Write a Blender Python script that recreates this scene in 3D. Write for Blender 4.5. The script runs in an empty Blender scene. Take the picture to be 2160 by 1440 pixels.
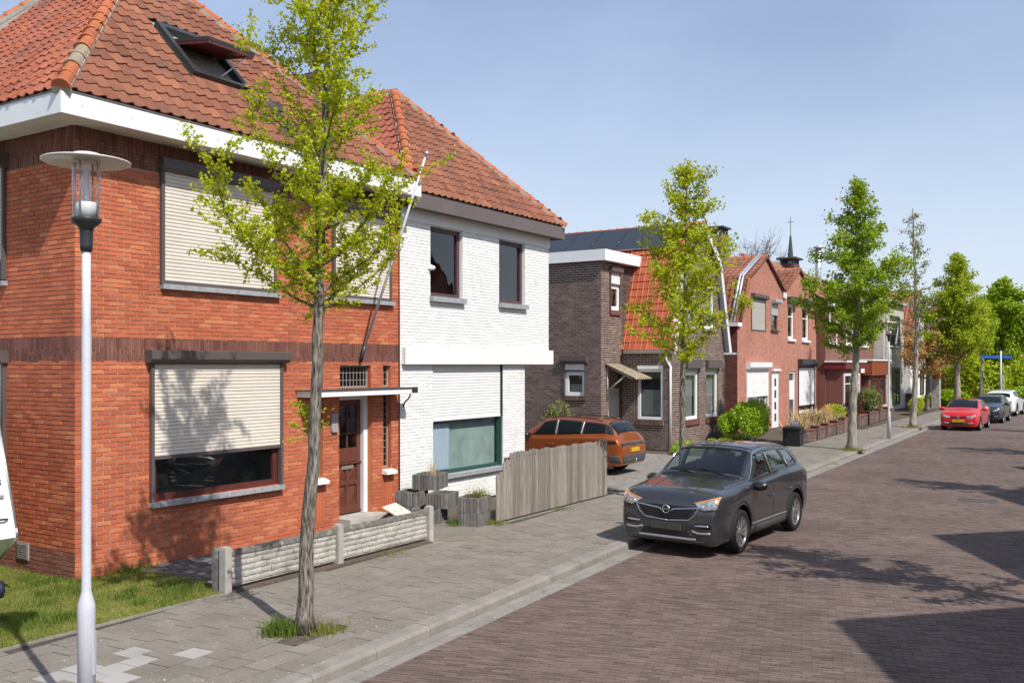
import bpy, bmesh, math, random
import numpy as np
from mathutils import Vector, Matrix
from mathutils.bvhtree import BVHTree

# ------------------------------------------------------------------ camera, sky, sun, exposure
SC = bpy.context.scene
COL = SC.collection
YAW = math.atan(1300 / 2000)
cam_d = bpy.data.cameras.new('camera')
cam = bpy.data.objects.new('camera', cam_d)
COL.objects.link(cam)
cam.location = (0, 0, 3.0)
cam.rotation_euler = (math.radians(90), 0, YAW)
cam_d.sensor_width = 36
cam_d.lens = 36 * 2000 / 2160
cam_d.shift_y = 48 / 2160
cam_d.clip_start = 0.1
cam_d.clip_end = 2000
SC.camera = cam

SUN_EL = math.radians(48.5)
SUN_H = Vector((0.936, -0.353, 0)).normalized()
TO_SUN = Vector((SUN_H.x * math.cos(SUN_EL), SUN_H.y * math.cos(SUN_EL), math.sin(SUN_EL)))
world = bpy.data.worlds.new('World')
SC.world = world
world.use_nodes = True
wn = world.node_tree.nodes
wl = world.node_tree.links
wn.clear()
w_out = wn.new('ShaderNodeOutputWorld')
w_bg = wn.new('ShaderNodeBackground')
w_sky = wn.new('ShaderNodeTexSky')
w_sky.sky_type = 'NISHITA'
w_sky.sun_disc = False
w_sky.sun_elevation = SUN_EL
w_sky.sun_rotation = math.atan2(SUN_H.x, SUN_H.y)
w_sky.air_density = 1.0
w_sky.dust_density = 1.0
w_sky.ozone_density = 2.4
w_bg.inputs['Strength'].default_value = 0.122
# thin high cloud veil mixed over the clear sky
w_tc = wn.new('ShaderNodeTexCoord')
w_map = wn.new('ShaderNodeMapping')
w_map.inputs['Scale'].default_value = (1.0, 1.0, 2.6)
w_map.inputs['Rotation'].default_value = (0.25, 0.1, 0.9)
w_nz = wn.new('ShaderNodeTexNoise')
w_nz.inputs['Scale'].default_value = 2.1
w_nz.inputs['Detail'].default_value = 6
w_nz.inputs['Roughness'].default_value = 0.55
w_cr = wn.new('ShaderNodeMapRange')
w_cr.inputs['From Min'].default_value = 0.38
w_cr.inputs['From Max'].default_value = 0.75
w_cr.inputs['To Min'].default_value = 0.28
w_cr.inputs['To Max'].default_value = 0.58
w_mix = wn.new('ShaderNodeMixRGB')
w_mix.inputs['Color2'].default_value = (5.0, 5.9, 7.9, 1)
wl.new(w_tc.outputs['Generated'], w_map.inputs['Vector'])
wl.new(w_map.outputs['Vector'], w_nz.inputs['Vector'])
wl.new(w_nz.outputs['Fac'], w_cr.inputs['Value'])
wl.new(w_cr.outputs['Result'], w_mix.inputs['Fac'])
wl.new(w_sky.outputs['Color'], w_mix.inputs['Color1'])
# pale haze band above the horizon, the same all round
w_sep = wn.new('ShaderNodeSeparateXYZ')
w_hz = wn.new('ShaderNodeMapRange')
w_hz.interpolation_type = 'SMOOTHSTEP'
w_hz.inputs['From Min'].default_value = -0.05
w_hz.inputs['From Max'].default_value = 0.38
w_hz.inputs['To Min'].default_value = 0.72
w_hz.inputs['To Max'].default_value = 0.0
w_mix2 = wn.new('ShaderNodeMixRGB')
w_mix2.inputs['Color2'].default_value = (6.2, 6.8, 7.6, 1)
wl.new(w_tc.outputs['Generated'], w_sep.inputs['Vector'])
wl.new(w_sep.outputs['Z'], w_hz.inputs['Value'])
wl.new(w_hz.outputs['Result'], w_mix2.inputs['Fac'])
wl.new(w_mix.outputs['Color'], w_mix2.inputs['Color1'])
wl.new(w_mix2.outputs['Color'], w_bg.inputs['Color'])
wl.new(w_bg.outputs['Background'], w_out.inputs['Surface'])

sun_d = bpy.data.lights.new('sun', 'SUN')
sun_d.energy = 5.0
sun_d.angle = math.radians(0.53)
sun_d.color = (1.0, 0.95, 0.87)
sun = bpy.data.objects.new('sun', sun_d)
COL.objects.link(sun)
sun.location = (20, -10, 40)
sun.rotation_euler = TO_SUN.to_track_quat('Z', 'Y').to_euler()
vs = SC.view_settings
vs.view_transform = 'Standard'
vs.look = 'None'
vs.exposure = 0.13
vs.gamma = 1.0
vs.use_curve_mapping = False
SC.cycles.max_bounces = 6
SC.cycles.diffuse_bounces = 2
SC.cycles.glossy_bounces = 3
SC.cycles.transmission_bounces = 4
SC.cycles.transparent_max_bounces = 8
SC.cycles.sample_clamp_indirect = 6.0
SC.cycles.use_denoising = True

RNG = random.Random(7)
NR = np.random.default_rng(11)
Z3 = Vector((0, 0, 1))


# ------------------------------------------------------------------ materials
def mat(name, cols, rough=0.8, nscale=6.0, namt=0.15, bump=0.15, bscale=70.0, metal=0.0, coat=0.0, spec=0.3,
        stain=None, sscale=0.8, smin=0.5, smax=0.75, trans=0.0, stretch=None, fine=0.0, fscale=40.0, flake=0.0):
    m = bpy.data.materials.new(name)
    m.use_nodes = True
    nt = m.node_tree
    N, L = nt.nodes, nt.links
    b = N['Principled BSDF']
    geo = N.new('ShaderNodeNewGeometry')
    vec = geo.outputs['Position']
    if stretch:
        mp = N.new('ShaderNodeMapping')
        mp.inputs['Scale'].default_value = stretch
        L.new(vec, mp.inputs['Vector'])
        vec = mp.outputs['Vector']
    if isinstance(cols, list):
        oi = N.new('ShaderNodeObjectInfo')
        ad = N.new('ShaderNodeMath')
        ad.operation = 'ADD'
        L.new(geo.outputs['Random Per Island'], ad.inputs[0])
        L.new(oi.outputs['Random'], ad.inputs[1])
        fr = N.new('ShaderNodeMath')
        fr.operation = 'FRACT'
        L.new(ad.outputs[0], fr.inputs[0])
        cr = N.new('ShaderNodeValToRGB')
        els = cr.color_ramp.elements
        n = len(cols)
        els[0].position = 0
        els[0].color = (*cols[0], 1)
        els[1].position = 1
        els[1].color = (*cols[-1], 1)
        for i in range(1, n - 1):
            e = els.new(i / (n - 1))
            e.color = (*cols[i], 1)
        L.new(fr.outputs[0], cr.inputs['Fac'])
        col = cr.outputs['Color']
    else:
        rgb = N.new('ShaderNodeRGB')
        rgb.outputs[0].default_value = (*cols, 1)
        col = rgb.outputs[0]
    if namt > 0:
        nz = N.new('ShaderNodeTexNoise')
        nz.inputs['Scale'].default_value = nscale
        nz.inputs['Detail'].default_value = 5
        L.new(vec, nz.inputs['Vector'])
        mr = N.new('ShaderNodeMapRange')
        mr.inputs['From Min'].default_value = 0.25
        mr.inputs['From Max'].default_value = 0.75
        mr.inputs['To Min'].default_value = 1 - namt
        mr.inputs['To Max'].default_value = 1 + namt
        L.new(nz.outputs['Fac'], mr.inputs['Value'])
        mx = N.new('ShaderNodeMixRGB')
        mx.blend_type = 'MULTIPLY'
        mx.inputs['Fac'].default_value = 1
        L.new(col, mx.inputs['Color1'])
        L.new(mr.outputs['Result'], mx.inputs['Color2'])
        col = mx.outputs['Color']
    if fine > 0:
        nz = N.new('ShaderNodeTexNoise')
        nz.inputs['Scale'].default_value = fscale
        nz.inputs['Detail'].default_value = 3
        L.new(vec, nz.inputs['Vector'])
        mr = N.new('ShaderNodeMapRange')
        mr.inputs['From Min'].default_value = 0.3
        mr.inputs['From Max'].default_value = 0.7
        mr.inputs['To Min'].default_value = 1 - fine
        mr.inputs['To Max'].default_value = 1 + fine
        L.new(nz.outputs['Fac'], mr.inputs['Value'])
        mx = N.new('ShaderNodeMixRGB')
        mx.blend_type = 'MULTIPLY'
        mx.inputs['Fac'].default_value = 1
        L.new(col, mx.inputs['Color1'])
        L.new(mr.outputs['Result'], mx.inputs['Color2'])
        col = mx.outputs['Color']
    if stain:
        nz = N.new('ShaderNodeTexNoise')
        nz.inputs['Scale'].default_value = sscale
        nz.inputs['Detail'].default_value = 8
        nz.inputs['Roughness'].default_value = 0.62
        L.new(geo.outputs['Position'], nz.inputs['Vector'])
        mr = N.new('ShaderNodeMapRange')
        mr.inputs['From Min'].default_value = smin
        mr.inputs['From Max'].default_value = smax
        L.new(nz.outputs['Fac'], mr.inputs['Value'])
        mx = N.new('ShaderNodeMixRGB')
        mx.inputs['Color2'].default_value = (*stain, 1)
        L.new(mr.outputs['Result'], mx.inputs['Fac'])
        L.new(col, mx.inputs['Color1'])
        col = mx.outputs['Color']
    L.new(col, b.inputs['Base Color'])
    b.inputs['Roughness'].default_value = rough
    b.inputs['Metallic'].default_value = metal
    b.inputs['Specular IOR Level'].default_value = spec
    if coat:
        b.inputs['Coat Weight'].default_value = coat
        b.inputs['Coat Roughness'].default_value = 0.03
    if bump > 0:
        nb = N.new('ShaderNodeTexNoise')
        nb.inputs['Scale'].default_value = bscale
        nb.inputs['Detail'].default_value = 4
        L.new(vec, nb.inputs['Vector'])
        bp = N.new('ShaderNodeBump')
        bp.inputs['Strength'].default_value = bump
        bp.inputs['Distance'].default_value = 0.01
        L.new(nb.outputs['Fac'], bp.inputs['Height'])
        L.new(bp.outputs['Normal'], b.inputs['Normal'])
    if trans > 0:
        tr = N.new('ShaderNodeBsdfTranslucent')
        g2 = N.new('ShaderNodeMixRGB')
        g2.blend_type = 'MULTIPLY'
        g2.inputs['Fac'].default_value = 1
        g2.inputs['Color2'].default_value = (1.25, 1.15, 0.5, 1)
        L.new(col, g2.inputs['Color1'])
        L.new(g2.outputs['Color'], tr.inputs['Color'])
        ms = N.new('ShaderNodeMixShader')
        ms.inputs['Fac'].default_value = trans
        L.new(b.outputs['BSDF'], ms.inputs[1])
        L.new(tr.outputs['BSDF'], ms.inputs[2])
        L.new(ms.outputs['Shader'], N['Material Output'].inputs['Surface'])
    return m


def glass_mat(name, tint=(0.8, 0.85, 0.85), refl=1.0, rough=0.01, ior=1.5):
    m = bpy.data.materials.new(name)
    m.use_nodes = True
    N, L = m.node_tree.nodes, m.node_tree.links
    N.clear()
    out = N.new('ShaderNodeOutputMaterial')
    tr = N.new('ShaderNodeBsdfTransparent')
    tr.inputs['Color'].default_value = (*tint, 1)
    gl = N.new('ShaderNodeBsdfGlossy')
    gl.inputs['Roughness'].default_value = rough
    fr = N.new('ShaderNodeLayerWeight')
    fr.inputs['Blend'].default_value = 0.5
    pw = N.new('ShaderNodeMath')
    pw.operation = 'POWER'
    pw.inputs[1].default_value = 3.0 + (1.5 - ior) * 6
    L.new(fr.outputs['Facing'], pw.inputs[0])
    mu = N.new('ShaderNodeMath')
    mu.operation = 'MULTIPLY_ADD'
    mu.inputs[1].default_value = refl
    mu.inputs[2].default_value = 0.07
    mu.use_clamp = True
    nz = N.new('ShaderNodeTexNoise')
    nz.inputs['Scale'].default_value = 1.3
    bp = N.new('ShaderNodeBump')
    bp.inputs['Strength'].default_value = 0.04
    bp.inputs['Distance'].default_value = 0.1
    L.new(nz.outputs['Fac'], bp.inputs['Height'])
    L.new(bp.outputs['Normal'], gl.inputs['Normal'])
    ms = N.new('ShaderNodeMixShader')
    L.new(pw.outputs[0], mu.inputs[0])
    L.new(mu.outputs[0], ms.inputs['Fac'])
    L.new(tr.outputs['BSDF'], ms.inputs[1])
    L.new(gl.outputs['BSDF'], ms.inputs[2])
    L.new(ms.outputs['Shader'], out.inputs['Surface'])
    return m


M = {}
M['brick_red'] = mat('brick_red', [(0.38, 0.1, 0.05), (0.44, 0.118, 0.057), (0.48, 0.13, 0.062), (0.41, 0.108, 0.055), (0.5, 0.143, 0.066), (0.55, 0.195, 0.09)],
                     rough=0.85, nscale=1.4, namt=0.14, fine=0.13, fscale=70, bump=0.3, bscale=90, stain=(0.24, 0.08, 0.055), sscale=0.75, smin=0.6, smax=1.0)
M['brick_plinth'] = mat('brick_plinth', [(0.2, 0.085, 0.06), (0.26, 0.11, 0.075), (0.24, 0.1, 0.07)], rough=0.9, nscale=2, namt=0.2, fine=0.15, fscale=70, bump=0.3)
M['brick_dark'] = mat('brick_dark', [(0.12, 0.048, 0.036), (0.17, 0.066, 0.05), (0.2, 0.083, 0.06), (0.14, 0.06, 0.05)], rough=0.85, nscale=2, namt=0.2, fine=0.12, bump=0.3)
M['mortar'] = mat('mortar', (0.48, 0.37, 0.29), rough=0.95, nscale=4, namt=0.2, bump=0.2)
M['mortar_dirty'] = mat('mortar_dirty', (0.2, 0.14, 0.11), rough=0.95, nscale=4, namt=0.25, bump=0.2)
M['white_brick'] = mat('white_brick', [(0.76, 0.76, 0.75), (0.83, 0.83, 0.82), (0.8, 0.8, 0.79)], rough=0.6, nscale=2, namt=0.06, bump=0.12, bscale=40,
                       stain=(0.5, 0.48, 0.44), sscale=2.0, smin=0.56, smax=0.85)
M['white_mortar'] = mat('white_mortar', (0.7, 0.7, 0.69), rough=0.8, nscale=3, namt=0.2)
M['white_render'] = mat('white_render', (0.78, 0.78, 0.76), rough=0.7, nscale=1.5, namt=0.08, stain=(0.4, 0.38, 0.33), sscale=2.2, smin=0.64, smax=0.95)
M['brick_brown'] = mat('brick_brown', [(0.09, 0.055, 0.047), (0.13, 0.082, 0.07), (0.165, 0.11, 0.095), (0.11, 0.068, 0.06), (0.21, 0.145, 0.125)], rough=0.9, nscale=1.2, namt=0.16, bump=0.2)
M['mortar_pale'] = mat('mortar_pale', (0.6, 0.53, 0.45), rough=0.95, nscale=3, namt=0.15)
M['brick_pink'] = mat('brick_pink', [(0.38, 0.17, 0.125), (0.45, 0.2, 0.145), (0.49, 0.225, 0.165), (0.41, 0.18, 0.13)], rough=0.9, nscale=0.8, namt=0.12, bump=0.2)
M['brick_maroon'] = mat('brick_maroon', [(0.13, 0.052, 0.042), (0.17, 0.068, 0.054), (0.2, 0.085, 0.066), (0.15, 0.06, 0.05)], rough=0.9, nscale=0.8, namt=0.15, bump=0.2)
M['brick_grey'] = mat('brick_grey', [(0.4, 0.38, 0.34), (0.47, 0.44, 0.4), (0.44, 0.42, 0.38)], rough=0.9, nscale=0.8, namt=0.12, bump=0.2)
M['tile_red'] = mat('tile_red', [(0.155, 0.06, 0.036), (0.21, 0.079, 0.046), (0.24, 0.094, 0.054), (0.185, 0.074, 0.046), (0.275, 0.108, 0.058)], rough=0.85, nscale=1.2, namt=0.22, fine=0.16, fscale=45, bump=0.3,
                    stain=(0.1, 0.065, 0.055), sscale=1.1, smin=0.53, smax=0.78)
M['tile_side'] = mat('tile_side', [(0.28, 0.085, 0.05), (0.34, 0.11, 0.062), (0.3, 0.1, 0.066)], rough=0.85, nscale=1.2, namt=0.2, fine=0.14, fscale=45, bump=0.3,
                     stain=(0.15, 0.08, 0.065), sscale=0.9, smin=0.52, smax=0.78)
M['tile_old'] = mat('tile_old', [(0.03, 0.028, 0.028), (0.06, 0.05, 0.048), (0.085, 0.065, 0.06)], rough=0.9, nscale=6, namt=0.3, bump=0.3, stain=(0.3, 0.29, 0.26), sscale=9, smin=0.62, smax=0.72)
M['hip_tile'] = mat('hip_tile', [(0.38, 0.115, 0.045), (0.43, 0.135, 0.055), (0.35, 0.105, 0.048)], rough=0.8, nscale=3, namt=0.15, fine=0.12, bump=0.25, stain=(0.2, 0.16, 0.12), sscale=3, smin=0.62, smax=0.8)
M['hip_lichen'] = mat('hip_lichen', (0.3, 0.24, 0.17), rough=0.95, nscale=30, namt=0.35, bump=0.4)
M['tile_orange'] = mat('tile_orange', [(0.42, 0.1, 0.04), (0.47, 0.12, 0.05), (0.38, 0.09, 0.042)], rough=0.55, nscale=3, namt=0.15, bump=0.1, spec=0.4)
M['tile_brown'] = mat('tile_brown', [(0.22, 0.085, 0.06), (0.28, 0.11, 0.075), (0.25, 0.1, 0.07)], rough=0.85, nscale=1, namt=0.2, bump=0.25)
M['concrete_mortar'] = mat('concrete_mortar', (0.3, 0.27, 0.24), rough=0.95, nscale=20, namt=0.3, bump=0.5, bscale=40)
M['white_trim'] = mat('white_trim', (0.75, 0.76, 0.78), rough=0.35, nscale=2, namt=0.05, bump=0.0, spec=0.5)
M['white_pvc'] = mat('white_pvc', (0.8, 0.81, 0.83), rough=0.3, nscale=2, namt=0.04, bump=0.0, spec=0.5)
M['soffit'] = mat('soffit', (0.62, 0.58, 0.5), rough=0.6, nscale=3, namt=0.1, bump=0.0)
M['brown_trim'] = mat('brown_trim', (0.13, 0.1, 0.095), rough=0.4, nscale=2, namt=0.1, bump=0.0, spec=0.5)
M['shutter_box'] = mat('shutter_box', (0.1, 0.082, 0.078), rough=0.45, nscale=2, namt=0.1, bump=0.0, spec=0.4)
M['slat'] = mat('slat', [(0.66, 0.6, 0.52), (0.7, 0.64, 0.56), (0.68, 0.62, 0.54)], rough=0.45, nscale=2, namt=0.05, bump=0.0, spec=0.4)
M['slat_white'] = mat('slat_white', [(0.78, 0.78, 0.78), (0.82, 0.82, 0.82)], rough=0.45, nscale=2, namt=0.04, bump=0.0, spec=0.4)
M['slat_grey'] = mat('slat_grey', [(0.42, 0.39, 0.35), (0.46, 0.43, 0.39)], rough=0.5, nscale=2, namt=0.05, bump=0.0)
M['blue_stone'] = mat('blue_stone', (0.3, 0.31, 0.33), rough=0.7, nscale=12, namt=0.25, bump=0.2)
M['frame_brown'] = mat('frame_brown', (0.1, 0.03, 0.024), rough=0.35, nscale=6, namt=0.2, bump=0.05, spec=0.5)
M['frame_mauve'] = mat('frame_mauve', (0.1, 0.055, 0.058), rough=0.45, nscale=6, namt=0.15, bump=0.05)
M['door_wood'] = mat('door_wood', (0.13, 0.045, 0.03), rough=0.45, nscale=8, namt=0.25, bump=0.15, bscale=30, stretch=(4, 4, 0.4))
M['green_frame'] = mat('green_frame', (0.025, 0.07, 0.058), rough=0.5, nscale=5, namt=0.2, bump=0.05)
M['glass'] = glass_mat('glass', (0.55, 0.59, 0.59), 1.0)
M['glass_leaded'] = glass_mat('glass_leaded', (0.3, 0.34, 0.3), 0.9, 0.1)
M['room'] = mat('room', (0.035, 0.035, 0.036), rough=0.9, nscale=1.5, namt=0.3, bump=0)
M['glass_film'] = glass_mat('glass_film', (0.85, 0.9, 0.88), 1.0)
M['film'] = mat('film', (0.33, 0.42, 0.41), rough=0.9, nscale=2.5, namt=0.25, bump=0)
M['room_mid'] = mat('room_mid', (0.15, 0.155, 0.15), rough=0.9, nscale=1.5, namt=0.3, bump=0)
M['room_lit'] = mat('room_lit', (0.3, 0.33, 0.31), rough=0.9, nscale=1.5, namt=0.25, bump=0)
M['curtain'] = mat('curtain', (0.62, 0.62, 0.6), rough=0.9, nscale=12, namt=0.2, bump=0, stretch=(1, 6, 0.2))
M['curtain_blue'] = mat('curtain_blue', (0.5, 0.58, 0.72), rough=0.9, nscale=8, namt=0.15, bump=0, stretch=(1, 5, 0.2))
M['lead'] = mat('lead', (0.35, 0.34, 0.31), rough=0.5, nscale=10, namt=0.2, bump=0, metal=0.3)
M['dark_metal'] = mat('dark_metal', (0.035, 0.037, 0.04), rough=0.4, nscale=6, namt=0.15, bump=0, spec=0.5)
M['black_plastic'] = mat('black_plastic', (0.012, 0.012, 0.013), rough=0.45, nscale=8, namt=0.2, bump=0, spec=0.4)
M['zinc'] = mat('zinc', (0.5, 0.52, 0.55), rough=0.4, nscale=8, namt=0.25, bump=0.1, metal=0.5)
M['galv'] = mat('galv', (0.6, 0.61, 0.62), rough=0.35, nscale=10, namt=0.15, bump=0, metal=0.8)
M['pole_white'] = mat('pole_white', (0.52, 0.53, 0.58), rough=0.5, nscale=40, namt=0.06, bump=0.05, spec=0.4, stain=(0.3, 0.3, 0.3), sscale=30, smin=0.7, smax=0.74)
M['lamp_glass'] = glass_mat('lamp_glass', (0.93, 0.93, 0.93), 0.8, 0.03, 1.35)
M['lamp_plate'] = mat('lamp_plate', (0.62, 0.57, 0.53), rough=0.4, nscale=20, namt=0.15, bump=0, spec=0.5)
M['concrete'] = mat('concrete', [(0.36, 0.34, 0.31), (0.42, 0.4, 0.37)], rough=0.9, nscale=6, namt=0.2, fine=0.15, fscale=90, bump=0.3, stain=(0.16, 0.15, 0.13), sscale=3, smin=0.55, smax=0.85)
M['concrete_pale'] = mat('concrete_pale', [(0.36, 0.345, 0.31), (0.42, 0.4, 0.365), (0.39, 0.365, 0.33)], rough=0.9, nscale=5, namt=0.22, fine=0.1, fscale=60, bump=0.35, stain=(0.2, 0.185, 0.15), sscale=3.5, smin=0.5, smax=0.75)
M['concrete_moss'] = mat('concrete_moss', (0.17, 0.16, 0.145), rough=0.95, nscale=14, namt=0.4, bump=0.6, bscale=50, stain=(0.4, 0.38, 0.34), sscale=9, smin=0.55, smax=0.7)
M['planter_stone'] = mat('planter_stone', [(0.1, 0.095, 0.09), (0.145, 0.137, 0.13), (0.19, 0.178, 0.168), (0.12, 0.113, 0.107)], rough=0.95, nscale=10, namt=0.25, fine=0.3, fscale=120, bump=0.5, bscale=120)
M['paving'] = mat('paving', [(0.178, 0.158, 0.132), (0.208, 0.186, 0.157), (0.192, 0.172, 0.145), (0.222, 0.2, 0.17), (0.183, 0.162, 0.135)], rough=0.92, nscale=1.6, namt=0.14, fine=0.2, fscale=130, bump=0.3, bscale=120,
                  stain=(0.46, 0.43, 0.39), sscale=19, smin=0.64, smax=0.67)
M['paving_new'] = mat('paving_new', [(0.3, 0.29, 0.275), (0.35, 0.335, 0.32)], rough=0.9, nscale=3, namt=0.08, fine=0.08, fscale=120, bump=0.15)
M['paving_joint'] = mat('paving_joint', (0.07, 0.06, 0.048), rough=1, nscale=9, namt=0.3, bump=0.4)
M['kerb'] = mat('kerb', [(0.215, 0.2, 0.178), (0.25, 0.23, 0.205), (0.235, 0.215, 0.19)], rough=0.9, nscale=3, namt=0.16, fine=0.2, fscale=110, bump=0.3, bscale=100, stain=(0.13, 0.12, 0.105), sscale=2, smin=0.55, smax=0.85)
M['gutter'] = mat('gutter', [(0.22, 0.202, 0.185), (0.255, 0.235, 0.215), (0.24, 0.218, 0.2)], rough=0.9, nscale=2, namt=0.16, fine=0.2, fscale=110, bump=0.3, stain=(0.17, 0.15, 0.13), sscale=3, smin=0.52, smax=0.8)
M['clinker'] = mat('clinker', [(0.107, 0.075, 0.062), (0.141, 0.099, 0.083), (0.164, 0.117, 0.099), (0.126, 0.088, 0.073), (0.178, 0.13, 0.111), (0.1, 0.073, 0.063)], rough=0.75, nscale=0.45, namt=0.2, fine=0.22, fscale=70, bump=0.35, bscale=60, spec=0.35,
                   stain=(0.075, 0.058, 0.05), sscale=1.1, smin=0.58, smax=0.8)
M['road_joint'] = mat('road_joint', (0.06, 0.048, 0.042), rough=1, nscale=14, namt=0.3, bump=0.4)
M['road_far'] = mat('road_far', (0.125, 0.091, 0.08), rough=0.8, nscale=0.5, namt=0.12, fine=0.12, fscale=25, bump=0.2, bscale=30)
M['driveway'] = mat('driveway', [(0.2, 0.185, 0.165), (0.25, 0.23, 0.205), (0.225, 0.205, 0.18)], rough=0.95, nscale=2, namt=0.2, fine=0.25, fscale=60, bump=0.3)
M['soil'] = mat('soil', (0.1, 0.08, 0.06), rough=1, nscale=15, namt=0.4, bump=0.8, bscale=40)
M['ground'] = mat('ground', (0.12, 0.13, 0.06), rough=1, nscale=0.6, namt=0.3, bump=0.3)
M['lawn'] = mat('lawn', (0.12, 0.14, 0.035), rough=1, nscale=3, namt=0.4, bump=0.6, bscale=50, stain=(0.24, 0.2, 0.07), sscale=1.6, smin=0.5, smax=0.7)
M['grass'] = mat('grass', [(0.14, 0.19, 0.028), (0.21, 0.25, 0.04), (0.28, 0.29, 0.06), (0.17, 0.22, 0.035), (0.35, 0.31, 0.11)], rough=0.6, namt=0.3, nscale=1.2, bump=0, trans=0.35, spec=0.2)
M['grass_dark'] = mat('grass_dark', [(0.07, 0.13, 0.02), (0.12, 0.19, 0.03), (0.17, 0.23, 0.045)], rough=0.6, namt=0.2, nscale=2, bump=0, trans=0.35, spec=0.2)
M['straw'] = mat('straw', [(0.5, 0.38, 0.2), (0.62, 0.5, 0.3), (0.42, 0.3, 0.16)], rough=0.8, namt=0.15, bump=0, trans=0.2)
M['bark'] = mat('bark', (0.155, 0.137, 0.114), rough=0.95, nscale=9, namt=0.2, bump=1.0, bscale=26, stretch=(1, 1, 0.16), stain=(0.3, 0.29, 0.1), sscale=3.5, smin=0.66, smax=0.78, fine=0.95, fscale=48)
M['bark_pale'] = mat('bark_pale', (0.27, 0.245, 0.205), rough=0.95, nscale=9, namt=0.3, bump=0.8, bscale=20, stretch=(1, 1, 0.2), fine=0.5, fscale=16)
M['leaf_lime'] = mat('leaf_lime', [(0.31, 0.4, 0.014), (0.46, 0.54, 0.02), (0.54, 0.6, 0.026), (0.38, 0.46, 0.016), (0.6, 0.58, 0.05)], rough=0.45, namt=0.12, nscale=1.5, bump=0, trans=0.5, spec=0.3)
M['leaf_green'] = mat('leaf_green', [(0.18, 0.28, 0.014), (0.28, 0.4, 0.02), (0.37, 0.49, 0.03), (0.22, 0.33, 0.016)], rough=0.45, namt=0.15, nscale=0.8, bump=0, trans=0.38, spec=0.3)
M['leaf_mid'] = mat('leaf_mid', [(0.25, 0.34, 0.02), (0.36, 0.45, 0.028), (0.45, 0.53, 0.036), (0.3, 0.39, 0.022)], rough=0.5, namt=0.15, nscale=0.8, bump=0, trans=0.38, spec=0.3)
M['leaf_dark'] = mat('leaf_dark', [(0.03, 0.06, 0.012), (0.05, 0.09, 0.016), (0.07, 0.115, 0.02)], rough=0.5, namt=0.2, nscale=0.5, bump=0, trans=0.3, spec=0.3)
M['leaf_hedge'] = mat('leaf_hedge', [(0.2, 0.34, 0.014), (0.3, 0.46, 0.02), (0.38, 0.54, 0.03), (0.25, 0.4, 0.016)], rough=0.35, namt=0.15, nscale=2, bump=0, trans=0.35, spec=0.5)
M['leaf_gold'] = mat('leaf_gold', [(0.55, 0.32, 0.07), (0.66, 0.45, 0.17), (0.6, 0.42, 0.2), (0.48, 0.25, 0.08)], rough=0.6, namt=0.2, nscale=1, bump=0, trans=0.35)
M['leaf_plum'] = mat('leaf_plum', [(0.09, 0.035, 0.03), (0.14, 0.055, 0.045), (0.11, 0.06, 0.035)], rough=0.6, namt=0.2, nscale=1, bump=0, trans=0.3)
M['leaf_olive'] = mat('leaf_olive', [(0.16, 0.2, 0.06), (0.22, 0.26, 0.08), (0.19, 0.21, 0.09)], rough=0.6, namt=0.2, nscale=1, bump=0, trans=0.3)
M['twig'] = mat('twig', (0.14, 0.12, 0.1), rough=0.95, namt=0.2, bump=0)
M['plank'] = mat('plank', [(0.2, 0.175, 0.15), (0.25, 0.22, 0.19), (0.285, 0.25, 0.215), (0.165, 0.142, 0.122), (0.225, 0.2, 0.175)], rough=0.95, nscale=5, namt=0.22, fine=0.18, fscale=14, bump=0.4, bscale=20, stretch=(3, 3, 0.25))
M['solar'] = mat('solar', (0.022, 0.026, 0.034), rough=0.22, nscale=1, namt=0.1, bump=0, spec=0.6)
M['slate'] = mat('slate', (0.06, 0.065, 0.07), rough=0.7, nscale=4, namt=0.25, bump=0.3)
M['pale_board'] = mat('pale_board', (0.72, 0.64, 0.5), rough=0.7, nscale=4, namt=0.08, bump=0)
M['plate_grey'] = mat('plate_grey', (0.3, 0.3, 0.3), rough=0.4, nscale=40, namt=0.2, bump=0)
M['brass'] = mat('brass', (0.42, 0.4, 0.33), rough=0.4, nscale=10, namt=0.1, bump=0, metal=0.6)
M['maroon_paint'] = mat('maroon_paint', (0.16, 0.02, 0.025), rough=0.4, nscale=3, namt=0.15, bump=0)
M['orange_board'] = mat('orange_board', (0.23, 0.06, 0.025), rough=0.5, nscale=3, namt=0.15, bump=0)
M['bin_black'] = mat('bin_black', (0.02, 0.022, 0.024), rough=0.5, nscale=5, namt=0.2, bump=0)
M['sign_blue'] = mat('sign_blue', (0.02, 0.1, 0.38), rough=0.4, nscale=3, namt=0.08, bump=0)
M['terracotta'] = mat('terracotta', (0.42, 0.13, 0.08), rough=0.8, nscale=4, namt=0.15, bump=0)
M['navy'] = mat('navy', (0.02, 0.025, 0.06), rough=0.6, nscale=4, namt=0.2, bump=0)


# ------------------------------------------------------------------ mesh helpers
class F:
    """A frame: o + u*a + v*b + n*c."""
    def __init__(s, o, u=(0, 1, 0), n=(1, 0, 0), v=(0, 0, 1)):
        s.o, s.u, s.n, s.v = Vector(o), Vector(u).normalized(), Vector(n).normalized(), Vector(v).normalized()

    def p(s, a, b, c=0.0):
        return s.o + s.u * a + s.v * b + s.n * c

    def mat4(s):
        m = Matrix((s.u, s.v, s.n)).transposed().to_4x4()
        m.translation = s.o
        return m

    def np(s):
        return np.array(s.o), np.array([s.u, s.v, s.n])

    def sub(s, a, b, c=0.0):
        return F(s.p(a, b, c), s.u, s.n, s.v)


WORLD_F = F((0, 0, 0), (1, 0, 0), (0, 0, 1), (0, 1, 0))


def link(o, parent=None, label=None, cat=None, group=None, kind=None):
    COL.objects.link(o)
    if parent is not None:
        o.parent = parent
    if label:
        o['label'] = label
    if cat:
        o['category'] = cat
    if group:
        o['group'] = group
    if kind:
        o['kind'] = kind
    return o


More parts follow.
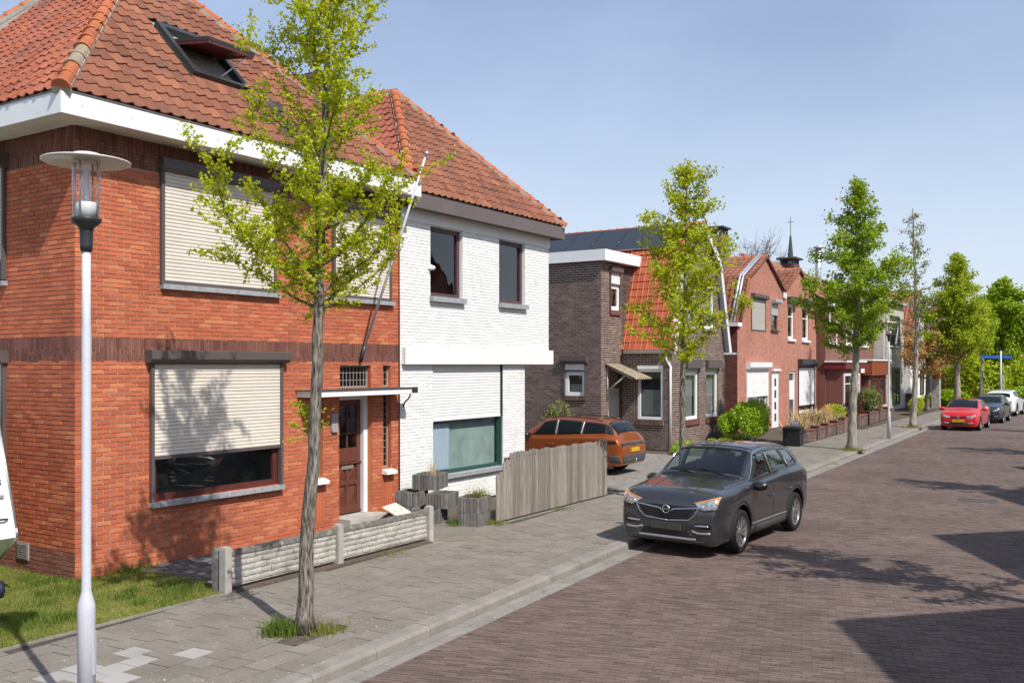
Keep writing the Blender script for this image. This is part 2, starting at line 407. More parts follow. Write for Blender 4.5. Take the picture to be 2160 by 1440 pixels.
def root(name, loc, rz=0.0, label=None, cat=None, group=None, kind=None):
    o = bpy.data.objects.new(name, None)
    o.empty_display_size = 0.2
    o.location = loc
    o.rotation_euler = (0, 0, rz)
    return link(o, None, label, cat, group, kind)


def obj(name, me, parent=None, **k):
    return link(bpy.data.objects.new(name, me), parent, **k)


def copy_tree(o, parent=None):
    c = o.copy()
    COL.objects.link(c)
    c.parent = parent
    for ch in list(o.children):
        copy_tree(ch, c)
    return c


class MB:
    def __init__(s):
        s.v, s.f, s.m, s.sm = [], [], [], []

    def add(s, pts, faces, mi=0, smooth=False):
        b = len(s.v)
        s.v += [tuple(p) for p in pts]
        for f in faces:
            s.f.append([b + i for i in f])
            s.m.append(mi)
            s.sm.append(smooth)
        return s

    def box(s, fr, u0, u1, v0, v1, n0, n1, mi=0):
        P = [fr.p(a, b, c) for c in (n0, n1) for b in (v0, v1) for a in (u0, u1)]
        flip = fr.u.cross(fr.v).dot(fr.n) < 0
        fs = [(0, 2, 3, 1), (4, 5, 7, 6), (0, 1, 5, 4), (2, 6, 7, 3), (0, 4, 6, 2), (1, 3, 7, 5)]
        if flip:
            fs = [tuple(reversed(f)) for f in fs]
        return s.add(P, fs, mi)

    def poly(s, pts, mi=0):
        return s.add(pts, [list(range(len(pts)))], mi)

    def prism(s, fr, pts, n0, n1, mi=0):
        k = len(pts)
        P = [fr.p(a, b, n0) for a, b in pts] + [fr.p(a, b, n1) for a, b in pts]
        fs = [list(range(k))[::-1], list(range(k, 2 * k))]
        fs += [(i, (i + 1) % k, k + (i + 1) % k, k + i) for i in range(k)]
        area = sum(pts[i][0] * pts[(i + 1) % k][1] - pts[(i + 1) % k][0] * pts[i][1] for i in range(k))
        if (area < 0) != ((fr.u.cross(fr.v).dot(fr.n) < 0) != (n1 < n0)):
            fs = [list(reversed(f)) for f in fs]
        return s.add(P, fs, mi)

    def tube(s, path, rad, seg=8, mi=0, caps=True, smooth=True):
        path = [Vector(p) for p in path]
        if not hasattr(rad, '__len__'):
            rad = [rad] * len(path)
        rings, base = [], len(s.v)
        up = None
        for i, p in enumerate(path):
            t = (path[min(i + 1, len(path) - 1)] - path[max(i - 1, 0)]).normalized()
            if up is None:
                up = Vector((1, 0, 0)) if abs(t.x) < 0.8 else Vector((0, 1, 0))
            a = (up - t * up.dot(t)).normalized()
            b = t.cross(a)
            up = a
            for k in range(seg):
                an = 2 * math.pi * k / seg
                s.v.append(tuple(p + (a * math.cos(an) + b * math.sin(an)) * rad[i]))
        n = len(path)
        for i in range(n - 1):
            for k in range(seg):
                k2 = (k + 1) % seg
                s.f.append([base + i * seg + k, base + i * seg + k2, base + (i + 1) * seg + k2, base + (i + 1) * seg + k])
                s.m.append(mi)
                s.sm.append(smooth)
        if caps:
            s.f.append([base + k for k in range(seg)][::-1])
            s.f.append([base + (n - 1) * seg + k for k in range(seg)])
            s.m += [mi, mi]
            s.sm += [False, False]
        return s

    def lathe(s, prof, c=(0, 0, 0), axis='z', seg=24, mi=0, smooth=True):
        """prof: (r, h) pairs along the axis."""
        c = Vector(c)
        base = len(s.v)
        for r, h in prof:
            for k in range(seg):
                an = 2 * math.pi * k / seg
                a, b = r * math.cos(an), r * math.sin(an)
                q = {'z': (a, b, h), 'x': (h, a, b), 'y': (b, h, a)}[axis]
                s.v.append(tuple(c + Vector(q)))
        for i in range(len(prof) - 1):
            for k in range(seg):
                k2 = (k + 1) % seg
                s.f.append([base + i * seg + k, base + i * seg + k2, base + (i + 1) * seg + k2, base + (i + 1) * seg + k])
                s.m.append(mi)
                s.sm.append(smooth)
        return s

    def mesh(s, name, mats):
        me = bpy.data.meshes.new(name)
        me.from_pydata(s.v, [], s.f)
        for m in (mats if isinstance(mats, (list, tuple)) else [mats]):
            me.materials.append(m)
        me.polygons.foreach_set('material_index', s.m)
        me.polygons.foreach_set('use_smooth', s.sm)
        me.update()
        return me

    def build(s, name, mats, parent=None, **k):
        return obj(name, s.mesh(name, mats), parent, **k)


def np_mesh(name, verts, faces, mats, midx=None, smooth=False):
    """verts (N,3), faces (M,k) arrays."""
    me = bpy.data.meshes.new(name)
    verts = np.ascontiguousarray(verts, dtype=np.float32)
    faces = np.ascontiguousarray(faces, dtype=np.int32)
    M_, k = faces.shape
    me.vertices.add(len(verts))
    me.vertices.foreach_set('co', verts.ravel())
    me.loops.add(M_ * k)
    me.loops.foreach_set('vertex_index', faces.ravel())
    me.polygons.add(M_)
    me.polygons.foreach_set('loop_start', np.arange(0, M_ * k, k, dtype=np.int32))
    me.polygons.foreach_set('loop_total', np.full(M_, k, dtype=np.int32))
    for m in (mats if isinstance(mats, (list, tuple)) else [mats]):
        me.materials.append(m)
    if midx is not None:
        me.polygons.foreach_set('material_index', np.asarray(midx, dtype=np.int32))
    me.polygons.foreach_set('use_smooth', np.full(M_, smooth, dtype=bool))
    me.update(calc_edges=True)
    return me


BOXF = np.array([(4, 5, 7, 6), (0, 1, 5, 4), (2, 6, 7, 3), (0, 4, 6, 2), (1, 3, 7, 5)])


def np_boxes(fr, arr, jit=0.0, rot=None):
    """arr rows u0,u1,v0,v1,n0,n1 in frame -> verts, faces without the hidden back."""
    arr = np.asarray(arr, dtype=float)
    n = len(arr)
    loc = np.zeros((n, 8, 3))
    for k in range(8):
        loc[:, k, 0] = arr[:, 1] if k & 1 else arr[:, 0]
        loc[:, k, 1] = arr[:, 3] if k & 2 else arr[:, 2]
        loc[:, k, 2] = arr[:, 5] if k & 4 else arr[:, 4]
    if jit > 0:
        loc[:, :, 0:2] += NR.uniform(-jit, jit, (n, 8, 2))
        loc[:, 4:, 2] += NR.uniform(-jit, jit, (n, 4)) * 0.7
    o, B = fr.np()
    w = o + loc @ B
    f = (np.arange(n)[:, None, None] * 8 + BOXF[None])
    if fr.u.cross(fr.v).dot(fr.n) < 0:
        f = f[:, :, ::-1]
    return w.reshape(-1, 3), f.reshape(-1, 4)


def inst(name, me, parent, fr, a, b, c, scale=(1, 1, 1), tilt=None):
    """one piece as an object, placed in a frame."""
    o = bpy.data.objects.new(name, me)
    m = fr.mat4()
    m.translation = fr.p(a, b, c)
    if tilt is not None:
        m = m @ tilt
    if scale != (1, 1, 1):
        m = m @ Matrix.Diagonal((*scale, 1))
    o.parent = parent
    o.matrix_local = m
    COL.objects.link(o)
    return o


def clip_poly(poly, clip):
    """Sutherland-Hodgman, clip convex and counter-clockwise."""
    out = poly
    for i in range(len(clip)):
        a, b = clip[i], clip[(i + 1) % len(clip)]
        src, out = out, []
        ins = lambda p: (b[0] - a[0]) * (p[1] - a[1]) - (b[1] - a[1]) * (p[0] - a[0]) >= -1e-9
        for j in range(len(src)):
            p, q = src[j - 1], src[j]
            ip, iq = ins(p), ins(q)
            if ip != iq:
                dx, dy = q[0] - p[0], q[1] - p[1]
                ex, ey = b[0] - a[0], b[1] - a[1]
                den = ex * dy - ey * dx
                t = (ey * (p[0] - a[0]) - ex * (p[1] - a[1])) / den if abs(den) > 1e-12 else 0
                out.append((p[0] + dx * t, p[1] + dy * t))
            if iq:
                out.append(q)
        if not out:
            return []
    return out


def in_poly(x, y, P):
    c = False
    j = len(P) - 1
    for i in range(len(P)):
        if (P[i][1] > y) != (P[j][1] > y) and x < (P[j][0] - P[i][0]) * (y - P[i][1]) / (P[j][1] - P[i][1]) + P[i][0]:
            c = not c
        j = i
    return c


def brick_wall(parent, fr, u0, u1, z0, z1, openings=(), brick=None, mortar=None, course=0.065, blen=0.22, joint=0.012,
               bands=(), reveal=0.12, pieces=0, near=None, outlines=None, brick_u=None, name='wall', seed=1, jit=0.0015, proud=0.008, reveal_mat=None):
    """A mortar back with openings and reveals, every brick real; the nearest `pieces` bricks are objects of their own."""
    rnd = random.Random(seed)
    us = sorted({u0, u1, *[min(max(x, u0), u1) for o in openings for x in o[:2]]})
    zs = sorted({z0, z1, *[min(max(x, z0), z1) for o in openings for x in o[2:4]]})
    mb = MB()
    for i in range(len(us) - 1):
        for j in range(len(zs) - 1):
            a, b, c, d = us[i], us[i + 1], zs[j], zs[j + 1]
            cx, cz = (a + b) / 2, (c + d) / 2
            if any(o[0] < cx < o[1] and o[2] < cz < o[3] for o in openings):
                continue
            if outlines:
                for oc in outlines:
                    q = clip_poly([(a, c), (b, c), (b, d), (a, d)], oc)
                    if len(q) > 2:
                        mb.poly([fr.p(x, y, -proud) for x, y in q])
            else:
                mb.poly([fr.p(a, c, -proud), fr.p(b, c, -proud), fr.p(b, d, -proud), fr.p(a, d, -proud)])
    for o in openings:
        r = o[4] if len(o) > 4 else reveal
        a, b, c, d = o[:4]
        for p, q in (((a, c), (b, c)), ((b, c), (b, d)), ((b, d), (a, d)), ((a, d), (a, c))):
            mb.poly([fr.p(*p, -0.001), fr.p(*p, -r), fr.p(*q, -r), fr.p(*q, -0.001)], 1)
    wall = mb.build(name, [mortar, reveal_mat or brick], parent)
    # bricks
    rows = {}
    bu0, bu1 = brick_u if brick_u else (u0, u1)

    def cut(a, b, c, d, m):
        segs = [(a, b)]
        for o in openings:
            if o[0] <= a + 0.01 and o[1] >= b - 0.01:
                if c < o[3] < d:
                    c = o[3] + 0.003
                elif c < o[2] < d:
                    d = o[2] - 0.003
        if d - c < 0.012:
            return
        for o in openings:
            if o[2] < d - 0.008 and o[3] > c + 0.008:
                ns = []
                for s in segs:
                    if o[1] <= s[0] or o[0] >= s[1]:
                        ns.append(s)
                    else:
                        if o[0] - s[0] > 0.008:
                            ns.append((s[0], o[0]))
                        if s[1] - o[1] > 0.008:
                            ns.append((o[1], s[1]))
                segs = ns
        for s in segs:
            if outlines and not any(in_poly((s[0] + s[1]) / 2, d - 0.01, oc) for oc in outlines):
                continue
            full = abs((s[1] - s[0]) - (blen - joint)) < 0.004 and m is brick
            rows.setdefault(m.name, []).append((s[0], s[1], c, d, -proud, rnd.uniform(-0.001, 0.004), full))

    nc = int(round((z1 - z0) / course))
    for j in range(nc):
        c = z0 + j * course + joint / 2
        d = z0 + (j + 1) * course - joint / 2
        bd = [b for b in bands if b[0] < (c + d) / 2 < b[1]]
        if bd and bd[0][2] == 'soldier':
            continue
        m = bd[0][3] if bd else brick
        off = (blen / 2 if j % 2 else 0) + rnd.uniform(-0.006, 0.006)
        x = bu0 - off
        while x < bu1:
            a, b = max(x, bu0), min(x + blen - joint, bu1)
            if b - a > 0.03:
                cut(a, b, c, d, m)
            x += blen
    for b0, b1, kind, m in bands:
        if kind == 'soldier':
            w = 0.064
            n = int((bu1 - bu0) / w)
            hs = b1 - b0
            for i in range(n + 1):
                x = bu0 + i * w
                a, b = x, min(x + w - 0.009, bu1)
                if b - a < 0.02:
                    continue
                if hs < 0.28:
                    cut(a, b, b0 + 0.005, b1 - 0.005, m)
                else:
                    sp = b0 + hs * (0.5 if i % 2 == 0 else 0.3) + rnd.uniform(-0.02, 0.02)
                    cut(a, b, b0 + 0.005, sp - 0.005, m)
                    cut(a, b, sp + 0.005, b1 - 0.005, m)
    for nm, rw in rows.items():
        mt = bpy.data.materials[nm]
        arr = np.array([r[:6] for r in rw])
        full = np.array([r[6] for r in rw], dtype=bool)
        keep = np.ones(len(arr), dtype=bool)
        if pieces and nm == brick.name:
            cu, cz = near
            dist = np.hypot((arr[:, 0] + arr[:, 1]) / 2 - cu, (arr[:, 2] + arr[:, 3]) / 2 - cz)
            dist[~full] = 1e9
            idx = np.argsort(dist)[:pieces]
            idx = [i for i in idx if dist[i] < 1e8]
            h = course - joint
            w_ = blen - joint
            bm_ = MB()
            bm_.box(F((0, 0, 0), (1, 0, 0), (0, 0, 1), (0, 1, 0)), -w_ / 2, w_ / 2, -h / 2, h / 2, -proud, 0)
            bmesh_ = bm_.mesh('brick', brick)
            for i in idx:
                keep[i] = False
                r = arr[i]
                inst('brick', bmesh_, wall, fr, (r[0] + r[1]) / 2, (r[2] + r[3]) / 2, r[5],
                     tilt=Matrix.Rotation(rnd.gauss(0, 0.006), 4, 'Z') @ Matrix.Rotation(rnd.gauss(0, 0.006), 4, 'X'))
        if keep.any():
            v, f = np_boxes(fr, arr[keep], jit)
            obj('bricks', np_mesh('bricks', v, f, mt), wall, kind='stuff')
    return wall


def tile_base(w=0.235, l=0.34, kind='pan'):
    """one roof tile in (u, v up-slope, n)."""
    if kind == 'pan':
        prof = [(0.0, 0.018), (0.1, 0.005), (0.25, 0.0), (0.45, 0.002), (0.6, 0.011), (0.75, 0.028), (0.88, 0.034), (1.0, 0.026), (1.04, 0.016)]
    elif kind == 'flat':
        prof = [(0.0, 0.0), (0.1, 0.004), (0.5, 0.006), (0.82, 0.006), (0.9, 0.02), (0.96, 0.022), (1.0, 0.012)]
    else:
        prof = [(0.0, 0.02), (0.25, 0.0), (0.5, 0.004), (0.75, 0.036), (1.0, 0.028)]
    v, f = [], []
    n = len(prof)
    for t, h in prof:
        v.append((t * w, 0.0, h + 0.012))
    for t, h in prof:
        v.append((t * w, 0.0, h + 0.03))
    for t, h in prof:
        v.append((t * w, l, h + 0.008))
    for i in range(n - 1):
        f.append((i, i + 1, n + i + 1, n + i))
        f.append((n + i, n + i + 1, 2 * n + i + 1, 2 * n + i))
    return np.array(v), np.array(f)


def roof_plane(parent, fr, poly, tmat, deck_mat, w=0.235, l=0.31, kind='pan', pieces=0, near=None, holes=(), name='roof_slope', umin=None, umax=None, alt=None, deck_n=-0.02):
    mb = MB()
    pts = [fr.p(a, b, deck_n) for a, b in poly]
    if (pts[1] - pts[0]).cross(pts[2] - pts[0]).dot(fr.n) < 0:
        pts = pts[::-1]
    mb.poly(pts)
    deck = mb.build(name, deck_mat, parent)
    bv, bf = tile_base(w, l * 1.12, kind)
    us = [p[0] for p in poly]
    vs_ = [p[1] for p in poly]
    spots = []
    nv = int((max(vs_)) / l) + 1
    for j in range(nv):
        for i in range(int((max(us) - min(us)) / w) + 2):
            a, b = min(us) + i * w, j * l
            if not in_poly(a + w / 2, b + l * 0.45, poly):
                continue
            if umin is not None and a < umin or umax is not None and a > umax:
                continue
            if any(h[0] < a + w / 2 < h[1] and h[2] < b + l / 2 < h[3] for h in holes):
                continue
            spots.append((a, b))
    sp = np.array(spots)
    n = len(sp)
    keep = np.ones(n, dtype=bool)
    altm = np.array([bool(alt and alt(a, b)) for a, b in spots])
    if pieces:
        d = np.hypot(sp[:, 0] - near[0], sp[:, 1] - near[1])
        tm = np_mesh('roof_tile', bv, bf[:, ::-1] if fr.u.cross(fr.v).dot(fr.n) < 0 else bf, tmat, smooth=False)
        tma = np_mesh('roof_tile', bv, bf, M['tile_old']) if altm.any() else None
        for i in np.argsort(d)[:pieces]:
            keep[i] = False
            inst('roof_tile', tma if altm[i] else tm, deck, fr, sp[i, 0], sp[i, 1], RNG.uniform(-0.003, 0.006), tilt=Matrix.Rotation(RNG.gauss(0, 0.012), 4, 'Z'))
    if keep.any():
        k = sp[keep]
        loc = np.repeat(bv[None], len(k), 0)
        loc[:, :, 0] += k[:, 0:1] + NR.normal(0, 0.003, (len(k), 1))
        loc[:, :, 1] += k[:, 1:2] + NR.normal(0, 0.005, (len(k), 1))
        loc[:, :, 2] += NR.uniform(-0.003, 0.007, (len(k), 1))
        o, B = fr.np()
        wv = (o + loc @ B).reshape(-1, 3)
        ff = (np.arange(len(k))[:, None, None] * len(bv) + bf[None])
        if fr.u.cross(fr.v).dot(fr.n) < 0:
            ff = ff[:, :, ::-1]
        midx = np.repeat(altm[keep].astype(int), len(bf))
        obj('roof_tiles', np_mesh('roof_tiles', wv, ff.reshape(-1, 4), [tmat, M['tile_old']], midx), deck, kind='stuff')
    return deck


def hip_line(parent, a, b, n_hint, step=0.36, r=0.105, m='hip_tile', name='hip_tile', lichen=()):
    """half-round ridge tiles from a (low) to b (high), each its own piece, with a collar at its lower end."""
    a, b = Vector(a), Vector(b)
    t = (b - a).normalized()
    n_ = (Vector(n_hint) - t * Vector(n_hint).dot(t)).normalized()
    s_ = t.cross(n_)
    L = (b - a).length
    k = max(1, int(L / step))
    st = L / k
    seg = 8
    mb = MB()
    rings = [(0.0, r * 1.14), (0.05, r * 1.14), (0.055, r * 1.0), (st + 0.04, r * 0.9)]
    for d, rr in rings:
        for i in range(seg + 1):
            an = math.pi * i / seg
            mb.v.append((d, math.cos(an) * rr, math.sin(an) * rr))
    for q in range(len(rings) - 1):
        for i in range(seg):
            A = q * (seg + 1) + i
            mb.f.append([A, A + 1, A + seg + 2, A + seg + 1][::-1])
            mb.m.append(0)
            mb.sm.append(q == 2)
    mb.f.append(list(range(seg + 1))[::-1])
    mb.m.append(0)
    mb.sm.append(False)
    me = mb.mesh(name, M[m])
    me2 = mb.mesh(name, M['hip_lichen']) if lichen else None
    # mortar bedding below the caps
    bed = MB()
    fr = F(a, t, n_, s_)
    bed.prism(fr, [(0, -r * 1.08), (L, -r * 1.08), (L, r * 1.08), (0, r * 1.08)], -0.08, 0.012)
    bo = bed.build('mortar_bed', M['concrete_mortar'], parent)
    for i in range(k):
        o = bpy.data.objects.new(name, me2 if i in lichen else me)
        mt = Matrix((t, -s_, n_)).transposed().to_4x4()
        mt = Matrix((t, s_, n_)).transposed().to_4x4() if t.cross(s_).dot(n_) > 0 else mt
        mt.translation = a + t * (i * st) + n_ * RNG.uniform(-0.004, 0.01)
        o.parent = bo
        o.matrix_local = mt @ Matrix.Rotation(RNG.gauss(0, 0.02), 4, 'Z')
        COL.objects.link(o)


def slats(parent, fr, u0, u1, z0, z1, n, pitch=0.055, m='slat', bulge=0.007):
    """roller shutter slats, each its own piece."""
    L = u1 - u0
    mb = MB()
    prof = [(0.0, 0.0), (0.004, bulge * 0.7), (pitch * 0.5, bulge), (pitch - 0.014, bulge * 0.7), (pitch - 0.009, 0.0), (pitch - 0.009, -0.006), (pitch, -0.006)]
    k = len(prof)
    for x in (0, L):
        for a, b in prof:
            mb.v.append((x, a, b))
    for i in range(k - 1):
        mb.f.append([i, k + i, k + i + 1, i + 1])
        mb.m.append(0)
        mb.sm.append(False)
    me = mb.mesh('slat', M[m])
    c = int(round((z1 - z0) / pitch))
    for i in range(c):
        inst('slat', me, parent, fr, u0, z0 + i * pitch, n)


def shutter(parent, fr, u0, u1, z0, z1, n=0.02, box_h=0.2, box_d=0.16, rail=0.055, m='slat', box='shutter_box', pitch=0.055, box_over=0.03, bar=0.05, end_to=None, name='roller_shutter'):
    """side rails down to end_to, a curtain of slats from z0 to z1, the box above."""
    e = z0 if end_to is None else end_to
    mb = MB()
    mb.box(fr, u0, u0 + rail, e, z1, -0.02, n + 0.03)
    mb.box(fr, u1 - rail, u1, e, z1, -0.02, n + 0.03)
    mb.box(fr, u0 + rail, u1 - rail, z0, z0 + bar, n - 0.008, n + 0.014)
    sh = mb.build(name, M[box], parent)
    slats(sh, fr, u0 + rail, u1 - rail, z0 + bar, z1, n, pitch, m)
    if box_h:
        b = MB()
        a0, a1 = u0 - box_over, u1 + box_over
        h1 = z1 + box_h
        prof = [(0.002, z1), (box_d * 0.72, z1), (box_d, z1 + box_h * 0.3), (box_d, h1 - 0.01), (box_d - 0.02, h1), (0.002, h1)]
        P = [fr.p(x, z, c) for x in (a0, a1) for c, z in prof]
        q = len(prof)
        fs = [list(range(q)), list(range(q, 2 * q))[::-1]] + [(i, q + i, q + (i + 1) % q, (i + 1) % q) for i in range(q)]
        if fr.u.cross(fr.v).dot(fr.n) < 0:
            fs = [list(reversed(f)) for f in fs]
        fs = [list(reversed(f)) for f in fs]
        b.add(P, fs)
        b.build('shutter_box', M[box], sh)
    return sh


def window(parent, fr, u0, u1, z0, z1, n=-0.08, fw=0.07, fm='white_pvc', glass='glass', bars_u=(), bars_z=(), room='room', room_d=0.45, curtain=None, sill=None, sill_over=0.06, sill_h=0.07, sill_out=0.1, name='window', bw=0.05):
    mb = MB()
    mb.box(fr, u0, u0 + fw, z0, z1, n - 0.05, n + 0.02)
    mb.box(fr, u1 - fw, u1, z0, z1, n - 0.05, n + 0.02)
    mb.box(fr, u0 + fw, u1 - fw, z0, z0 + fw, n - 0.05, n + 0.017)
    mb.box(fr, u0 + fw, u1 - fw, z1 - fw, z1, n - 0.05, n + 0.017)
    for x in bars_u:
        mb.box(fr, x - bw / 2, x + bw / 2, z0 + fw, z1 - fw, n - 0.045, n + 0.014)
    for z in bars_z:
        mb.box(fr, u0 + fw, u1 - fw, z - bw / 2, z + bw / 2, n - 0.042, n + 0.011)
    w = mb.build(name, M[fm], parent)
    g = MB()
    g.poly([fr.p(u0 + fw, z0 + fw, n - 0.02), fr.p(u1 - fw, z0 + fw, n - 0.02), fr.p(u1 - fw, z1 - fw, n - 0.02), fr.p(u0 + fw, z1 - fw, n - 0.02)])
    g.build('pane', M[glass], w)
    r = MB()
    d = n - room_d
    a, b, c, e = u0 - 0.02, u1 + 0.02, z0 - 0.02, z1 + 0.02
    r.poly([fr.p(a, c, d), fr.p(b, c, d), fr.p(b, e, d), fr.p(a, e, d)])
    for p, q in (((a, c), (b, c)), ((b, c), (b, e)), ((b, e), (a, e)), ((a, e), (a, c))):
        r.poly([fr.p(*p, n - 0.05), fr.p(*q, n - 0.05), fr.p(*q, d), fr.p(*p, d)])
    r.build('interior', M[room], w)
    if curtain:
        for (x0, x1, y0, y1, cm) in curtain:
            k = max(2, int((x1 - x0) / 0.05))
            cb = MB()
            for i in range(k + 1):
                x = x0 + (x1 - x0) * i / k
                c_ = n - 0.14 + (0.02 if i % 2 else -0.01)
                cb.v += [tuple(fr.p(x, y0, c_)), tuple(fr.p(x, y1, c_))]
            for i in range(k):
                cb.f.append([2 * i, 2 * i + 2, 2 * i + 3, 2 * i + 1])
                cb.m.append(0)
                cb.sm.append(True)
            cb.build('curtain', M[cm], w)
    if sill:
        s_ = MB()
        s_.box(fr, u0 - sill_over, u1 + sill_over, z0 - sill_h, z0 - 0.004, n - 0.02, sill_out)
        s_.build('sill', M[sill], w)
    return w


# ------------------------------------------------------------------ the ground, the road and the pavements
KY = [-12, 3, 8, 13.7, 26, 49, 66, 90]
KX = [-5.2, -6.05, -6.38, -6.73, -7.34, -8.0, -8.35, -8.9]


def XG(y):
    return np.interp(y, KY, KX)


def cam_uv(x, y, z):
    s, c = math.sin(YAW), math.cos(YAW)
    d = -s * x + c * y
    return 1080 + 2000 * (c * x + s * y) / d, 768 - 2000 * (z - 3) / d, d


TREES = [(-7.75, 7.65), (-8.0, 19.0), (-8.13, 34.4), (-8.6, 48.2), (-9.2, 66.5)]

g = MB()
g.poly([(-500, -300, -0.22), (400, -300, -0.22), (400, 700, -0.22), (-500, 700, -0.22)])
g.build('ground', M['ground'], kind='structure')

# yard sheet below the front gardens and houses
g = MB()
g.poly([(-40, 9.0, -0.03), (-9.7, 9.0, -0.03), (-9.7, 70, -0.03), (-40, 70, -0.03)])
g.build('yard_ground', M['soil'], kind='structure')

# road: bed sheet plus every clinker of the near stretch
road = root('road', (-4, 20, -0.12), kind='structure')
RI = Matrix.Translation((4, -20, 0.12))


def world_part(o, r):
    o.matrix_local = Matrix.Translation(-r.location)
    return o


ys = [-12, 0, 8, 13.7, 26, 49, 66]
g = MB()
for i in range(len(ys) - 1):
    a, b = ys[i], ys[i + 1]
    g.poly([(XG(a) - 0.1, a, -0.134), (XG(a) + 6.6, a, -0.134), (XG(b) + 6.6, b, -0.134), (XG(b) - 0.1, b, -0.134)])
world_part(g.build('road_bed', M['road_joint'], road), road)
Y_BR = 47.0
TH = math.radians(16)
RF = F((-4, 6, -0.12), (math.cos(TH), math.sin(TH), 0), (0, 0, 1), (-math.sin(TH), math.cos(TH), 0))
bl, bh = 0.208, 0.066
ji, jj = np.meshgrid(np.arange(-60, 90), np.arange(-120, 700), indexing='ij')
cu = (ji * bl + (jj % 2) * bl * 0.5).ravel()
cv = (jj * bh).ravel()
wx = -4 + cu * math.cos(TH) - cv * math.sin(TH)
wy = 6 + cu * math.sin(TH) + cv * math.cos(TH)
xg = XG(wy)
ok = (wx > xg - 0.12) & (wx < xg + 6.35) & (wy > 4.5) & (wy < Y_BR)
dd = np.sin(YAW) * -wx + np.cos(YAW) * wy
ppx = 1080 + 2000 * (np.cos(YAW) * wx + np.sin(YAW) * wy) / dd
ok &= (ppx < 2420)
cu, cv, wx, wy, ppx, dd = [q[ok] for q in (cu, cv, wx, wy, ppx, dd)]
ppy = 768 + 2000 * 3.12 / dd
wav = 0.003 * np.sin(wx * 1.7 + 0.6 * np.sin(wy)) * np.cos(wy * 1.1)
hz = NR.uniform(-0.0025, 0.0025, len(cu)) + wav
vis = np.where((ppx > 0) & (ppx < 2150) & (ppy < 1435))[0]
near_i = vis[np.argsort(dd[vis])[:300]]
isn = np.zeros(len(cu), bool)
isn[near_i] = True
cm = MB()
cm.box(WORLD_F, -bl / 2 + 0.002, bl / 2 - 0.002, -bh / 2 + 0.005, bh / 2 - 0.005, -0.03, 0.0)
cme = cm.mesh('clinker', M['clinker'])
for i in near_i:
    o = bpy.data.objects.new('clinker', cme)
    o.parent = road
    o.matrix_local = Matrix.Translation((wx[i] + 4, wy[i] - 20, hz[i])) @ Matrix.Rotation(TH + RNG.gauss(0, 0.02), 4, 'Z') @ Matrix.Rotation(RNG.gauss(0, 0.018), 4, 'X')
    COL.objects.link(o)
k = ~isn
arr = np.stack([cu[k] - bl / 2 + 0.002, cu[k] + bl / 2 - 0.002, cv[k] - bh / 2 + 0.005, cv[k] + bh / 2 - 0.005, np.full(k.sum(), -0.03), hz[k]], 1)
v_, f_ = np_boxes(RF, arr, 0.0025)
world_part(obj('clinkers', np_mesh('clinkers', v_, f_, M['clinker']), road, kind='stuff'), road)
g = MB()
g.poly([(XG(Y_BR), Y_BR - 0.1, -0.121), (XG(Y_BR) + 6.5, Y_BR - 0.1, -0.121), (XG(68) + 6.5, 68, -0.121), (XG(68), 68, -0.121)])
g.poly([(-60, 68, -0.1215), (40, 68, -0.1215), (40, 74, -0.1215), (-60, 74, -0.1215)])
world_part(g.build('far_paving', M['road_far'], road), road)

# gully grate in the road
gr = root('drain_grate', (-2.9, 24.0, -0.118), math.radians(4), 'iron drain grate set in the road brick near the gable shadow', 'drain grate')
g = MB()
g.box(WORLD_F, -0.4, 0.4, -0.24, -0.2, -0.02, 0.004).box(WORLD_F, -0.4, 0.4, 0.2, 0.24, -0.02, 0.004)
g.box(WORLD_F, -0.4, -0.36, -0.2, 0.2, -0.02, 0.004).box(WORLD_F, 0.36, 0.4, -0.2, 0.2, -0.02, 0.004)
g.build('rim', M['dark_metal'], gr)
bm_ = MB()
bm_.box(WORLD_F, -0.012, 0.012, -0.2, 0.2, -0.02, 0.002)
bme = bm_.mesh('bar', M['dark_metal'])
for i in range(15):
    o = obj('bar', bme, gr)
    o.location = (-0.33 + i * 0.047, 0, 0)

# gutter strip of pale concrete slabs, kerb stones, and the pavement slabs
gut = root('gutter', (-6.7, 13, -0.12), kind='structure')
verts, faces = [], []
yy = 3.0
while yy < 66:
    l = 0.5 if yy < 30 else 1.0
    for r in range(2):
        a, b = yy + 0.003 + (l / 2 if r else 0), yy + l - 0.003 + (l / 2 if r else 0)
        d0, d1 = 0.003 + r * 0.14, 0.137 + r * 0.14
        z = -0.111 - (0.003 if r == 0 else 0.0) + RNG.uniform(-0.0015, 0.0015)
        q = len(verts)
        for zz in (z - 0.03, z):
            verts += [(XG(a) - d0, a, zz), (XG(a) - d1, a, zz), (XG(b) - d1, b, zz), (XG(b) - d0, b, zz)]
        faces += [(q + 4, q + 7, q + 6, q + 5), (q, q + 4, q + 5, q + 1), (q + 2, q + 6, q + 7, q + 3), (q + 1, q + 5, q + 6, q + 2), (q, q + 3, q + 7, q + 4)]
    yy += l
world_part(obj('gutter_slabs', np_mesh('gutter_slabs', np.array(verts), np.array(faces), M['gutter']), gut, kind='stuff'), gut)

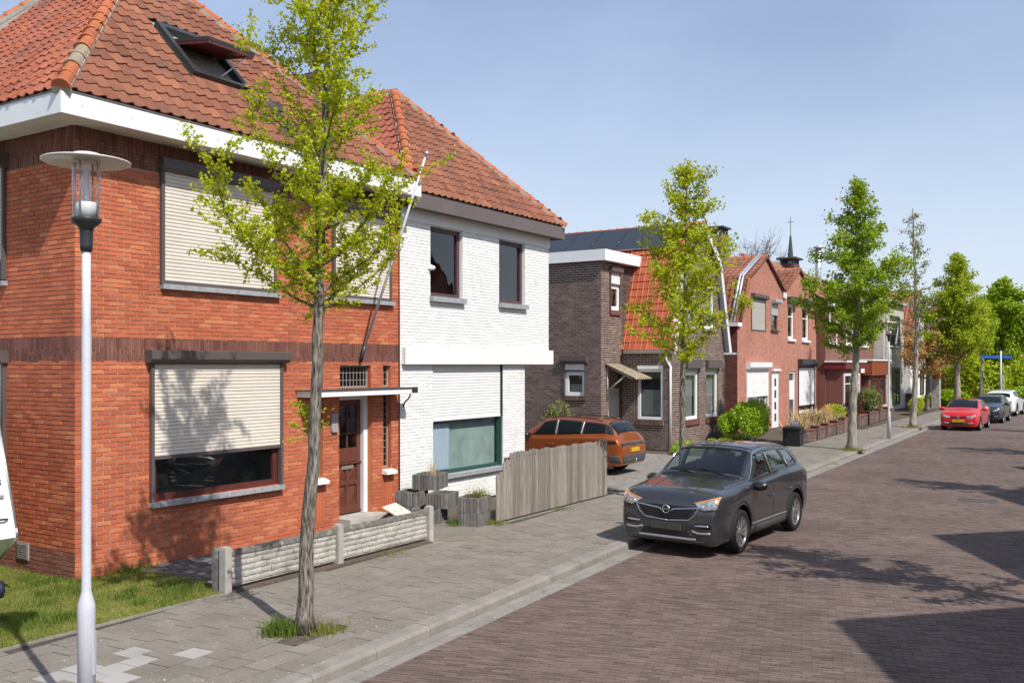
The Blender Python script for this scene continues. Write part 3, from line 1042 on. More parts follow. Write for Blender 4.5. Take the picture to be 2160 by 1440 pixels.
kerb = root('kerb', (-7.1, 13, -0.12), kind='structure')
yy = 2.6
kp = [(0.0, -0.14), (0.0, -0.035), (0.012, -0.012), (0.035, 0.0), (0.22, 0.004), (0.22, -0.14)]
while yy < 66:
    L = 1.0
    g = MB()
    n = 4 if yy < 30 else 2
    for i in range(n):
        y = yy + 0.004 + (L - 0.008) * i / (n - 1)
        for d, z in kp:
            g.v.append((float(XG(y)) - 0.285 - d, y, z))
    q = len(kp)
    for i in range(n - 1):
        for j in range(q - 1):
            g.f.append([i * q + j, i * q + j + 1, (i + 1) * q + j + 1, (i + 1) * q + j])
            g.m.append(0)
            g.sm.append(False)
    g.f.append(list(range(q))[::-1])
    g.f.append([(n - 1) * q + j for j in range(q)])
    g.m += [0, 0]
    g.sm += [False, False]
    o = world_part(g.build('kerb_stone', M['kerb'], kerb), kerb)
    o.location.z += RNG.uniform(-0.004, 0.004)
    yy += L

pav = root('pavement', (-8.5, 12, 0), kind='structure')
g = MB()
for i in range(len(ys) - 1):
    a, b = ys[i], ys[i + 1]
    g.poly([(-10.6, a, -0.011), (float(XG(a)) - 0.5, a, -0.011), (float(XG(b)) - 0.5, b, -0.011), (-10.6, b, -0.011)])
world_part(g.build('pavement_bed', M['paving_joint'], pav), pav)
NEW = [(-8.82, 6.0), (-8.44, 5.87), (-8.63, 5.68), (-8.3, 5.6), (-8.08, 5.68), (-8.12, 6.36), (-8.65, 5.27), (-8.41, 5.31)]
tl = []
ts = 0.3
for r in range(14):
    d0 = 0.51 + r * ts
    y = 1.5 - (ts / 2 if r % 2 else 0)
    while y < 67:
        xc, yc = float(XG(y + ts / 2)) - d0 - ts / 2, y + ts / 2
        lim = -9.86 if yc < 20.3 else (-10.25 if yc < 29.5 else -10.35)
        if xc > lim and not any(abs(xc - t[0]) < 0.36 and abs(yc - t[1]) < 0.38 for t in TREES):
            if not (14.6 < yc < 12.0):
                tl.append((xc, yc, d0, y))
        y += ts
tl_a = np.array([(t[0], t[1]) for t in tl])
newi = {int(np.argmin(np.hypot(tl_a[:, 0] - a, tl_a[:, 1] - b))) for a, b in NEW}
d_ = -np.sin(YAW) * tl_a[:, 0] + np.cos(YAW) * tl_a[:, 1]
px_ = 1080 + 2000 * (np.cos(YAW) * tl_a[:, 0] + np.sin(YAW) * tl_a[:, 1]) / d_
py_ = 768 + 6000 / d_
inv = np.where((d_ > 1) & (px_ > 0) & (px_ < 2160) & (py_ < 1450))[0]
pick = set(inv[np.argsort(d_[inv])[:300]].tolist()) | newi
verts, faces, mi = [], [], []
unit = MB()
unit.box(WORLD_F, -0.1455, 0.1455, -0.1455, 0.1455, -0.02, 0.0)
um = unit.mesh('paving_slab', M['paving'])
um2 = unit.mesh('paving_slab', M['paving_new'])
for i, (xc, yc, d0, y) in enumerate(tl):
    z = RNG.uniform(-0.003, 0.004) + 0.004 * math.sin(xc * 2.1 + yc * 0.9)
    sl = (float(XG(yc + 0.5)) - float(XG(yc - 0.5)))
    if i in pick:
        o = bpy.data.objects.new('paving_slab', um2 if i in newi else um)
        o.parent = pav
        sh = Matrix.Identity(4)
        sh[0][1] = sl
        o.matrix_local = Matrix.Translation((xc + 8.5, yc - 12, z)) @ Matrix.Rotation(-math.atan(sl), 4, 'Z') @ Matrix.Rotation(RNG.gauss(0, 0.006), 4, 'X') @ Matrix.Rotation(RNG.gauss(0, 0.006), 4, 'Y')
        COL.objects.link(o)
        continue
    q = len(verts)
    a, b = y + 0.003, y + ts - 0.003
    zj = [z + RNG.uniform(-0.002, 0.002) for _ in range(4)]
    for zz in ([z - 0.02] * 4, zj):
        verts += [(XG(a) - d0 - 0.003, a, zz[0]), (XG(a) - d0 - ts + 0.003, a, zz[1]), (XG(b) - d0 - ts + 0.003, b, zz[2]), (XG(b) - d0 - 0.003, b, zz[3])]
    faces += [(q + 4, q + 7, q + 6, q + 5), (q, q + 4, q + 5, q + 1), (q + 2, q + 6, q + 7, q + 3), (q + 1, q + 5, q + 6, q + 2), (q, q + 3, q + 7, q + 4)]
world_part(obj('paving_slabs', np_mesh('paving_slabs', np.array(verts), np.array(faces), M['paving']), pav, kind='stuff'), pav)
# back edging strip of the pavement
g = MB()
for y in np.arange(4.0, 20.0, 1.0):
    if 12.9 < y + 0.5 < 14.0:
        continue
    g.box(F((-9.9, y, 0), (0, 1, 0), (1, 0, 0)), 0.004, 0.996, -0.05, 0.012, -0.05, 0.0)
world_part(g.build('edging', M['kerb'], pav), pav)

# the other side of the street: kerb and pavement (beside and behind the camera)
op = MB()
for i in range(len(ys) - 1):
    a, b = ys[i], ys[i + 1]
    xa, xb = float(XG(a)) + 6.4, float(XG(b)) + 6.4
    op.poly([(xa + 0.0, a, -0.14), (xb, b, -0.14), (xb, b, 0.0), (xa, a, 0.0)][::-1])
    op.poly([(xa, a, 0.0), (9, a, 0.0), (9, b, 0.0), (xb, b, 0.0)])
op.build('opposite_pavement', M['paving'], kind='structure')

# path of slabs to the front door, paved strip before the window, soil strip before the white house
g = MB()
g.poly([(-12.2, 12.6, 0.0), (-9.9, 12.6, 0.0), (-9.9, 14.6, 0.0), (-12.2, 14.6, 0.0)])
g.build('door_path', M['paving'], kind='structure')
gp = root('garden_paving', (-11, 10.5, 0), kind='structure')
sm_, smf = [], []
rows = []
for i in range(21):
    for j in range(40):
        rows.append((-12.16 + i * 0.105 + 0.004, -12.16 + i * 0.105 + 0.1, 8.55 + j * 0.105 + (0.05 if i % 2 else 0) + 0.004, 8.55 + j * 0.105 + 0.1 + (0.05 if i % 2 else 0), -0.02, 0.012 + RNG.uniform(-0.004, 0.004)))
v_, f_ = np_boxes(WORLD_F, np.array(rows), 0.006)
world_part(obj('cobbles', np_mesh('cobbles', v_, f_, M['planter_stone']), gp, kind='stuff'), gp)

# driveway of small grey pavers
dw = root('driveway', (-13, 24.5, 0), kind='structure')
rows = []
for i in range(60):
    for j in range(88):
        x0 = -16.0 + i * 0.1
        y0 = 20.4 + j * 0.2 / 2 * 1.0
        if j % 2 == i % 2:
            continue
        rows.append((x0 + 0.003, x0 + 0.097, y0 + 0.003, y0 + 0.197, -0.02, RNG.uniform(-0.003, 0.003)))
v_, f_ = np_boxes(WORLD_F, np.array(rows), 0.003)
world_part(obj('pavers', np_mesh('pavers', v_, f_, M['driveway']), dw, kind='stuff'), dw)


# ------------------------------------------------------------------ grass helpers
def blades(name, pts, hmin, hmax, width, m, lean=0.5, parent=None, segs=1, **k):
    """single tapering blades at pts (N,3)."""
    n = len(pts)
    an = NR.uniform(0, 2 * math.pi, n)
    h = NR.uniform(hmin, hmax, n)
    le = NR.uniform(0.1, 1, n) * lean * h
    la = NR.uniform(0, 2 * math.pi, n)
    side = np.stack([np.cos(an), np.sin(an), np.zeros(n)], 1) * (width / 2 * NR.uniform(0.6, 1.4, n))[:, None]
    ld = np.stack([np.cos(la) * le, np.sin(la) * le, np.zeros(n)], 1)
    mid = pts + ld * 0.35 + np.array([0, 0, 1]) * (h * 0.6)[:, None]
    tip = pts + ld + np.array([0, 0, 1]) * (h * (1 - 0.25 * lean * NR.uniform(0, 1, n)))[:, None]
    V = np.stack([pts - side, pts + side, mid + side * 0.7, tip, mid - side * 0.7], 1).reshape(-1, 3)
    b = np.arange(n) * 5
    Fq = np.concatenate([np.stack([b, b + 1, b + 2, b + 4], 1), np.stack([b + 4, b + 2, b + 3, b + 3], 1)])
    # quads then triangles: use two meshes' worth of triangles
    T = np.concatenate([np.stack([b, b + 1, b + 2], 1), np.stack([b, b + 2, b + 4], 1), np.stack([b + 4, b + 2, b + 3], 1)])
    return obj(name, np_mesh(name, V, T, M[m]), parent, **k)


# lawn beside and before the corner house
lawn = root('lawn', (-12, 6.3, 0), kind='structure')
LP = [(-9.93, 3.6), (-9.93, 8.35), (-10.2, 8.6), (-12.15, 8.75), (-12.15, 7.7), (-17.5, 7.7), (-17.5, 3.6)]
g = MB()
g.poly([(x, y, 0.004) for x, y in LP])
world_part(g.build('turf', M['lawn'], lawn), lawn)
P_ = []
cl = [(NR.uniform(-16, -10), NR.uniform(4, 8.4), NR.uniform(0.08, 0.3)) for _ in range(90)]
while len(P_) < 60000:
    x, y = NR.uniform(-16.5, -9.9), NR.uniform(4.2, 8.75)
    if in_poly(x, y, LP) or (-9.95 < x < -9.86 + 0.05 * NR.normal() and 4 < y < 8.4):
        P_.append((x, y, 0.004))
P_ = np.array(P_)
t_ = blades('lawn_grass', P_, 0.018, 0.05, 0.007, 'grass', 1.1, label='short patchy green and yellow grass beside the corner house', cat='grass', kind='stuff')
Q = []
for cx, cy, r in cl:
    for _ in range(130):
        x, y = cx + NR.normal() * r * 0.5, cy + NR.normal() * r * 0.5
        if in_poly(x, y, LP):
            Q.append((x, y, 0.004))
blades('tall_grass', np.array(Q), 0.05, 0.11, 0.009, 'grass_dark', 0.9, label='longer green grass tufts scattered over the lawn', cat='grass', kind='stuff')


def tuft(x, y, r, n, h0, h1, label, m='grass_dark', lean=0.9, z=0.0, w=0.009, name='grass_tuft', group=None):
    p = np.stack([x + NR.normal(0, r, n), y + NR.normal(0, r, n), np.full(n, z)], 1)
    return blades(name, p, h0, h1, w, m, lean, label=label, cat='grass tuft', group=group, kind='stuff')


for i, (x, y) in enumerate(TREES):
    g = MB()
    g.poly([(x + 0.5 * math.cos(a * 0.785) * (1 + 0.15 * math.sin(a * 3)), y + 0.5 * math.sin(a * 0.785), -0.006) for a in range(8)])
    g.build('tree_pit', M['soil'], kind='structure')
tuft(-7.92, 7.45, 0.1, 480, 0.08, 0.24, 'thick tuft of long grass at the foot of the nearest tree')
tuft(-7.62, 7.78, 0.13, 350, 0.03, 0.12, 'low pale weeds in the pit right of the nearest trunk', m='grass')
tuft(-8.1, 34.1, 0.22, 350, 0.05, 0.16, 'grass ring at the foot of the dense green street tree', m='grass')
tuft(-8.6, 47.9, 0.25, 350, 0.05, 0.16, 'grass ring at the foot of the thin pale-trunked tree', m='grass')
tuft(-9.93, 14.75, 0.1, 160, 0.04, 0.13, 'grass at the base of the fence beside the planters', m='grass')
tuft(-9.9, 17.0, 0.12, 110, 0.03, 0.09, 'small weeds along the middle of the wooden fence foot', m='grass')
tuft(-9.78, 11.5, 0.14, 120, 0.03, 0.08, 'grass sprigs below the garden wall panel', m='grass')
tuft(-10.5, 14.2, 0.06, 70, 0.08, 0.2, 'green weed growing between the concrete planters')
tuft(-12.1, 8.5, 0.14, 220, 0.06, 0.2, 'grass clump against the brick wall below the window')

# pale petals and grit blown along the gutter and the kerb side of the pavement
n = 900
yy = NR.uniform(5, 40, n)
off = np.where(NR.random(n) < 0.35, NR.normal(-0.12, 0.1, n), NR.uniform(-1.6, -0.4, n))
x_ = XG(yy) + off
z_ = np.where(off > -0.28, -0.104, 0.008)
C_ = np.stack([x_, yy, z_], 1)
s_ = NR.uniform(0.006, 0.017, n)[:, None]
a_ = NR.uniform(0, 6.28, n)
t_ = np.stack([np.cos(a_), np.sin(a_), NR.normal(0, 0.12, n)], 1) * s_
b_ = np.stack([-np.sin(a_), np.cos(a_), NR.normal(0, 0.12, n)], 1) * s_ * 0.7
V_ = np.stack([C_ - t_, C_ - b_, C_ + t_, C_ + b_], 1).reshape(-1, 3)
M['petal'] = mat('petal', [(0.5, 0.47, 0.42), (0.4, 0.36, 0.28), (0.55, 0.52, 0.48)], rough=0.9, namt=0.1, bump=0)
obj('fallen_petals', np_mesh('fallen_petals', V_, np.arange(n * 4).reshape(-1, 4), M['petal']), label='pale petals and grit scattered along the gutter and kerb', cat='petals', kind='stuff')


# ------------------------------------------------------------------ the red corner house
def hip_roof(parent, x0, x1, y0, y1, z, pitch, mats, deck, tile_w=0.212, tile_l=0.275, fronts=('px', 'ny', 'py'), pieces=None, near=None, holes=None, alt=None, lim=None, lichen=()):
    """ridge runs along X; x1 is the street side. Returns the ridge points."""
    t = math.tan(math.radians(pitch))
    h = (y1 - y0) / 2
    zr = z + h * t
    ym = (y0 + y1) / 2
    sl = math.hypot(h, h * t)
    cp, sp = math.cos(math.radians(pitch)), math.sin(math.radians(pitch))
    P1, P2 = Vector((x1 - h, ym, zr)), Vector((x0 + h, ym, zr))
    L = x1 - x0
    out = {}
    pieces = pieces or {}
    near = near or {}
    holes = holes or {}
    # street slope
    fr = F((x1, y0, z), (0, 1, 0), (sp, 0, cp), (-cp, 0, sp))
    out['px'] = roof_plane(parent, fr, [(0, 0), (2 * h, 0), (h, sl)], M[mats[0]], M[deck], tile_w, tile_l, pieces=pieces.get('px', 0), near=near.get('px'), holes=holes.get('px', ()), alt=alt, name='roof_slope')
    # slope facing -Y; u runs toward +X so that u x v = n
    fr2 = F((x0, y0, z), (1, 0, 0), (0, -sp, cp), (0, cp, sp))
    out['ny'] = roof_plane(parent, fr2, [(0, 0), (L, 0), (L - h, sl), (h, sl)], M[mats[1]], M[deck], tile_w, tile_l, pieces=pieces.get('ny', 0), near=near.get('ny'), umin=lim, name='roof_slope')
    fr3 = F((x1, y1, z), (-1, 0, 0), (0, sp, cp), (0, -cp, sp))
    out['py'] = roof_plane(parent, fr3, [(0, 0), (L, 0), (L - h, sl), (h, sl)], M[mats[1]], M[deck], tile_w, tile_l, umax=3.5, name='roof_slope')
    b = MB()
    b.poly([(x0, y1, z), (x0, y0, z), tuple(P2)])
    b.build('roof_back', M[deck], parent)
    up = Vector((0, 0, 1))
    hip_line(parent, (x1, y0, z), P1, up, lichen=lichen)
    hip_line(parent, (x1, y1, z), P1, up)
    hip_line(parent, (x0, y0, z), P2, up)
    hip_line(parent, P2, P1, up)
    return out


H1X, H1Y = -12.18, 7.68
h1 = root('brick_house', (H1X, H1Y, 0), 0, 'red brick corner house with beige roller shutters and open roof window', 'house')
FR = F((0, 0, 0), (0, 1, 0), (1, 0, 0))                 # street face
SD = F((0, 0, 0), (-1, 0, 0), (0, -1, 0))               # side face, u runs away from the street
L1 = 6.92
WU = (1.39, 3.62, 4.23, 6.1)
WU2 = (5.05, 6.62, 4.25, 6.0)
WG = (1.2, 3.77, 0.95, 3.02)
DOOR = (5.22, 6.13, 0.0, 2.41, 0.2)
TRW = (5.24, 6.09, 2.56, 2.98, 0.12)
NWl = (4.55, 4.8, 0.98, 2.41, 0.12)
NWr = (6.44, 6.69, 0.98, 2.41, 0.12)
NWr2 = (6.44, 6.69, 2.56, 2.98, 0.12)
NWl2 = (4.55, 4.8, 2.56, 2.98, 0.12)
front = brick_wall(h1, FR, 0, L1, 0, 6.36, [WU, WU2, WG, DOOR, TRW, NWl, NWr, NWr2, NWl2], M['brick_red'], M['mortar'],
                   bands=[(3.03, 3.38, 'soldier', M['brick_dark']), (5.86, 6.36, 'soldier', M['brick_dark'])], pieces=300, near=(2.4, 1.6), name='wall', seed=3)
side = brick_wall(h1, SD, 0.0, 10.0, 0, 6.36, [(1.74, 4.2, 0.95, 3.02), (1.74, 4.2, 4.23, 6.1)], M['brick_red'], M['mortar_dirty'],
                  bands=[(0, 0.39, 'plinth', M['brick_plinth']), (3.03, 3.38, 'soldier', M['brick_dark']), (5.86, 6.36, 'soldier', M['brick_dark'])], brick_u=(0.0, 3.2), name='wall', seed=5, jit=0.003)
g = MB()
g.box(F((0, 0, 0), (-1, 0, 0), (0, 1, 0)), 0.2, 10, 0, 6.3, L1 - 0.02, L1 - 0.01)
g.box(F((0, 0, 0), (-1, 0, 0), (0, 1, 0)), 9.99, 10, 0, 6.3, 0.0, L1)
g.build('wall', M['brick_red'], h1)
# eaves: soffit boards, white fascia with gutter lip and screw heads
o = 0.54
e0, e1 = -o, L1 + 0.04
g = MB()
SO = F((0, 0, 0), (0, 1, 0), (0, 0, 1), (-1, 0, 0))
for i in range(4):
    a = -o + 0.02 + i * 0.14
    g.box(F((0, 0, 6.3), (0, 1, 0), (1, 0, 0)), e0 + 0.02, e1 - 0.02, 0.0, 0.03, -a - 0.134, -a)
g.build('soffit', M['soffit'], h1)
g = MB()
for i in range(4):
    a = 0.02 + i * 0.13
    g.box(F((0, 0, 6.301), (-1, 0, 0), (0, -1, 0)), 0.0, 10.4, 0.0, 0.03, a, a + 0.124)
g.build('soffit', M['soffit'], h1)
g = MB()
g.box(F((o, 0, 6.28), (0, 1, 0), (1, 0, 0)), e0, e1, 0.0, 0.29, -0.03, 0.0)
g.box(F((o, 0, 6.28), (0, 1, 0), (1, 0, 0)), e0, e1, 0.292, 0.312, -0.05, 0.012, 1)
g.box(F((0, -o, 6.28), (-1, 0, 0), (0, -1, 0)), -o + 0.03, 10.5, 0.0, 0.29, -0.03, 0.0)
g.box(F((0, -o, 6.28), (-1, 0, 0), (0, -1, 0)), -o + 0.013, 10.5, 0.292, 0.312, -0.05, 0.012, 1)
g.box(F((o, e1, 6.28), (-1, 0, 0), (0, 1, 0)), 0.031, 0.7, 0.0, 0.29, -0.03, 0.0)
fas = g.build('fascia', [M['white_trim'], M['brown_trim']], h1)
sc = MB()
sc.lathe([(0.011, 0.0), (0.009, 0.004), (0.0, 0.005)], seg=8, axis='x')
sme = sc.mesh('screw', M['lead'])
for i in range(10):
    s_ = obj('screw', sme, fas)
    s_.location = (o, e0 + 0.3 + i * 0.75, 6.28 + 0.145)
# roof
ZR = 6.59
PITCH = 46
SKY = (2.86, 4.02, 1.46, 2.86)
rx1, ry0, ry1 = o, -o, L1 + 0.05
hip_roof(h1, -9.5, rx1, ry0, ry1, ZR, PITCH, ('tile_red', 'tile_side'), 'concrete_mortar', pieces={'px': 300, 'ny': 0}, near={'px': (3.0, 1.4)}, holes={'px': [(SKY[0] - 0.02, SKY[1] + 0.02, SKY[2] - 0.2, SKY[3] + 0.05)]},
         alt=lambda a, b: 3.62 < a < 4.55 and 0.15 < b < 1.28 and (a - 3.55) > (1.0 - b) * 0.55 and RNG.random() < 0.72, lim=4.0, lichen=(2, 3))
cp, sp = math.cos(math.radians(PITCH)), math.sin(math.radians(PITCH))
RS = F((rx1, ry0, ZR), (0, 1, 0), (sp, 0, cp), (-cp, 0, sp))
# roof window: outer frame, dark well, hinged sash swung open, prop
g = MB()
a, b, c, d = SKY
for (u0, u1, v0, v1) in ((a, a + 0.1, c, d), (b - 0.1, b, c, d), (a + 0.1, b - 0.1, d - 0.12, d), (a + 0.1, b - 0.1, c, c + 0.08)):
    g.box(RS, u0, u1, v0, v1, -0.06, 0.1)
g.box(RS, a - 0.02, b + 0.02, c - 0.2, c, -0.03, 0.02, 1)
sw = g.build('roof_window', [M['dark_metal'], M['tile_red']], h1)
g = MB()
g.box(RS, a + 0.1, b - 0.1, c + 0.08, d - 0.12, -0.75, -0.7)
for (u0, u1, v0, v1) in ((a + 0.09, a + 0.1, c + 0.08, d - 0.12), (b - 0.1, b - 0.09, c + 0.08, d - 0.12), (a + 0.1, b - 0.1, d - 0.12, d - 0.11), (a + 0.1, b - 0.1, c + 0.07, c + 0.08)):
    g.box(RS, u0, u1, v0, v1, -0.75, -0.05)
g.build('well', M['room_lit'], sw)
pv = (c + d) / 2 + 0.2
ang = math.radians(38)
vv = (RS.v * math.cos(ang) + RS.n * -math.sin(ang))
nn = (RS.n * math.cos(ang) + RS.v * math.sin(ang))
SA = F(RS.p(a + 0.1, pv, 0.06), RS.u, nn, vv)
w_ = b - a - 0.2
lo, hi = -(pv - c) + 0.02, (d - pv) - 0.1
g = MB()
for (u0, u1, v0, v1) in ((0.004, 0.07, lo, hi), (w_ - 0.07, w_ - 0.004, lo, hi), (0.07, w_ - 0.07, lo, lo + 0.09), (0.07, w_ - 0.07, hi - 0.07, hi)):
    g.box(SA, u0, u1, v0, v1, 0.0, 0.05)
    g.box(SA, u0 + 0.005, u1 - 0.005, v0 + 0.005, v1 - 0.005, -0.05, -0.001, 1)
sash = g.build('sash', [M['dark_metal'], M['frame_brown']], sw)
g = MB()
g.box(SA, 0.07, w_ - 0.07, lo + 0.09, hi - 0.07, 0.01, 0.02)
g.build('pane', M['glass'], sash)
g = MB()
g.box(SA, 0.075, w_ - 0.075, lo + 0.095, hi - 0.075, -0.03, -0.02)
g.build('blind', M['maroon_paint'], sash)
g = MB()
g.tube([RS.p(a + 0.55, c + 0.1, 0.0), SA.p(w_ - 0.1, lo + 0.05, -0.03)], 0.014, 6)
g.tube([RS.p(a + 0.12, c + 0.35, 0.0), RS.p(a + 0.6, c + 0.1, 0.0)], 0.012, 6)
g.build('stay', M['galv'], sw)
# shutters, windows
shutter(h1, FR, WU[0] - 0.03, WU[1] + 0.03, WU[2] - 0.02, 5.9, 0.03, box_h=0.2, box_d=0.13, box_over=0.02)
g = MB()
g.box(FR, WU[0] - 0.02, WU[1] + 0.1, WU[2] - 0.1, WU[2] - 0.025, -0.05, 0.09)
g.build('sill', M['blue_stone'], h1)
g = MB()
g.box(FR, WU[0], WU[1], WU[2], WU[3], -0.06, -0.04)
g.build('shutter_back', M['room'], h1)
shutter(h1, FR, WU2[0] - 0.03, WU2[1] + 0.03, WU2[2] - 0.02, 5.82, 0.03, box_h=0.19, box_d=0.13, box_over=0.02)
g = MB()
g.box(FR, WU2[0] - 0.05, WU2[1] + 0.1, WU2[2] - 0.1, WU2[2] - 0.025, -0.05, 0.09)
g.build('sill', M['blue_stone'], h1)
g = MB()
g.box(FR, WU2[0], WU2[1], WU2[2], WU2[3], -0.06, -0.04)
g.build('shutter_back', M['room'], h1)
shutter(h1, FR, WG[0] - 0.02, WG[1] + 0.02, 1.58, 3.02, 0.03, box_h=0.19, box_d=0.17, box_over=0.07, end_to=0.95)
window(h1, FR, WG[0] + 0.03, WG[1] - 0.03, WG[2], 1.75, n=-0.06, fw=0.1, fm='frame_brown', sill='blue_stone', sill_over=0.05, sill_h=0.075, sill_out=0.11, room='room_mid', room_d=0.5)
for (z0, z1, t_) in ((0.95, 3.02, 0.19), (4.25, 5.9, 0.2)):
    shutter(h1, SD, 1.72, 4.22, z0 + 0.25 if z0 > 4 else z0 + 0.3, z1, 0.03, box_h=t_, box_d=0.15, box_over=0.05, m='slat', end_to=z0)
    g = MB()
    g.box(SD, 1.74, 4.2, z0, z1, -0.08, -0.06)
    g.build('shutter_back', M['room'], h1)
    g = MB()
    g.box(SD, 1.7, 4.25, z0 - 0.09, z0 - 0.02, -0.05, 0.08)
    g.build('sill', M['blue_stone'], h1)
# door: white frame, panelled brown leaf with six panes, letterbox, step
D0, D1 = DOOR[0], DOOR[1]
g = MB()
g.box(FR, D0, D0 + 0.07, 0.17, 2.41, -0.26, -0.15).box(FR, D1 - 0.11, D1, 0.17, 2.41, -0.26, -0.12)
g.box(FR, D0 + 0.07, D1 - 0.11, 2.33, 2.41, -0.26, -0.155)
dr = g.build('door_frame', M['white_trim'], h1)
DN = -0.2
dl, drr = D0 + 0.075, D1 - 0.115
g = MB()
st = 0.1
g.box(FR, dl, dl + st, 0.18, 2.325, DN - 0.04, DN).box(FR, drr - st, drr, 0.18, 2.325, DN - 0.04, DN)
for z0, z1 in ((0.18, 0.34), (0.72, 0.8), (1.16, 1.42), (2.22, 2.325)):
    g.box(FR, dl + st, drr - st, z0, z1, DN - 0.04, DN - 0.002)
mid = (dl + drr) / 2
g.box(FR, mid - 0.04, mid + 0.04, 0.34, 1.16, DN - 0.04, DN - 0.004)
g.box(FR, mid - 0.015, mid + 0.015, 1.42, 2.22, DN - 0.03, DN - 0.004)
for z in (1.69, 1.95):
    g.box(FR, dl + st, drr - st, z - 0.013, z + 0.013, DN - 0.03, DN - 0.006)
g.box(FR, dl - 0.002, drr + 0.002, 1.12, 1.15, DN, DN + 0.03)
g.box(FR, dl - 0.002, drr + 0.002, 0.2, 0.23, DN, DN + 0.025)
leaf = g.build('door', M['door_wood'], h1)
for (u0, u1) in ((dl + st, mid - 0.04), (mid + 0.04, drr - st)):
    for (z0, z1) in ((0.34, 0.72), (0.8, 1.16)):
        q = MB()
        fr = FR
        q.box(fr, u0, u1, z0, z1, DN - 0.04, DN - 0.03)
        um_, zm = (u0 + u1) / 2, (z0 + z1) / 2
        B = [fr.p(u0 + 0.03, z0 + 0.03, DN - 0.029), fr.p(u1 - 0.03, z0 + 0.03, DN - 0.029), fr.p(u1 - 0.03, z1 - 0.03, DN - 0.029), fr.p(u0 + 0.03, z1 - 0.03, DN - 0.029), fr.p(um_, zm, DN + 0.01)]
        q.add(B, [(0, 1, 4), (1, 2, 4), (2, 3, 4), (3, 0, 4)])
        q.build('panel', M['door_wood'], leaf)
g = MB()
g.poly([FR.p(dl + st, 1.42, DN - 0.025), FR.p(drr - st, 1.42, DN - 0.025), FR.p(drr - st, 2.22, DN - 0.025), FR.p(dl + st, 2.22, DN - 0.025)])
g.build('pane', M['glass'], leaf)
g = MB()
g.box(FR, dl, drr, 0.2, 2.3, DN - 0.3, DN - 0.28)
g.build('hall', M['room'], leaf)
g = MB()
g.box(FR, mid - 0.17, mid + 0.15, 1.02, 1.09, DN - 0.002, DN + 0.012)
g.build('letterbox', M['brass'], leaf)
g = MB()
g.box(FR, D0 - 0.05, D1 + 0.12, 0.0, 0.165, -0.3, 0.32)
g.build('doorstep', M['concrete'], h1)
# narrow leaded windows and the fanlight, with lead cames
for (u0, u1, z0, z1, r_) in (TRW, NWl, NWr, NWr2, NWl2):
    q = MB()
    n_ = -0.1
    q.box(FR, u0, u0 + 0.03, z0, z1, n_ - 0.03, n_ + 0.01).box(FR, u1 - 0.03, u1, z0, z1, n_ - 0.03, n_ + 0.01)
    q.box(FR, u0 + 0.03, u1 - 0.03, z0, z0 + 0.03, n_ - 0.03, n_ + 0.008).box(FR, u0 + 0.03, u1 - 0.03, z1 - 0.03, z1, n_ - 0.03, n_ + 0.008)
    wq = q.build('leaded_window', M['lead'], h1)
    q = MB()
    q.poly([FR.p(u0, z0, n_ - 0.01), FR.p(u1, z0, n_ - 0.01), FR.p(u1, z1, n_ - 0.01), FR.p(u0, z1, n_ - 0.01)])
    q.build('pane', M['glass_leaded'], wq)
    q = MB()
    q.box(FR, u0, u1, z0, z1, n_ - 0.25, n_ - 0.24)
    q.build('interior', M['room_lit'], wq)
    q = MB()
    nu, nz_ = max(2, int((u1 - u0) / 0.085)), max(3, int((z1 - z0) / 0.13))
    for i in range(1, nu):
        x = u0 + (u1 - u0) * i / nu
        q.box(FR, x - 0.005, x + 0.005, z0, z1, n_ - 0.009, n_ + 0.002)
    for i in range(1, nz_):
        z = z0 + (z1 - z0) * i / nz_
        q.box(FR, u0, u1, z - 0.005, z + 0.005, n_ - 0.009, n_ + 0.001)
    q.build('lead_cames', M['lead'], wq)
for (u0, u1, z0, z1, r_) in (NWl, NWr):
    q = MB()
    q.add([FR.p(u0 - 0.03, z0 - 0.12, -0.1), FR.p(u1 + 0.03, z0 - 0.12, -0.1), FR.p(u1 + 0.03, z0 - 0.12, 0.14), FR.p(u0 - 0.03, z0 - 0.12, 0.14),
           FR.p(u0 - 0.03, z0 - 0.003, -0.1), FR.p(u1 + 0.03, z0 - 0.003, -0.1), FR.p(u1 + 0.03, z0 - 0.06, 0.14), FR.p(u0 - 0.03, z0 - 0.06, 0.14)],
          [(0, 3, 2, 1), (4, 5, 6, 7), (3, 7, 6, 2), (0, 4, 7, 3), (1, 2, 6, 5)][::1])
    q.build('sill', M['white_render'], h1)
    q = MB()
    for i in range(5):
        x = u0 - 0.02 + i * 0.06
        q.box(FR, x, x + 0.052, 0.18, z0 - 0.13, -0.01, 0.006)
    q.build('soldier_panel', M['brick_red'], h1)
# canopy slab, end gutter box and bracket
g = MB()
g.box(FR, 4.15, 6.78, 2.43, 2.53, 0.0, 0.45)
g.box(FR, 4.12, 6.8, 2.532, 2.55, 0.0, 0.47, 1)
can = g.build('canopy', [M['white_render'], M['slate']], h1)
g = MB()
g.box(FR, 6.81, 6.98, 2.44, 2.55, 0.28, 0.44)
g.tube([FR.p(6.86, 2.44, 0.36), FR.p(6.84, 2.34, 0.33), FR.p(6.8, 2.25, 0.25), FR.p(6.79, 2.16, 0.22)], 0.016, 6)
g.build('bracket', M['dark_metal'], can)
g = MB()
g.box(FR, 5.0, 5.16, 1.78, 2.1, 0.002, 0.03)
g.box(FR, 5.005, 5.155, 1.76, 1.8, 0.031, 0.05)
g.build('name_plate', M['plate_grey'], h1)
g = MB()
g.tube([FR.p(L1 - 0.01, 0.4, 0.03), FR.p(L1 - 0.01, 6.3, 0.03)], 0.012, 6)
g.build('cable', M['brown_trim'], h1)
g = MB()
g.box(SD, 1.12, 1.42, 0.17, 0.42, 0.002, 0.02)
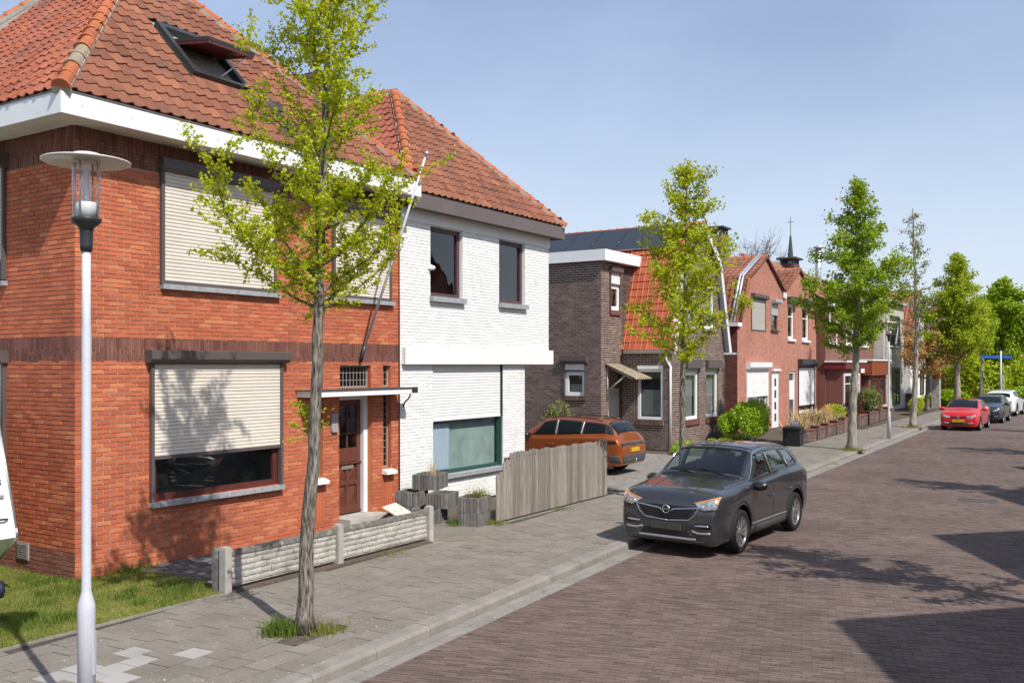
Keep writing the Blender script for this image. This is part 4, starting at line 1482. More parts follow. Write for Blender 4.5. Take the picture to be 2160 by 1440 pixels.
vt = g.build('vent_grille', M['plate_grey'], h1)
for i in range(7):
    q = MB()
    q.box(SD, 1.14, 1.4, 0.19 + i * 0.031, 0.205 + i * 0.031, 0.021, 0.03)
    q.build('louvre', M['lead'], vt)
g = MB()
g.box(F((-2.3, 6.95, 7.0), (0, 1, 0), (1, 0, 0)), -0.42, 0.42, -0.6, 1.9, -0.42, 0.42)
g.box(F((-2.3, 6.95, 7.0), (0, 1, 0), (1, 0, 0)), -0.5, 0.5, 1.902, 2.02, -0.5, 0.5)
g.build('chimney', M['brick_brown'], h1)
# flag pole on its bracket
fp = root('flag_pole', (-12.15, 13.45, 3.1), 0, 'bare white flag pole leaning out from the brick wall above the door canopy', 'flag pole')
g = MB()
g.tube([(0.03, 0, 0.08), (0.8, 0, 1.85), (1.57, 0, 3.68)], [0.026, 0.024, 0.02], 10)
g.build('pole', M['pole_white'], fp)
g = MB()
g.lathe([(0.0, 0), (0.035, 0.0), (0.04, 0.05), (0.0, 0.06)], (1.575, 0, 3.66), seg=10)
g.build('finial', M['zinc'], fp)
g = MB()
g.tube([(0.0, 0, -0.05), (0.04, 0, 0.05), (0.1, 0, 0.24)], 0.034, 10)
g.build('socket', M['dark_metal'], fp)

# ------------------------------------------------------------------ the white painted house
H2Y = 14.62
h2 = root('white_house', (H1X, H2Y, 0), 0, 'white painted brick house with green shopfront window and brown eaves', 'house')
L2, L2b = 5.8, 4.68
A1, A2 = (1.0, 2.14, 4.4, 5.88), (3.57, 4.69, 4.4, 5.88)
brick_wall(h2, FR, 0, L2, 3.0, 6.15, [A1, A2], M['white_brick'], M['white_mortar'], pieces=300, near=(2.5, 4.2), seed=8, reveal=0.14)
SHOP = (1.09, 3.74, 0.6, 3.0)
brick_wall(h2, FR, 0, L2b, 0, 3.0, [SHOP], M['white_brick'], M['white_mortar'], seed=9, reveal=0.2)
g = MB()
S2 = F((0, L2, 0), (-1, 0, 0), (0, 1, 0))
g.box(S2, 0.02, 9, 3.0, 6.2, -0.02, 0.0)
g.box(F((0, L2b, 0), (-1, 0, 0), (0, 1, 0)), 0.02, 9, 0, 3.0, -0.02, 0.0)
g.poly([FR.p(L2b, 3.0, -9), FR.p(L2b, 3.0, -0.02), FR.p(L2, 3.0, -0.02), FR.p(L2, 3.0, -9)])
g.box(F((-9, 0, 0), (0, 1, 0), (-1, 0, 0)), 0, L2, 3.0, 6.2, -0.02, 0)
g.build('wall', M['white_brick'], h2)
g = MB()
g.box(FR, 0.06, L2 + 0.05, 3.0, 3.34, -0.1, 0.11)
g.build('lintel_band', M['white_render'], h2)
g = MB()
g.box(FR, 0.02, L2 + 0.01, 5.9, 6.15, -0.005, 0.035)
g.build('frieze', M['white_render'], h2)
for (u0, u1, z0, z1) in (A1, A2):
    window(h2, FR, u0 + 0.01, u1 - 0.01, z0 + 0.02, z1, n=-0.1, fw=0.085, fm='frame_mauve', sill='blue_stone', sill_over=0.04, sill_h=0.11, sill_out=0.1, room_d=0.8)
shutter(h2, FR, SHOP[0], SHOP[1], 1.8, 3.0, -0.05, box_h=0, m='slat_white', box='white_trim', rail=0.03, end_to=1.8, pitch=0.062, bar=0.04)
window(h2, FR, SHOP[0], SHOP[1], SHOP[2] + 0.06, 1.85, n=-0.1, fw=0.075, fm='green_frame', glass='glass_film', room='film', room_d=0.12, sill='blue_stone', sill_over=0.06, sill_h=0.09, sill_out=0.09,
       curtain=None)
g = MB()
g.box(FR, SHOP[0] + 0.1, SHOP[0] + 0.8, 0.74, 1.72, -0.19, -0.185)
g.build('blind', M['curtain_blue'], h2)
g = MB()
g.box(FR, SHOP[1] - 0.06, SHOP[1] - 0.001, SHOP[2], 3.0, -0.18, -0.03)
g.build('shutter_rail', M['green_frame'], h2)
g = MB()
o2 = 0.3
g.box(F((o2, 0, 6.13), (0, 1, 0), (1, 0, 0)), 0.06, L2 + o2, 0, 0.29, -0.04, 0.0)
g.box(F((0, L2 + o2, 6.13), (-1, 0, 0), (0, 1, 0)), -o2 + 0.041, 9, 0, 0.29, -0.04, 0.0)
g.build('fascia', M['brown_trim'], h2)
g = MB()
g.box(F((0, 0, 6.152), (0, 1, 0), (1, 0, 0)), 0.06, L2 + o2 - 0.045, 0, 0.03, -0.1, o2 - 0.045)
g.box(F((0, L2, 6.153), (-1, 0, 0), (0, 1, 0)), 0.11, 8.9, 0, 0.03, -0.1, o2 - 0.045)
g.build('soffit', M['brown_trim'], h2)
hip_roof(h2, -9.0, o2, 0.06, L2 + o2, 6.44, PITCH, ('tile_red', 'tile_side'), 'concrete_mortar', pieces={'px': 250}, near={'px': (3.2, 1.6)}, lim=4.5)
g = MB()
g.tube([FR.p(0.95, 5.02, 0.05), FR.p(1.06, 5.0, -0.02)], 0.05, 8)
g.lathe([(0.0, -0.06), (0.045, -0.05), (0.05, 0.03), (0.0, 0.06)], FR.p(1.0, 5.0, 0.06), axis='y', seg=10)
g.build('wall_lamp', M['white_trim'], h2)


# ------------------------------------------------------------------ front garden walls, fence, planters, lamps
gw = root('garden_wall', (-9.95, 8.4, 0), 0, 'low precast concrete garden wall with pale stone-pattern panels before the red house', 'garden wall')
GF = F((0, 0, 0), (0, 1, 0), (1, 0, 0))
PY = [0.0, 2.12, 4.32]
for y in PY:
    g = MB()
    g.prism(F((0, y, 0), (0, 1, 0), (0, 0, 1), (-1, 0, 0)), [(-0.065, -0.065), (0.045, -0.065), (0.065, -0.045), (0.065, 0.05), (0.05, 0.065), (-0.05, 0.065), (-0.065, 0.05)], -0.05, 0.58)
    g.prism(F((0, y, 0), (0, 1, 0), (0, 0, 1), (-1, 0, 0)), [(-0.05, -0.05), (0.04, -0.05), (0.05, -0.04), (0.05, 0.04), (0.04, 0.05), (-0.04, 0.05), (-0.05, 0.04)], 0.581, 0.6)
    g.build('post', M['concrete'], gw)
g = MB()
g.box(F((-0.14, 0, 0), (0, 1, 0), (1, 0, 0)), -0.06, 0.05, -0.05, 0.57, -0.06, 0.05)
g.build('post', M['concrete_moss'], gw)
for p in range(2):
    y0, y1 = PY[p] + 0.07, PY[p + 1] - 0.07
    g = MB()
    g.box(GF, y0, y1, 0.06, 0.47, -0.035, 0.0)
    pan = g.build('panel', M['concrete_pale'], gw)
    g = MB()
    n = 12
    for i in range(n):
        a, b = y0 + (y1 - y0) * i / n, y0 + (y1 - y0) * (i + 1) / n
        g.box(GF, a, b, 0.47, 0.54 + RNG.uniform(-0.006, 0.006), -0.05, 0.022)
    g.build('coping', M['concrete_moss'], pan)
    rows = 5
    for r in range(rows):
        z0 = 0.07 + r * 0.08
        x = y0 - RNG.uniform(0, 0.2)
        while x < y1:
            L = RNG.uniform(0.22, 0.36)
            a, b = max(x, y0), min(x + L - 0.012, y1)
            if b - a > 0.05:
                q = MB()
                k = 6
                t0, t1 = [RNG.uniform(0.0, 0.012) for _ in range(k)], [RNG.uniform(-0.012, 0.0) for _ in range(k)]
                nn = [RNG.uniform(0.006, 0.015) for _ in range(k)]
                for i in range(k):
                    u = a + (b - a) * i / (k - 1)
                    q.v += [tuple(GF.p(u, z0 + t0[i], 0.0)), tuple(GF.p(u, z0 + t0[i] + 0.01, nn[i])), tuple(GF.p(u, z0 + 0.04, nn[i] + 0.003)), tuple(GF.p(u, z0 + 0.068 + t1[i], nn[i])), tuple(GF.p(u, z0 + 0.075 + t1[i], 0.0))]
                for i in range(k - 1):
                    for j in range(4):
                        q.f.append([5 * i + j, 5 * i + 5 + j, 5 * i + 6 + j, 5 * i + 1 + j])
                        q.m.append(0)
                        q.sm.append(False)
                for e in (0, k - 1):
                    q.f.append([5 * e + j for j in range(5)][::(1 if e == 0 else -1)])
                    q.m.append(0)
                    q.sm.append(False)
                q.build('stone', M['concrete_pale'], pan)
            x += L
# gravel line under the panels
g = MB()
g.box(GF, 0.06, 4.25, -0.02, 0.02, -0.1, 0.14)
g.build('gravel_strip', M['soil'], gw)

# weathered fence of upright boards, stepping down at its left end
fn = root('wooden_fence', (-10.0, 14.82, 0), 0, 'weathered grey board fence in front of the white house', 'fence')
FF = F((0, 0, 0), (0, 1, 0), (1, 0, 0.012))
y, i = 0.0, 0
while y < 4.42:
    w = 0.118
    h = 1.31 + 0.012 * math.sin(i * 1.3) - 0.01 * y
    if i < 4:
        h = 0.93 + (i // 2) * 0.2 + (i % 2) * 0.03
    g = MB()
    t = 0.02
    dz = RNG.uniform(-0.01, 0.012)
    nn = 0.004 * (i % 2)
    pts = [(y + 0.003, 0.03), (y + w - 0.004, 0.03), (y + w - 0.004, h - 0.035 + dz), (y + w - 0.03, h + dz), (y + 0.03, h + dz), (y + 0.003, h - 0.035 + dz)]
    g.prism(FF, pts, nn, nn + t)
    g.build('plank', M['plank'], fn)
    q = MB()
    q.box(FF, y + w - 0.012, y + w + 0.006, h - 0.115, h - 0.085, nn - 0.002, nn + t + 0.0015)
    q.build('gap', M['black_plastic'], fn)
    y += w - 0.002
    i += 1
g = MB()
g.box(FF, 0.45, 4.4, 0.32, 0.4, -0.045, -0.002).box(FF, 0.45, 4.4, 1.0, 1.08, -0.045, -0.002)
for yy in (0.5, 2.4, 4.3):
    g.box(FF, yy - 0.04, yy + 0.04, 0, 1.2, -0.12, -0.046)
g.build('rail', M['plank'], fn)
# return of three boards at the driveway end
for j in range(5):
    g = MB()
    fr = F((-0.02 - j * 0.115, 4.44, 0), (-1, 0, 0), (0, 1, 0))
    hh = 1.32 - j * 0.06
    g.prism(fr, [(0.003, 0.03), (0.11, 0.03), (0.11, hh - 0.05), (0.08, hh), (0.03, hh), (0.003, hh - 0.04)], 0, 0.02)
    g.build('plank', M['plank'], fn)


def planter(loc, rz, w, d, h, label, soil=True, group='ribbed concrete planters'):
    """square planting block made of upright ribs, hollow corners."""
    r = root('concrete_planter', loc, rz, label, 'planter', group)
    g = MB()
    g.box(WORLD_F, -d / 2 + 0.03, d / 2 - 0.03, -w / 2 + 0.03, w / 2 - 0.03, 0.0, h - 0.05)
    core = g.build('soil', M['soil'], r)
    rib = 0.058

    def side(fr, L, skip):
        n = int(L / rib)
        for i in range(n):
            u = -L / 2 + i * (L / n)
            bulge = 0.0
            g = MB()
            e = 0.03 if i in skip else 0.0
            g.prism(F(fr.p(0, 0, 0), fr.u, (0, 0, 1), fr.n), [(u + 0.002, -0.05), (u + L / n - 0.002, -0.05), (u + L / n - 0.002, 0.0 - e), (u + L / n - 0.012, 0.012 - e), (u + 0.012, 0.012 - e), (u + 0.002, 0.0 - e)], 0, h)
            g.build('rib', M['planter_stone'], r)

    side(F((d / 2, 0, 0), (0, 1, 0), (1, 0, 0)), w, (0, int(w / rib) - 2))
    side(F((-d / 2, 0, 0), (0, -1, 0), (-1, 0, 0)), w, ())
    side(F((0, -w / 2, 0), (1, 0, 0), (0, -1, 0)), d - 0.09, ())
    side(F((0, w / 2, 0), (-1, 0, 0), (0, 1, 0)), d - 0.09, ())
    return r


planter((-11.2, 14.35, 0.0), 0.35, 0.62, 0.5, 0.27, 'ribbed grey concrete planter at the bottom, behind the garden wall post')
planter((-11.72, 14.45, 0.27), 0.3, 0.56, 0.45, 0.27, 'ribbed grey concrete planter with a rounded shadow, left in the middle row')
planter((-11.05, 14.55, 0.27), 0.3, 0.56, 0.45, 0.27, 'ribbed grey concrete planter, right in the middle row of the stack')
planter((-11.72, 14.35, 0.0), 0.3, 0.56, 0.45, 0.265, 'ribbed concrete planter at ground level beside the doorstep board')
planter((-11.62, 14.9, 0.545), 0.32, 0.66, 0.5, 0.29, 'topmost ribbed concrete planter against the white wall')
planter((-10.3, 14.55, 0.0), 0.3, 0.56, 0.46, 0.24, 'lower mossy ribbed concrete planter beside the wooden fence')
planter((-10.3, 14.55, 0.245), 0.3, 0.56, 0.46, 0.28, 'upper ribbed concrete planter beside the wooden fence with green weeds on top')
tuft(-11.6, 14.95, 0.05, 60, 0.2, 0.42, 'dry brown stalks standing in the topmost planter', 'straw', 0.5, 0.8, 0.006, 'dry_stalks')
tuft(-10.32, 14.72, 0.1, 160, 0.06, 0.2, 'green weeds on top of the planter beside the fence', 'grass', 0.9, 0.5)
tuft(-10.5, 15.0, 0.16, 40, 0.3, 0.65, 'thin dry stems rising between planter and shop window', 'straw', 0.5, 0.3, 0.005, 'dry_stems')
bd = root('cream_board', (-11.5, 13.75, 0.22), 0.25, 'cream board lying beside the doorstep behind the garden wall', 'board')
g = MB()
TB = F((0, 0, 0.04), (0, 1, 0), (0.5, 0, 1), (-1, 0, 0.5))
g.box(TB, -0.28, 0.28, -0.2, 0.2, -0.012, 0.012)
g.build('panel', M['pale_board'], bd)
g = MB()
g.box(TB, -0.14, -0.11, -0.03, 0.03, 0.0125, 0.02).box(TB, 0.11, 0.14, -0.03, 0.03, 0.0125, 0.02)
g.build('hinge', M['brass'], bd)
g = MB()
g.box(WORLD_F, -0.18, 0.12, -0.2, 0.2, -0.22, -0.07)
g.build('crate', M['black_plastic'], bd)


def street_lamp(loc, label, rz=0):
    r = root('street_lamp', loc, rz, label, 'street lamp', 'white street lamps')
    g = MB()
    g.lathe([(0.0, 0.0), (0.07, 0.0), (0.07, 0.98), (0.067, 1.03), (0.042, 1.12), (0.038, 1.14), (0.037, 3.3), (0.034, 3.32), (0.034, 3.95), (0.0, 3.95)], seg=24)
    g.build('post', M['pole_white'], r)
    g = MB()
    hf_ = F((0, 0, 0), (math.cos(2.2), math.sin(2.2), 0), (math.sin(2.2), -math.cos(2.2), 0))
    g.box(hf_, -0.03, 0.03, 0.45, 0.8, 0.05, 0.0705)
    g.build('service_hatch', M['pole_white'], r)
    g = MB()
    g.lathe([(0.0, 3.93), (0.046, 3.93), (0.05, 3.98), (0.053, 4.1), (0.062, 4.125), (0.112, 4.165), (0.12, 4.19), (0.12, 4.2), (0.0, 4.205)], seg=24)
    g.build('collar', M['dark_metal'], r)
    g = MB()
    g.lathe([(0.108, 4.206), (0.11, 4.3), (0.11, 4.62), (0.112, 4.68)], seg=28)
    g.build('globe', M['lamp_glass'], r)
    g = MB()
    g.lathe([(0.0, 4.21), (0.085, 4.21), (0.085, 4.32), (0.08, 4.33), (0.0, 4.33)], seg=20)
    g.tube([(0.0, 0.0, 4.33), (0, 0, 4.6)], [0.03, 0.025], 10)
    g.build('lamp_holder', M['white_trim'], r)
    for k_ in range(4):
        g = MB()
        a_ = 0.5 + k_ * math.pi / 2
        g.tube([(0.096 * math.cos(a_), 0.096 * math.sin(a_), 4.21), (0.096 * math.cos(a_), 0.096 * math.sin(a_), 4.67)], 0.007, 6)
        g.build('rod', M['galv'], r)
    g = MB()
    g.lathe([(0.0, 4.66), (0.11, 4.66), (0.115, 4.69), (0.33, 4.655), (0.345, 4.662), (0.345, 4.672), (0.13, 4.712), (0.1, 4.735), (0.06, 4.74), (0.0, 4.742)], seg=36)
    g.build('shade', M['lamp_plate'], r)
    return r


street_lamp((-7.2, 4.64, 0), 'white street lamp with flat disc shade in front of the brick corner')
street_lamp((-8.09, 40.3, 0), 'white street lamp far along the pavement beside the dense green tree')

# the caravan whose nose shows at the left edge
cv = root('caravan', (-13.9, 5.75, 0), 0, 'white caravan nose with slanted front panel at the left edge of the lawn', 'caravan')
prof = [(-2.6, 0.45), (1.5, 0.45), (1.92, 0.78), (1.9, 0.9), (1.45, 2.3), (1.3, 2.5), (1.0, 2.58), (-2.3, 2.58), (-2.6, 2.4)]
CF = F((0, 0, 0), (1, 0, 0), (0, 1, 0))
g = MB()
g.prism(CF, prof, -1.0, 1.0)
body = g.build('body', M['white_trim'], cv)
for s_ in (-1, 1):
    g = MB()
    pp = prof[1:7]
    for i in range(len(pp) - 1):
        a, b = Vector((pp[i][0], s_ * 1.003, pp[i][1])), Vector((pp[i + 1][0], s_ * 1.003, pp[i + 1][1]))
        g.tube([a, b], 0.02, 6)
    g.build('edge_trim', M['galv'], cv)
NF = F((1.9, 0, 0.9), (0, 1, 0), (1.4, 0, 0.45), (-0.45, 0, 1.4))
g = MB()
g.box(NF, -0.85, 0.85, 0.75, 1.35, 0.005, 0.03)
g.build('window', M['dark_metal'], cv)
for k_ in range(3):
    q = MB()
    q.box(NF, 0.62, 0.9, 0.58 + k_ * 0.04, 0.6 + k_ * 0.04, 0.004, 0.02)
    q.build('vent_slot', M['black_plastic'], body)
g = MB()
g.box(NF, 0.72, 0.9, 0.4, 0.44, 0.004, 0.03)
g.build('reflector', M['brass'], cv)
g = MB()
g.tube([NF.p(0.55, 0.12, 0.02), NF.p(0.6, 0.12, 0.05), NF.p(0.85, 0.12, 0.05), NF.p(0.9, 0.12, 0.02)], 0.014, 6)
g.build('grab_handle', M['dark_metal'], cv)
g = MB()
g.tube([(1.5, 0.55, 0.45), (2.3, 0.1, 0.42), (2.9, 0.0, 0.42)], 0.04, 6)
g.tube([(1.5, -0.55, 0.45), (2.3, -0.1, 0.42)], 0.04, 6)
g.build('drawbar', M['dark_metal'], cv)
g = MB()
for s_ in (-1, 1):
    g.lathe([(0.12, -0.09), (0.28, -0.09), (0.3, -0.06), (0.3, 0.06), (0.28, 0.09), (0.12, 0.09)], (-0.6, s_ * 0.9, 0.3), 'y', 20)
g.build('wheel', M['black_plastic'], cv)
g = MB()
g.lathe([(0.0, -0.04), (0.1, -0.04), (0.11, 0), (0.1, 0.04), (0.0, 0.04)], (1.75, 0.85, 0.11), 'y', 16)
g.tube([(1.75, 0.85, 0.11), (1.75, 0.8, 0.5)], 0.025, 6)
g.build('jockey_wheel', M['navy'], cv)


# ------------------------------------------------------------------ the brown brick house with the mansard roof
h3 = root('brown_brick_house', (-13.4, 30.6, 0), 0, 'dark brown brick house with orange mansard tiles and solar panels', 'house')
FRONT = F((0, 0, 0), (0, 1, 0), (1, 0, 0))
SIDE = F((0, 0, 0), (-1, 0, 0), (0, -1, 0))
WD = 5.55
GAB = [(0, 0), (WD, 0), (WD, 3.5), (WD - 1.1, 6.95), (WD / 2, 8.15), (1.1, 6.95), (0, 3.5)]
G1, G2 = (1.5, 2.75, 0.98, 2.85), (3.5, 4.75, 0.98, 2.85)
U1, U2 = (1.45, 2.55, 4.35, 6.0), (3.2, 4.3, 4.35, 6.0)
brick_wall(h3, FRONT, 0, WD, 0, 8.2, [G1, G2, U1, U2], M['brick_brown'], M['mortar_pale'], outlines=[GAB], course=0.08, blen=0.24, joint=0.02, seed=21)
WS = (0.2, 1.18, 1.06, 2.97)
brick_wall(h3, SIDE, 0, 1.8, 0, 3.5, [WS], M['brick_brown'], M['mortar_pale'], course=0.08, blen=0.24, joint=0.02, seed=22)
WGX, WGY = -1.8, -1.6
WF = F((WGX, WGY, 0), (0, 1, 0), (1, 0, 0))
DO3, WW3 = (0.52, 1.42, 0.0, 2.15), (0.66, 1.42, 4.9, 6.2)
WING = [(0, 0), (1.6, 0), (1.6, 3.5), (2.7, 6.6), (0, 6.6)]
brick_wall(h3, WF, 0, 2.7, 0, 6.6, [DO3, WW3], M['brick_brown'], M['mortar_pale'], outlines=[WING], course=0.08, blen=0.24, joint=0.02, seed=23)
WSD = F((WGX, WGY, 0), (-1, 0, 0), (0, -1, 0))
WW4 = (0.62, 1.42, 1.9, 3.05)
brick_wall(h3, WSD, 0, 6.0, 0, 6.6, [WW4], M['brick_brown'], M['mortar_pale'], course=0.08, blen=0.24, joint=0.02, seed=24)
g = MB()
g.box(F((-6.4, 0, 0), (0, 1, 0), (1, 0, 0)), 0, WD, 0, 6.5, -0.1, 0)
g.box(F((0, WD, 0), (-1, 0, 0), (0, 1, 0)), 0.02, 6.4, 0, 3.5, -0.05, -0.01)
g.build('wall', M['brick_brown'], h3)
for q in (G1, G2):
    window(h3, FRONT, q[0], q[1], q[2], q[3] - 0.12, n=-0.08, fw=0.12, fm='white_pvc', room_d=0.6, bars_z=(), curtain=[(q[0] + 0.1, q[1] - 0.1, 1.1, 2.65, 'curtain')])
    g = MB()
    g.box(FRONT, q[0] - 0.05, q[1] + 0.05, q[2] - 0.2, q[2] - 0.004, -0.05, 0.05)
    g.build('sill', M['brick_dark'], h3)
    g = MB()
    g.box(FRONT, q[0] - 0.08, q[1] + 0.12, q[3] + 0.01, q[3] + 0.32, 0.004, 0.14)
    g.build('shutter_box', M['shutter_box'], h3)
    slb = MB()
    slb.box(FRONT, q[0], q[1], q[3] - 0.12, q[3], -0.05, -0.02)
    slb.build('shutter_curtain', M['slat_grey'], h3)
for q in (U1, U2):
    window(h3, FRONT, q[0], q[1], q[2], q[3], n=-0.06, fw=0.1, fm='white_pvc', sill='blue_stone', curtain=[(q[0] + 0.1, q[1] - 0.1, 4.5, 5.9, 'curtain')])
window(h3, SIDE, WS[0], WS[1], WS[2], WS[3] - 0.14, n=-0.05, fw=0.1, fm='white_pvc', room_d=0.5, curtain=[(WS[0] + 0.1, WS[1] - 0.1, 1.2, 2.1, 'curtain')])
g = MB()
g.box(SIDE, WS[0], WS[1], WS[3] - 0.135, WS[3], -0.05, 0.03)
g.build('shutter_curtain', M['slat_white'], h3)
g = MB()
for i in range(16):
    g.box(SIDE, WS[0] - 0.03 + i * 0.065, WS[0] + 0.025 + i * 0.065, WS[2] - 0.2, WS[2] - 0.005, -0.03, 0.07)
g.build('sill', M['brick_brown'], h3)
window(h3, WSD, WW4[0], WW4[1], WW4[2], WW4[3] - 0.3, n=-0.05, fw=0.13, fm='white_pvc', curtain=[(WW4[0] + 0.12, WW4[1] - 0.12, 2.0, 2.3, 'curtain')])
shutter(h3, WSD, WW4[0] - 0.05, WW4[1] + 0.05, WW4[3] - 0.3, WW4[3] - 0.02, 0.02, box_h=0.28, box_d=0.16, box_over=0.06, m='slat_white', end_to=WW4[2])
g = MB()
for i in range(13):
    g.box(WSD, WW4[0] - 0.05 + i * 0.065, WW4[0] + 0.005 + i * 0.065, WW4[2] - 0.16, WW4[2] - 0.005, -0.03, 0.08)
g.build('sill', M['brick_brown'], h3)
window(h3, WF, WW3[0], WW3[1], WW3[2], WW3[3] - 0.4, n=-0.04, fw=0.14, fm='white_pvc')
shutter(h3, WF, WW3[0] - 0.03, WW3[1] + 0.03, WW3[3] - 0.42, WW3[3], 0.02, box_h=0.2, box_d=0.14, m='slat_white', end_to=WW3[2])
g = MB()
g.box(WF, WW3[0] - 0.04, WW3[1] + 0.04, WW3[2] - 0.16, WW3[2] - 0.004, -0.03, 0.07)
g.build('sill', M['brick_dark'], h3)
# door of grey boards under a corrugated lean-to canopy on two struts
g = MB()
for i in range(6):
    g.box(WF, DO3[0] + 0.06 + i * 0.13, DO3[0] + 0.185 + i * 0.13, 0.05, 2.05, -0.09, -0.06 - 0.004 * (i % 2))
g.box(WF, DO3[0], DO3[0] + 0.06, 0, 2.15, -0.1, -0.02).box(WF, DO3[1] - 0.06, DO3[1], 0, 2.15, -0.1, -0.02).box(WF, DO3[0] + 0.06, DO3[1] - 0.06, 2.05, 2.15, -0.1, -0.02)
dd_ = g.build('door', M['slat_grey'], h3)
g = MB()
g.tube([WF.p(DO3[1] - 0.17, 1.05, -0.05), WF.p(DO3[1] - 0.17, 1.05, 0.02), WF.p(DO3[1] - 0.28, 1.05, 0.02)], 0.012, 6)
g.build('door_handle', M['dark_metal'], dd_)
cn = MB()
n = 36
for i in range(n + 1):
    u = 0.3 + 1.5 * i / n
    r = 0.025 * math.cos(i * math.pi / 2.0)
    cn.v += [tuple(WF.p(u, 3.0 + r, 0.0)), tuple(WF.p(u, 2.5 + r, 1.15)), tuple(WF.p(u, 3.0 + r - 0.015, 0.0)), tuple(WF.p(u, 2.5 + r - 0.015, 1.15))]
for i in range(n):
    a = 4 * i
    for fq in ((a, a + 1, a + 5, a + 4), (a + 2, a + 6, a + 7, a + 3), (a + 1, a + 3, a + 7, a + 5)):
        cn.f.append(list(fq))
        cn.m.append(0)
        cn.sm.append(True)
cno = cn.build('door_canopy', mat('corrugated', (0.26, 0.22, 0.16), rough=0.95, nscale=9, namt=0.35, bump=0.2, stain=(0.14, 0.12, 0.06), sscale=4), h3)
g = MB()
for u in (0.42, 1.66):
    g.tube([WF.p(u, 2.05, 0.02), WF.p(u, 2.62, 0.72)], 0.035, 4)
    g.tube([WF.p(u, 1.75, 0.03), WF.p(u, 2.95, 0.03)], 0.035, 4)
    g.tube([WF.p(u, 2.93, 0.03), WF.p(u, 2.5, 1.0)], 0.03, 4)
g.build('strut', M['slat_grey'], cno)
# wing flat roof with white fascia
g = MB()
g.box(F((WGX + 0.28, 0, 6.55), (0, 1, 0), (1, 0, 0)), WGY - 0.22, 1.25, 0, 0.38, -0.03, 0)
g.box(F((0, WGY - 0.22, 6.55), (-1, 0, 0), (0, -1, 0)), -WGX - 0.25, 8.3, 0, 0.38, -0.03, 0)
g.box(F((WGX + 0.25, 0, 6.56), (0, 1, 0), (1, 0, 0)), WGY - 0.19, 1.2, 0, 0.04, -6.4, 0)
g.box(F((WGX + 0.25, 0, 6.86), (0, 1, 0), (1, 0, 0)), WGY - 0.19, 1.2, 0, 0.04, -6.4, 0, 1)
g.build('flat_roof', [M['white_trim'], M['slate']], h3)
# steep mansard slope, tiled, with gutter and downpipe
an = math.atan2(3.45, 1.1)
MF = F((0.25, -0.02, 3.5), (-1, 0, 0), (0, -math.sin(an), math.cos(an)), (0, math.cos(an), math.sin(an)))
sl = math.hypot(1.1, 3.45)
roof_plane(h3, MF, [(0, 0), (2.2, 0), (2.2, sl), (0, sl)], M['tile_orange'], M['brick_dark'], 0.222, 0.29, kind='flat', pieces=300, near=(1.4, 1.8), name='mansard_slope')
roof_plane(h3, F((0.25, WD + 0.02, 3.5), (-1, 0, 0), (0, math.sin(an), math.cos(an)), (0, -math.cos(an), math.sin(an))), [(0, 0), (6, 0), (6, sl), (0, sl)], M['tile_orange'], M['brick_dark'], 0.3, 0.4, kind='low', name='mansard_slope')
run = WD / 2 - 1.1
an2 = math.atan2(1.2, run)
UF = F((0.25, 1.05, 6.95), (-1, 0, 0), (0, -math.sin(an2), math.cos(an2)), (0, math.cos(an2), math.sin(an2)))
su = math.hypot(run + 0.05, 1.2)
roof_plane(h3, UF, [(0, 0), (7.2, 0), (7.2, su), (0, su)], M['tile_orange'], M['brick_dark'], 0.222, 0.3, kind='low', name='upper_slope')
UF2 = F((0.25, WD - 1.05, 6.95), (-1, 0, 0), (0, math.sin(an2), math.cos(an2)), (0, -math.cos(an2), math.sin(an2)))
roof_plane(h3, UF2, [(0, 0), (7.2, 0), (7.2, su), (0, su)], M['tile_orange'], M['brick_dark'], 0.222, 0.3, kind='low', name='upper_slope')
hip_line(h3, (-7.0, WD / 2, 8.2), (0.25, WD / 2, 8.2), (0, 0, 1), m='tile_orange', name='ridge_tile')
for i in range(5):
    g = MB()
    g.box(UF, 0.75 + i * 1.12, 0.75 + i * 1.12 + 1.1, 0.28, 2.0, 0.12, 0.16)
    sp_ = g.build('solar_panel', M['solar'], h3)
    q = MB()
    q.box(UF, 0.745 + i * 1.12, 0.745 + i * 1.12 + 1.11, 0.262, 0.28, 0.115, 0.165)
    q.tube([UF.p(0.75 + i * 1.12, 0.9, 0.165), UF.p(0.78 + i * 1.12, 0.9, 0.165)], 0.012, 5)
    q.build('clamp', M['galv'], sp_)
g = MB()
for (a, b) in ((-0.1, 1.85),):
    P = [(0.0, 0.0), (0.02, -0.1), (0.09, -0.12), (0.13, -0.09), (0.14, 0.0)]
    for x in (a, b):
        for d, z in P:
            g.v.append((-x + 0.2, -0.05 - d, 3.5 + z))
    for i in range(4):
        g.f.append([i, i + 1, 6 + i, 5 + i])
        g.m.append(0)
        g.sm.append(True)
    g.f += [[0, 1, 2, 3, 4], [5, 6, 7, 8, 9]]
    g.m += [0, 0]
    g.sm += [False, False]
gt = g.build('gutter', M['white_pvc'], h3)
g = MB()
g.tube([(-0.05, -0.1, 3.4), (-0.05, -0.1, 3.2), (0.06, 0.04, 2.9), (0.06, 0.02, 2.8), (0.06, 0.02, 0.0)], 0.045, 10)
g.build('downpipe', M['white_pvc'], gt)
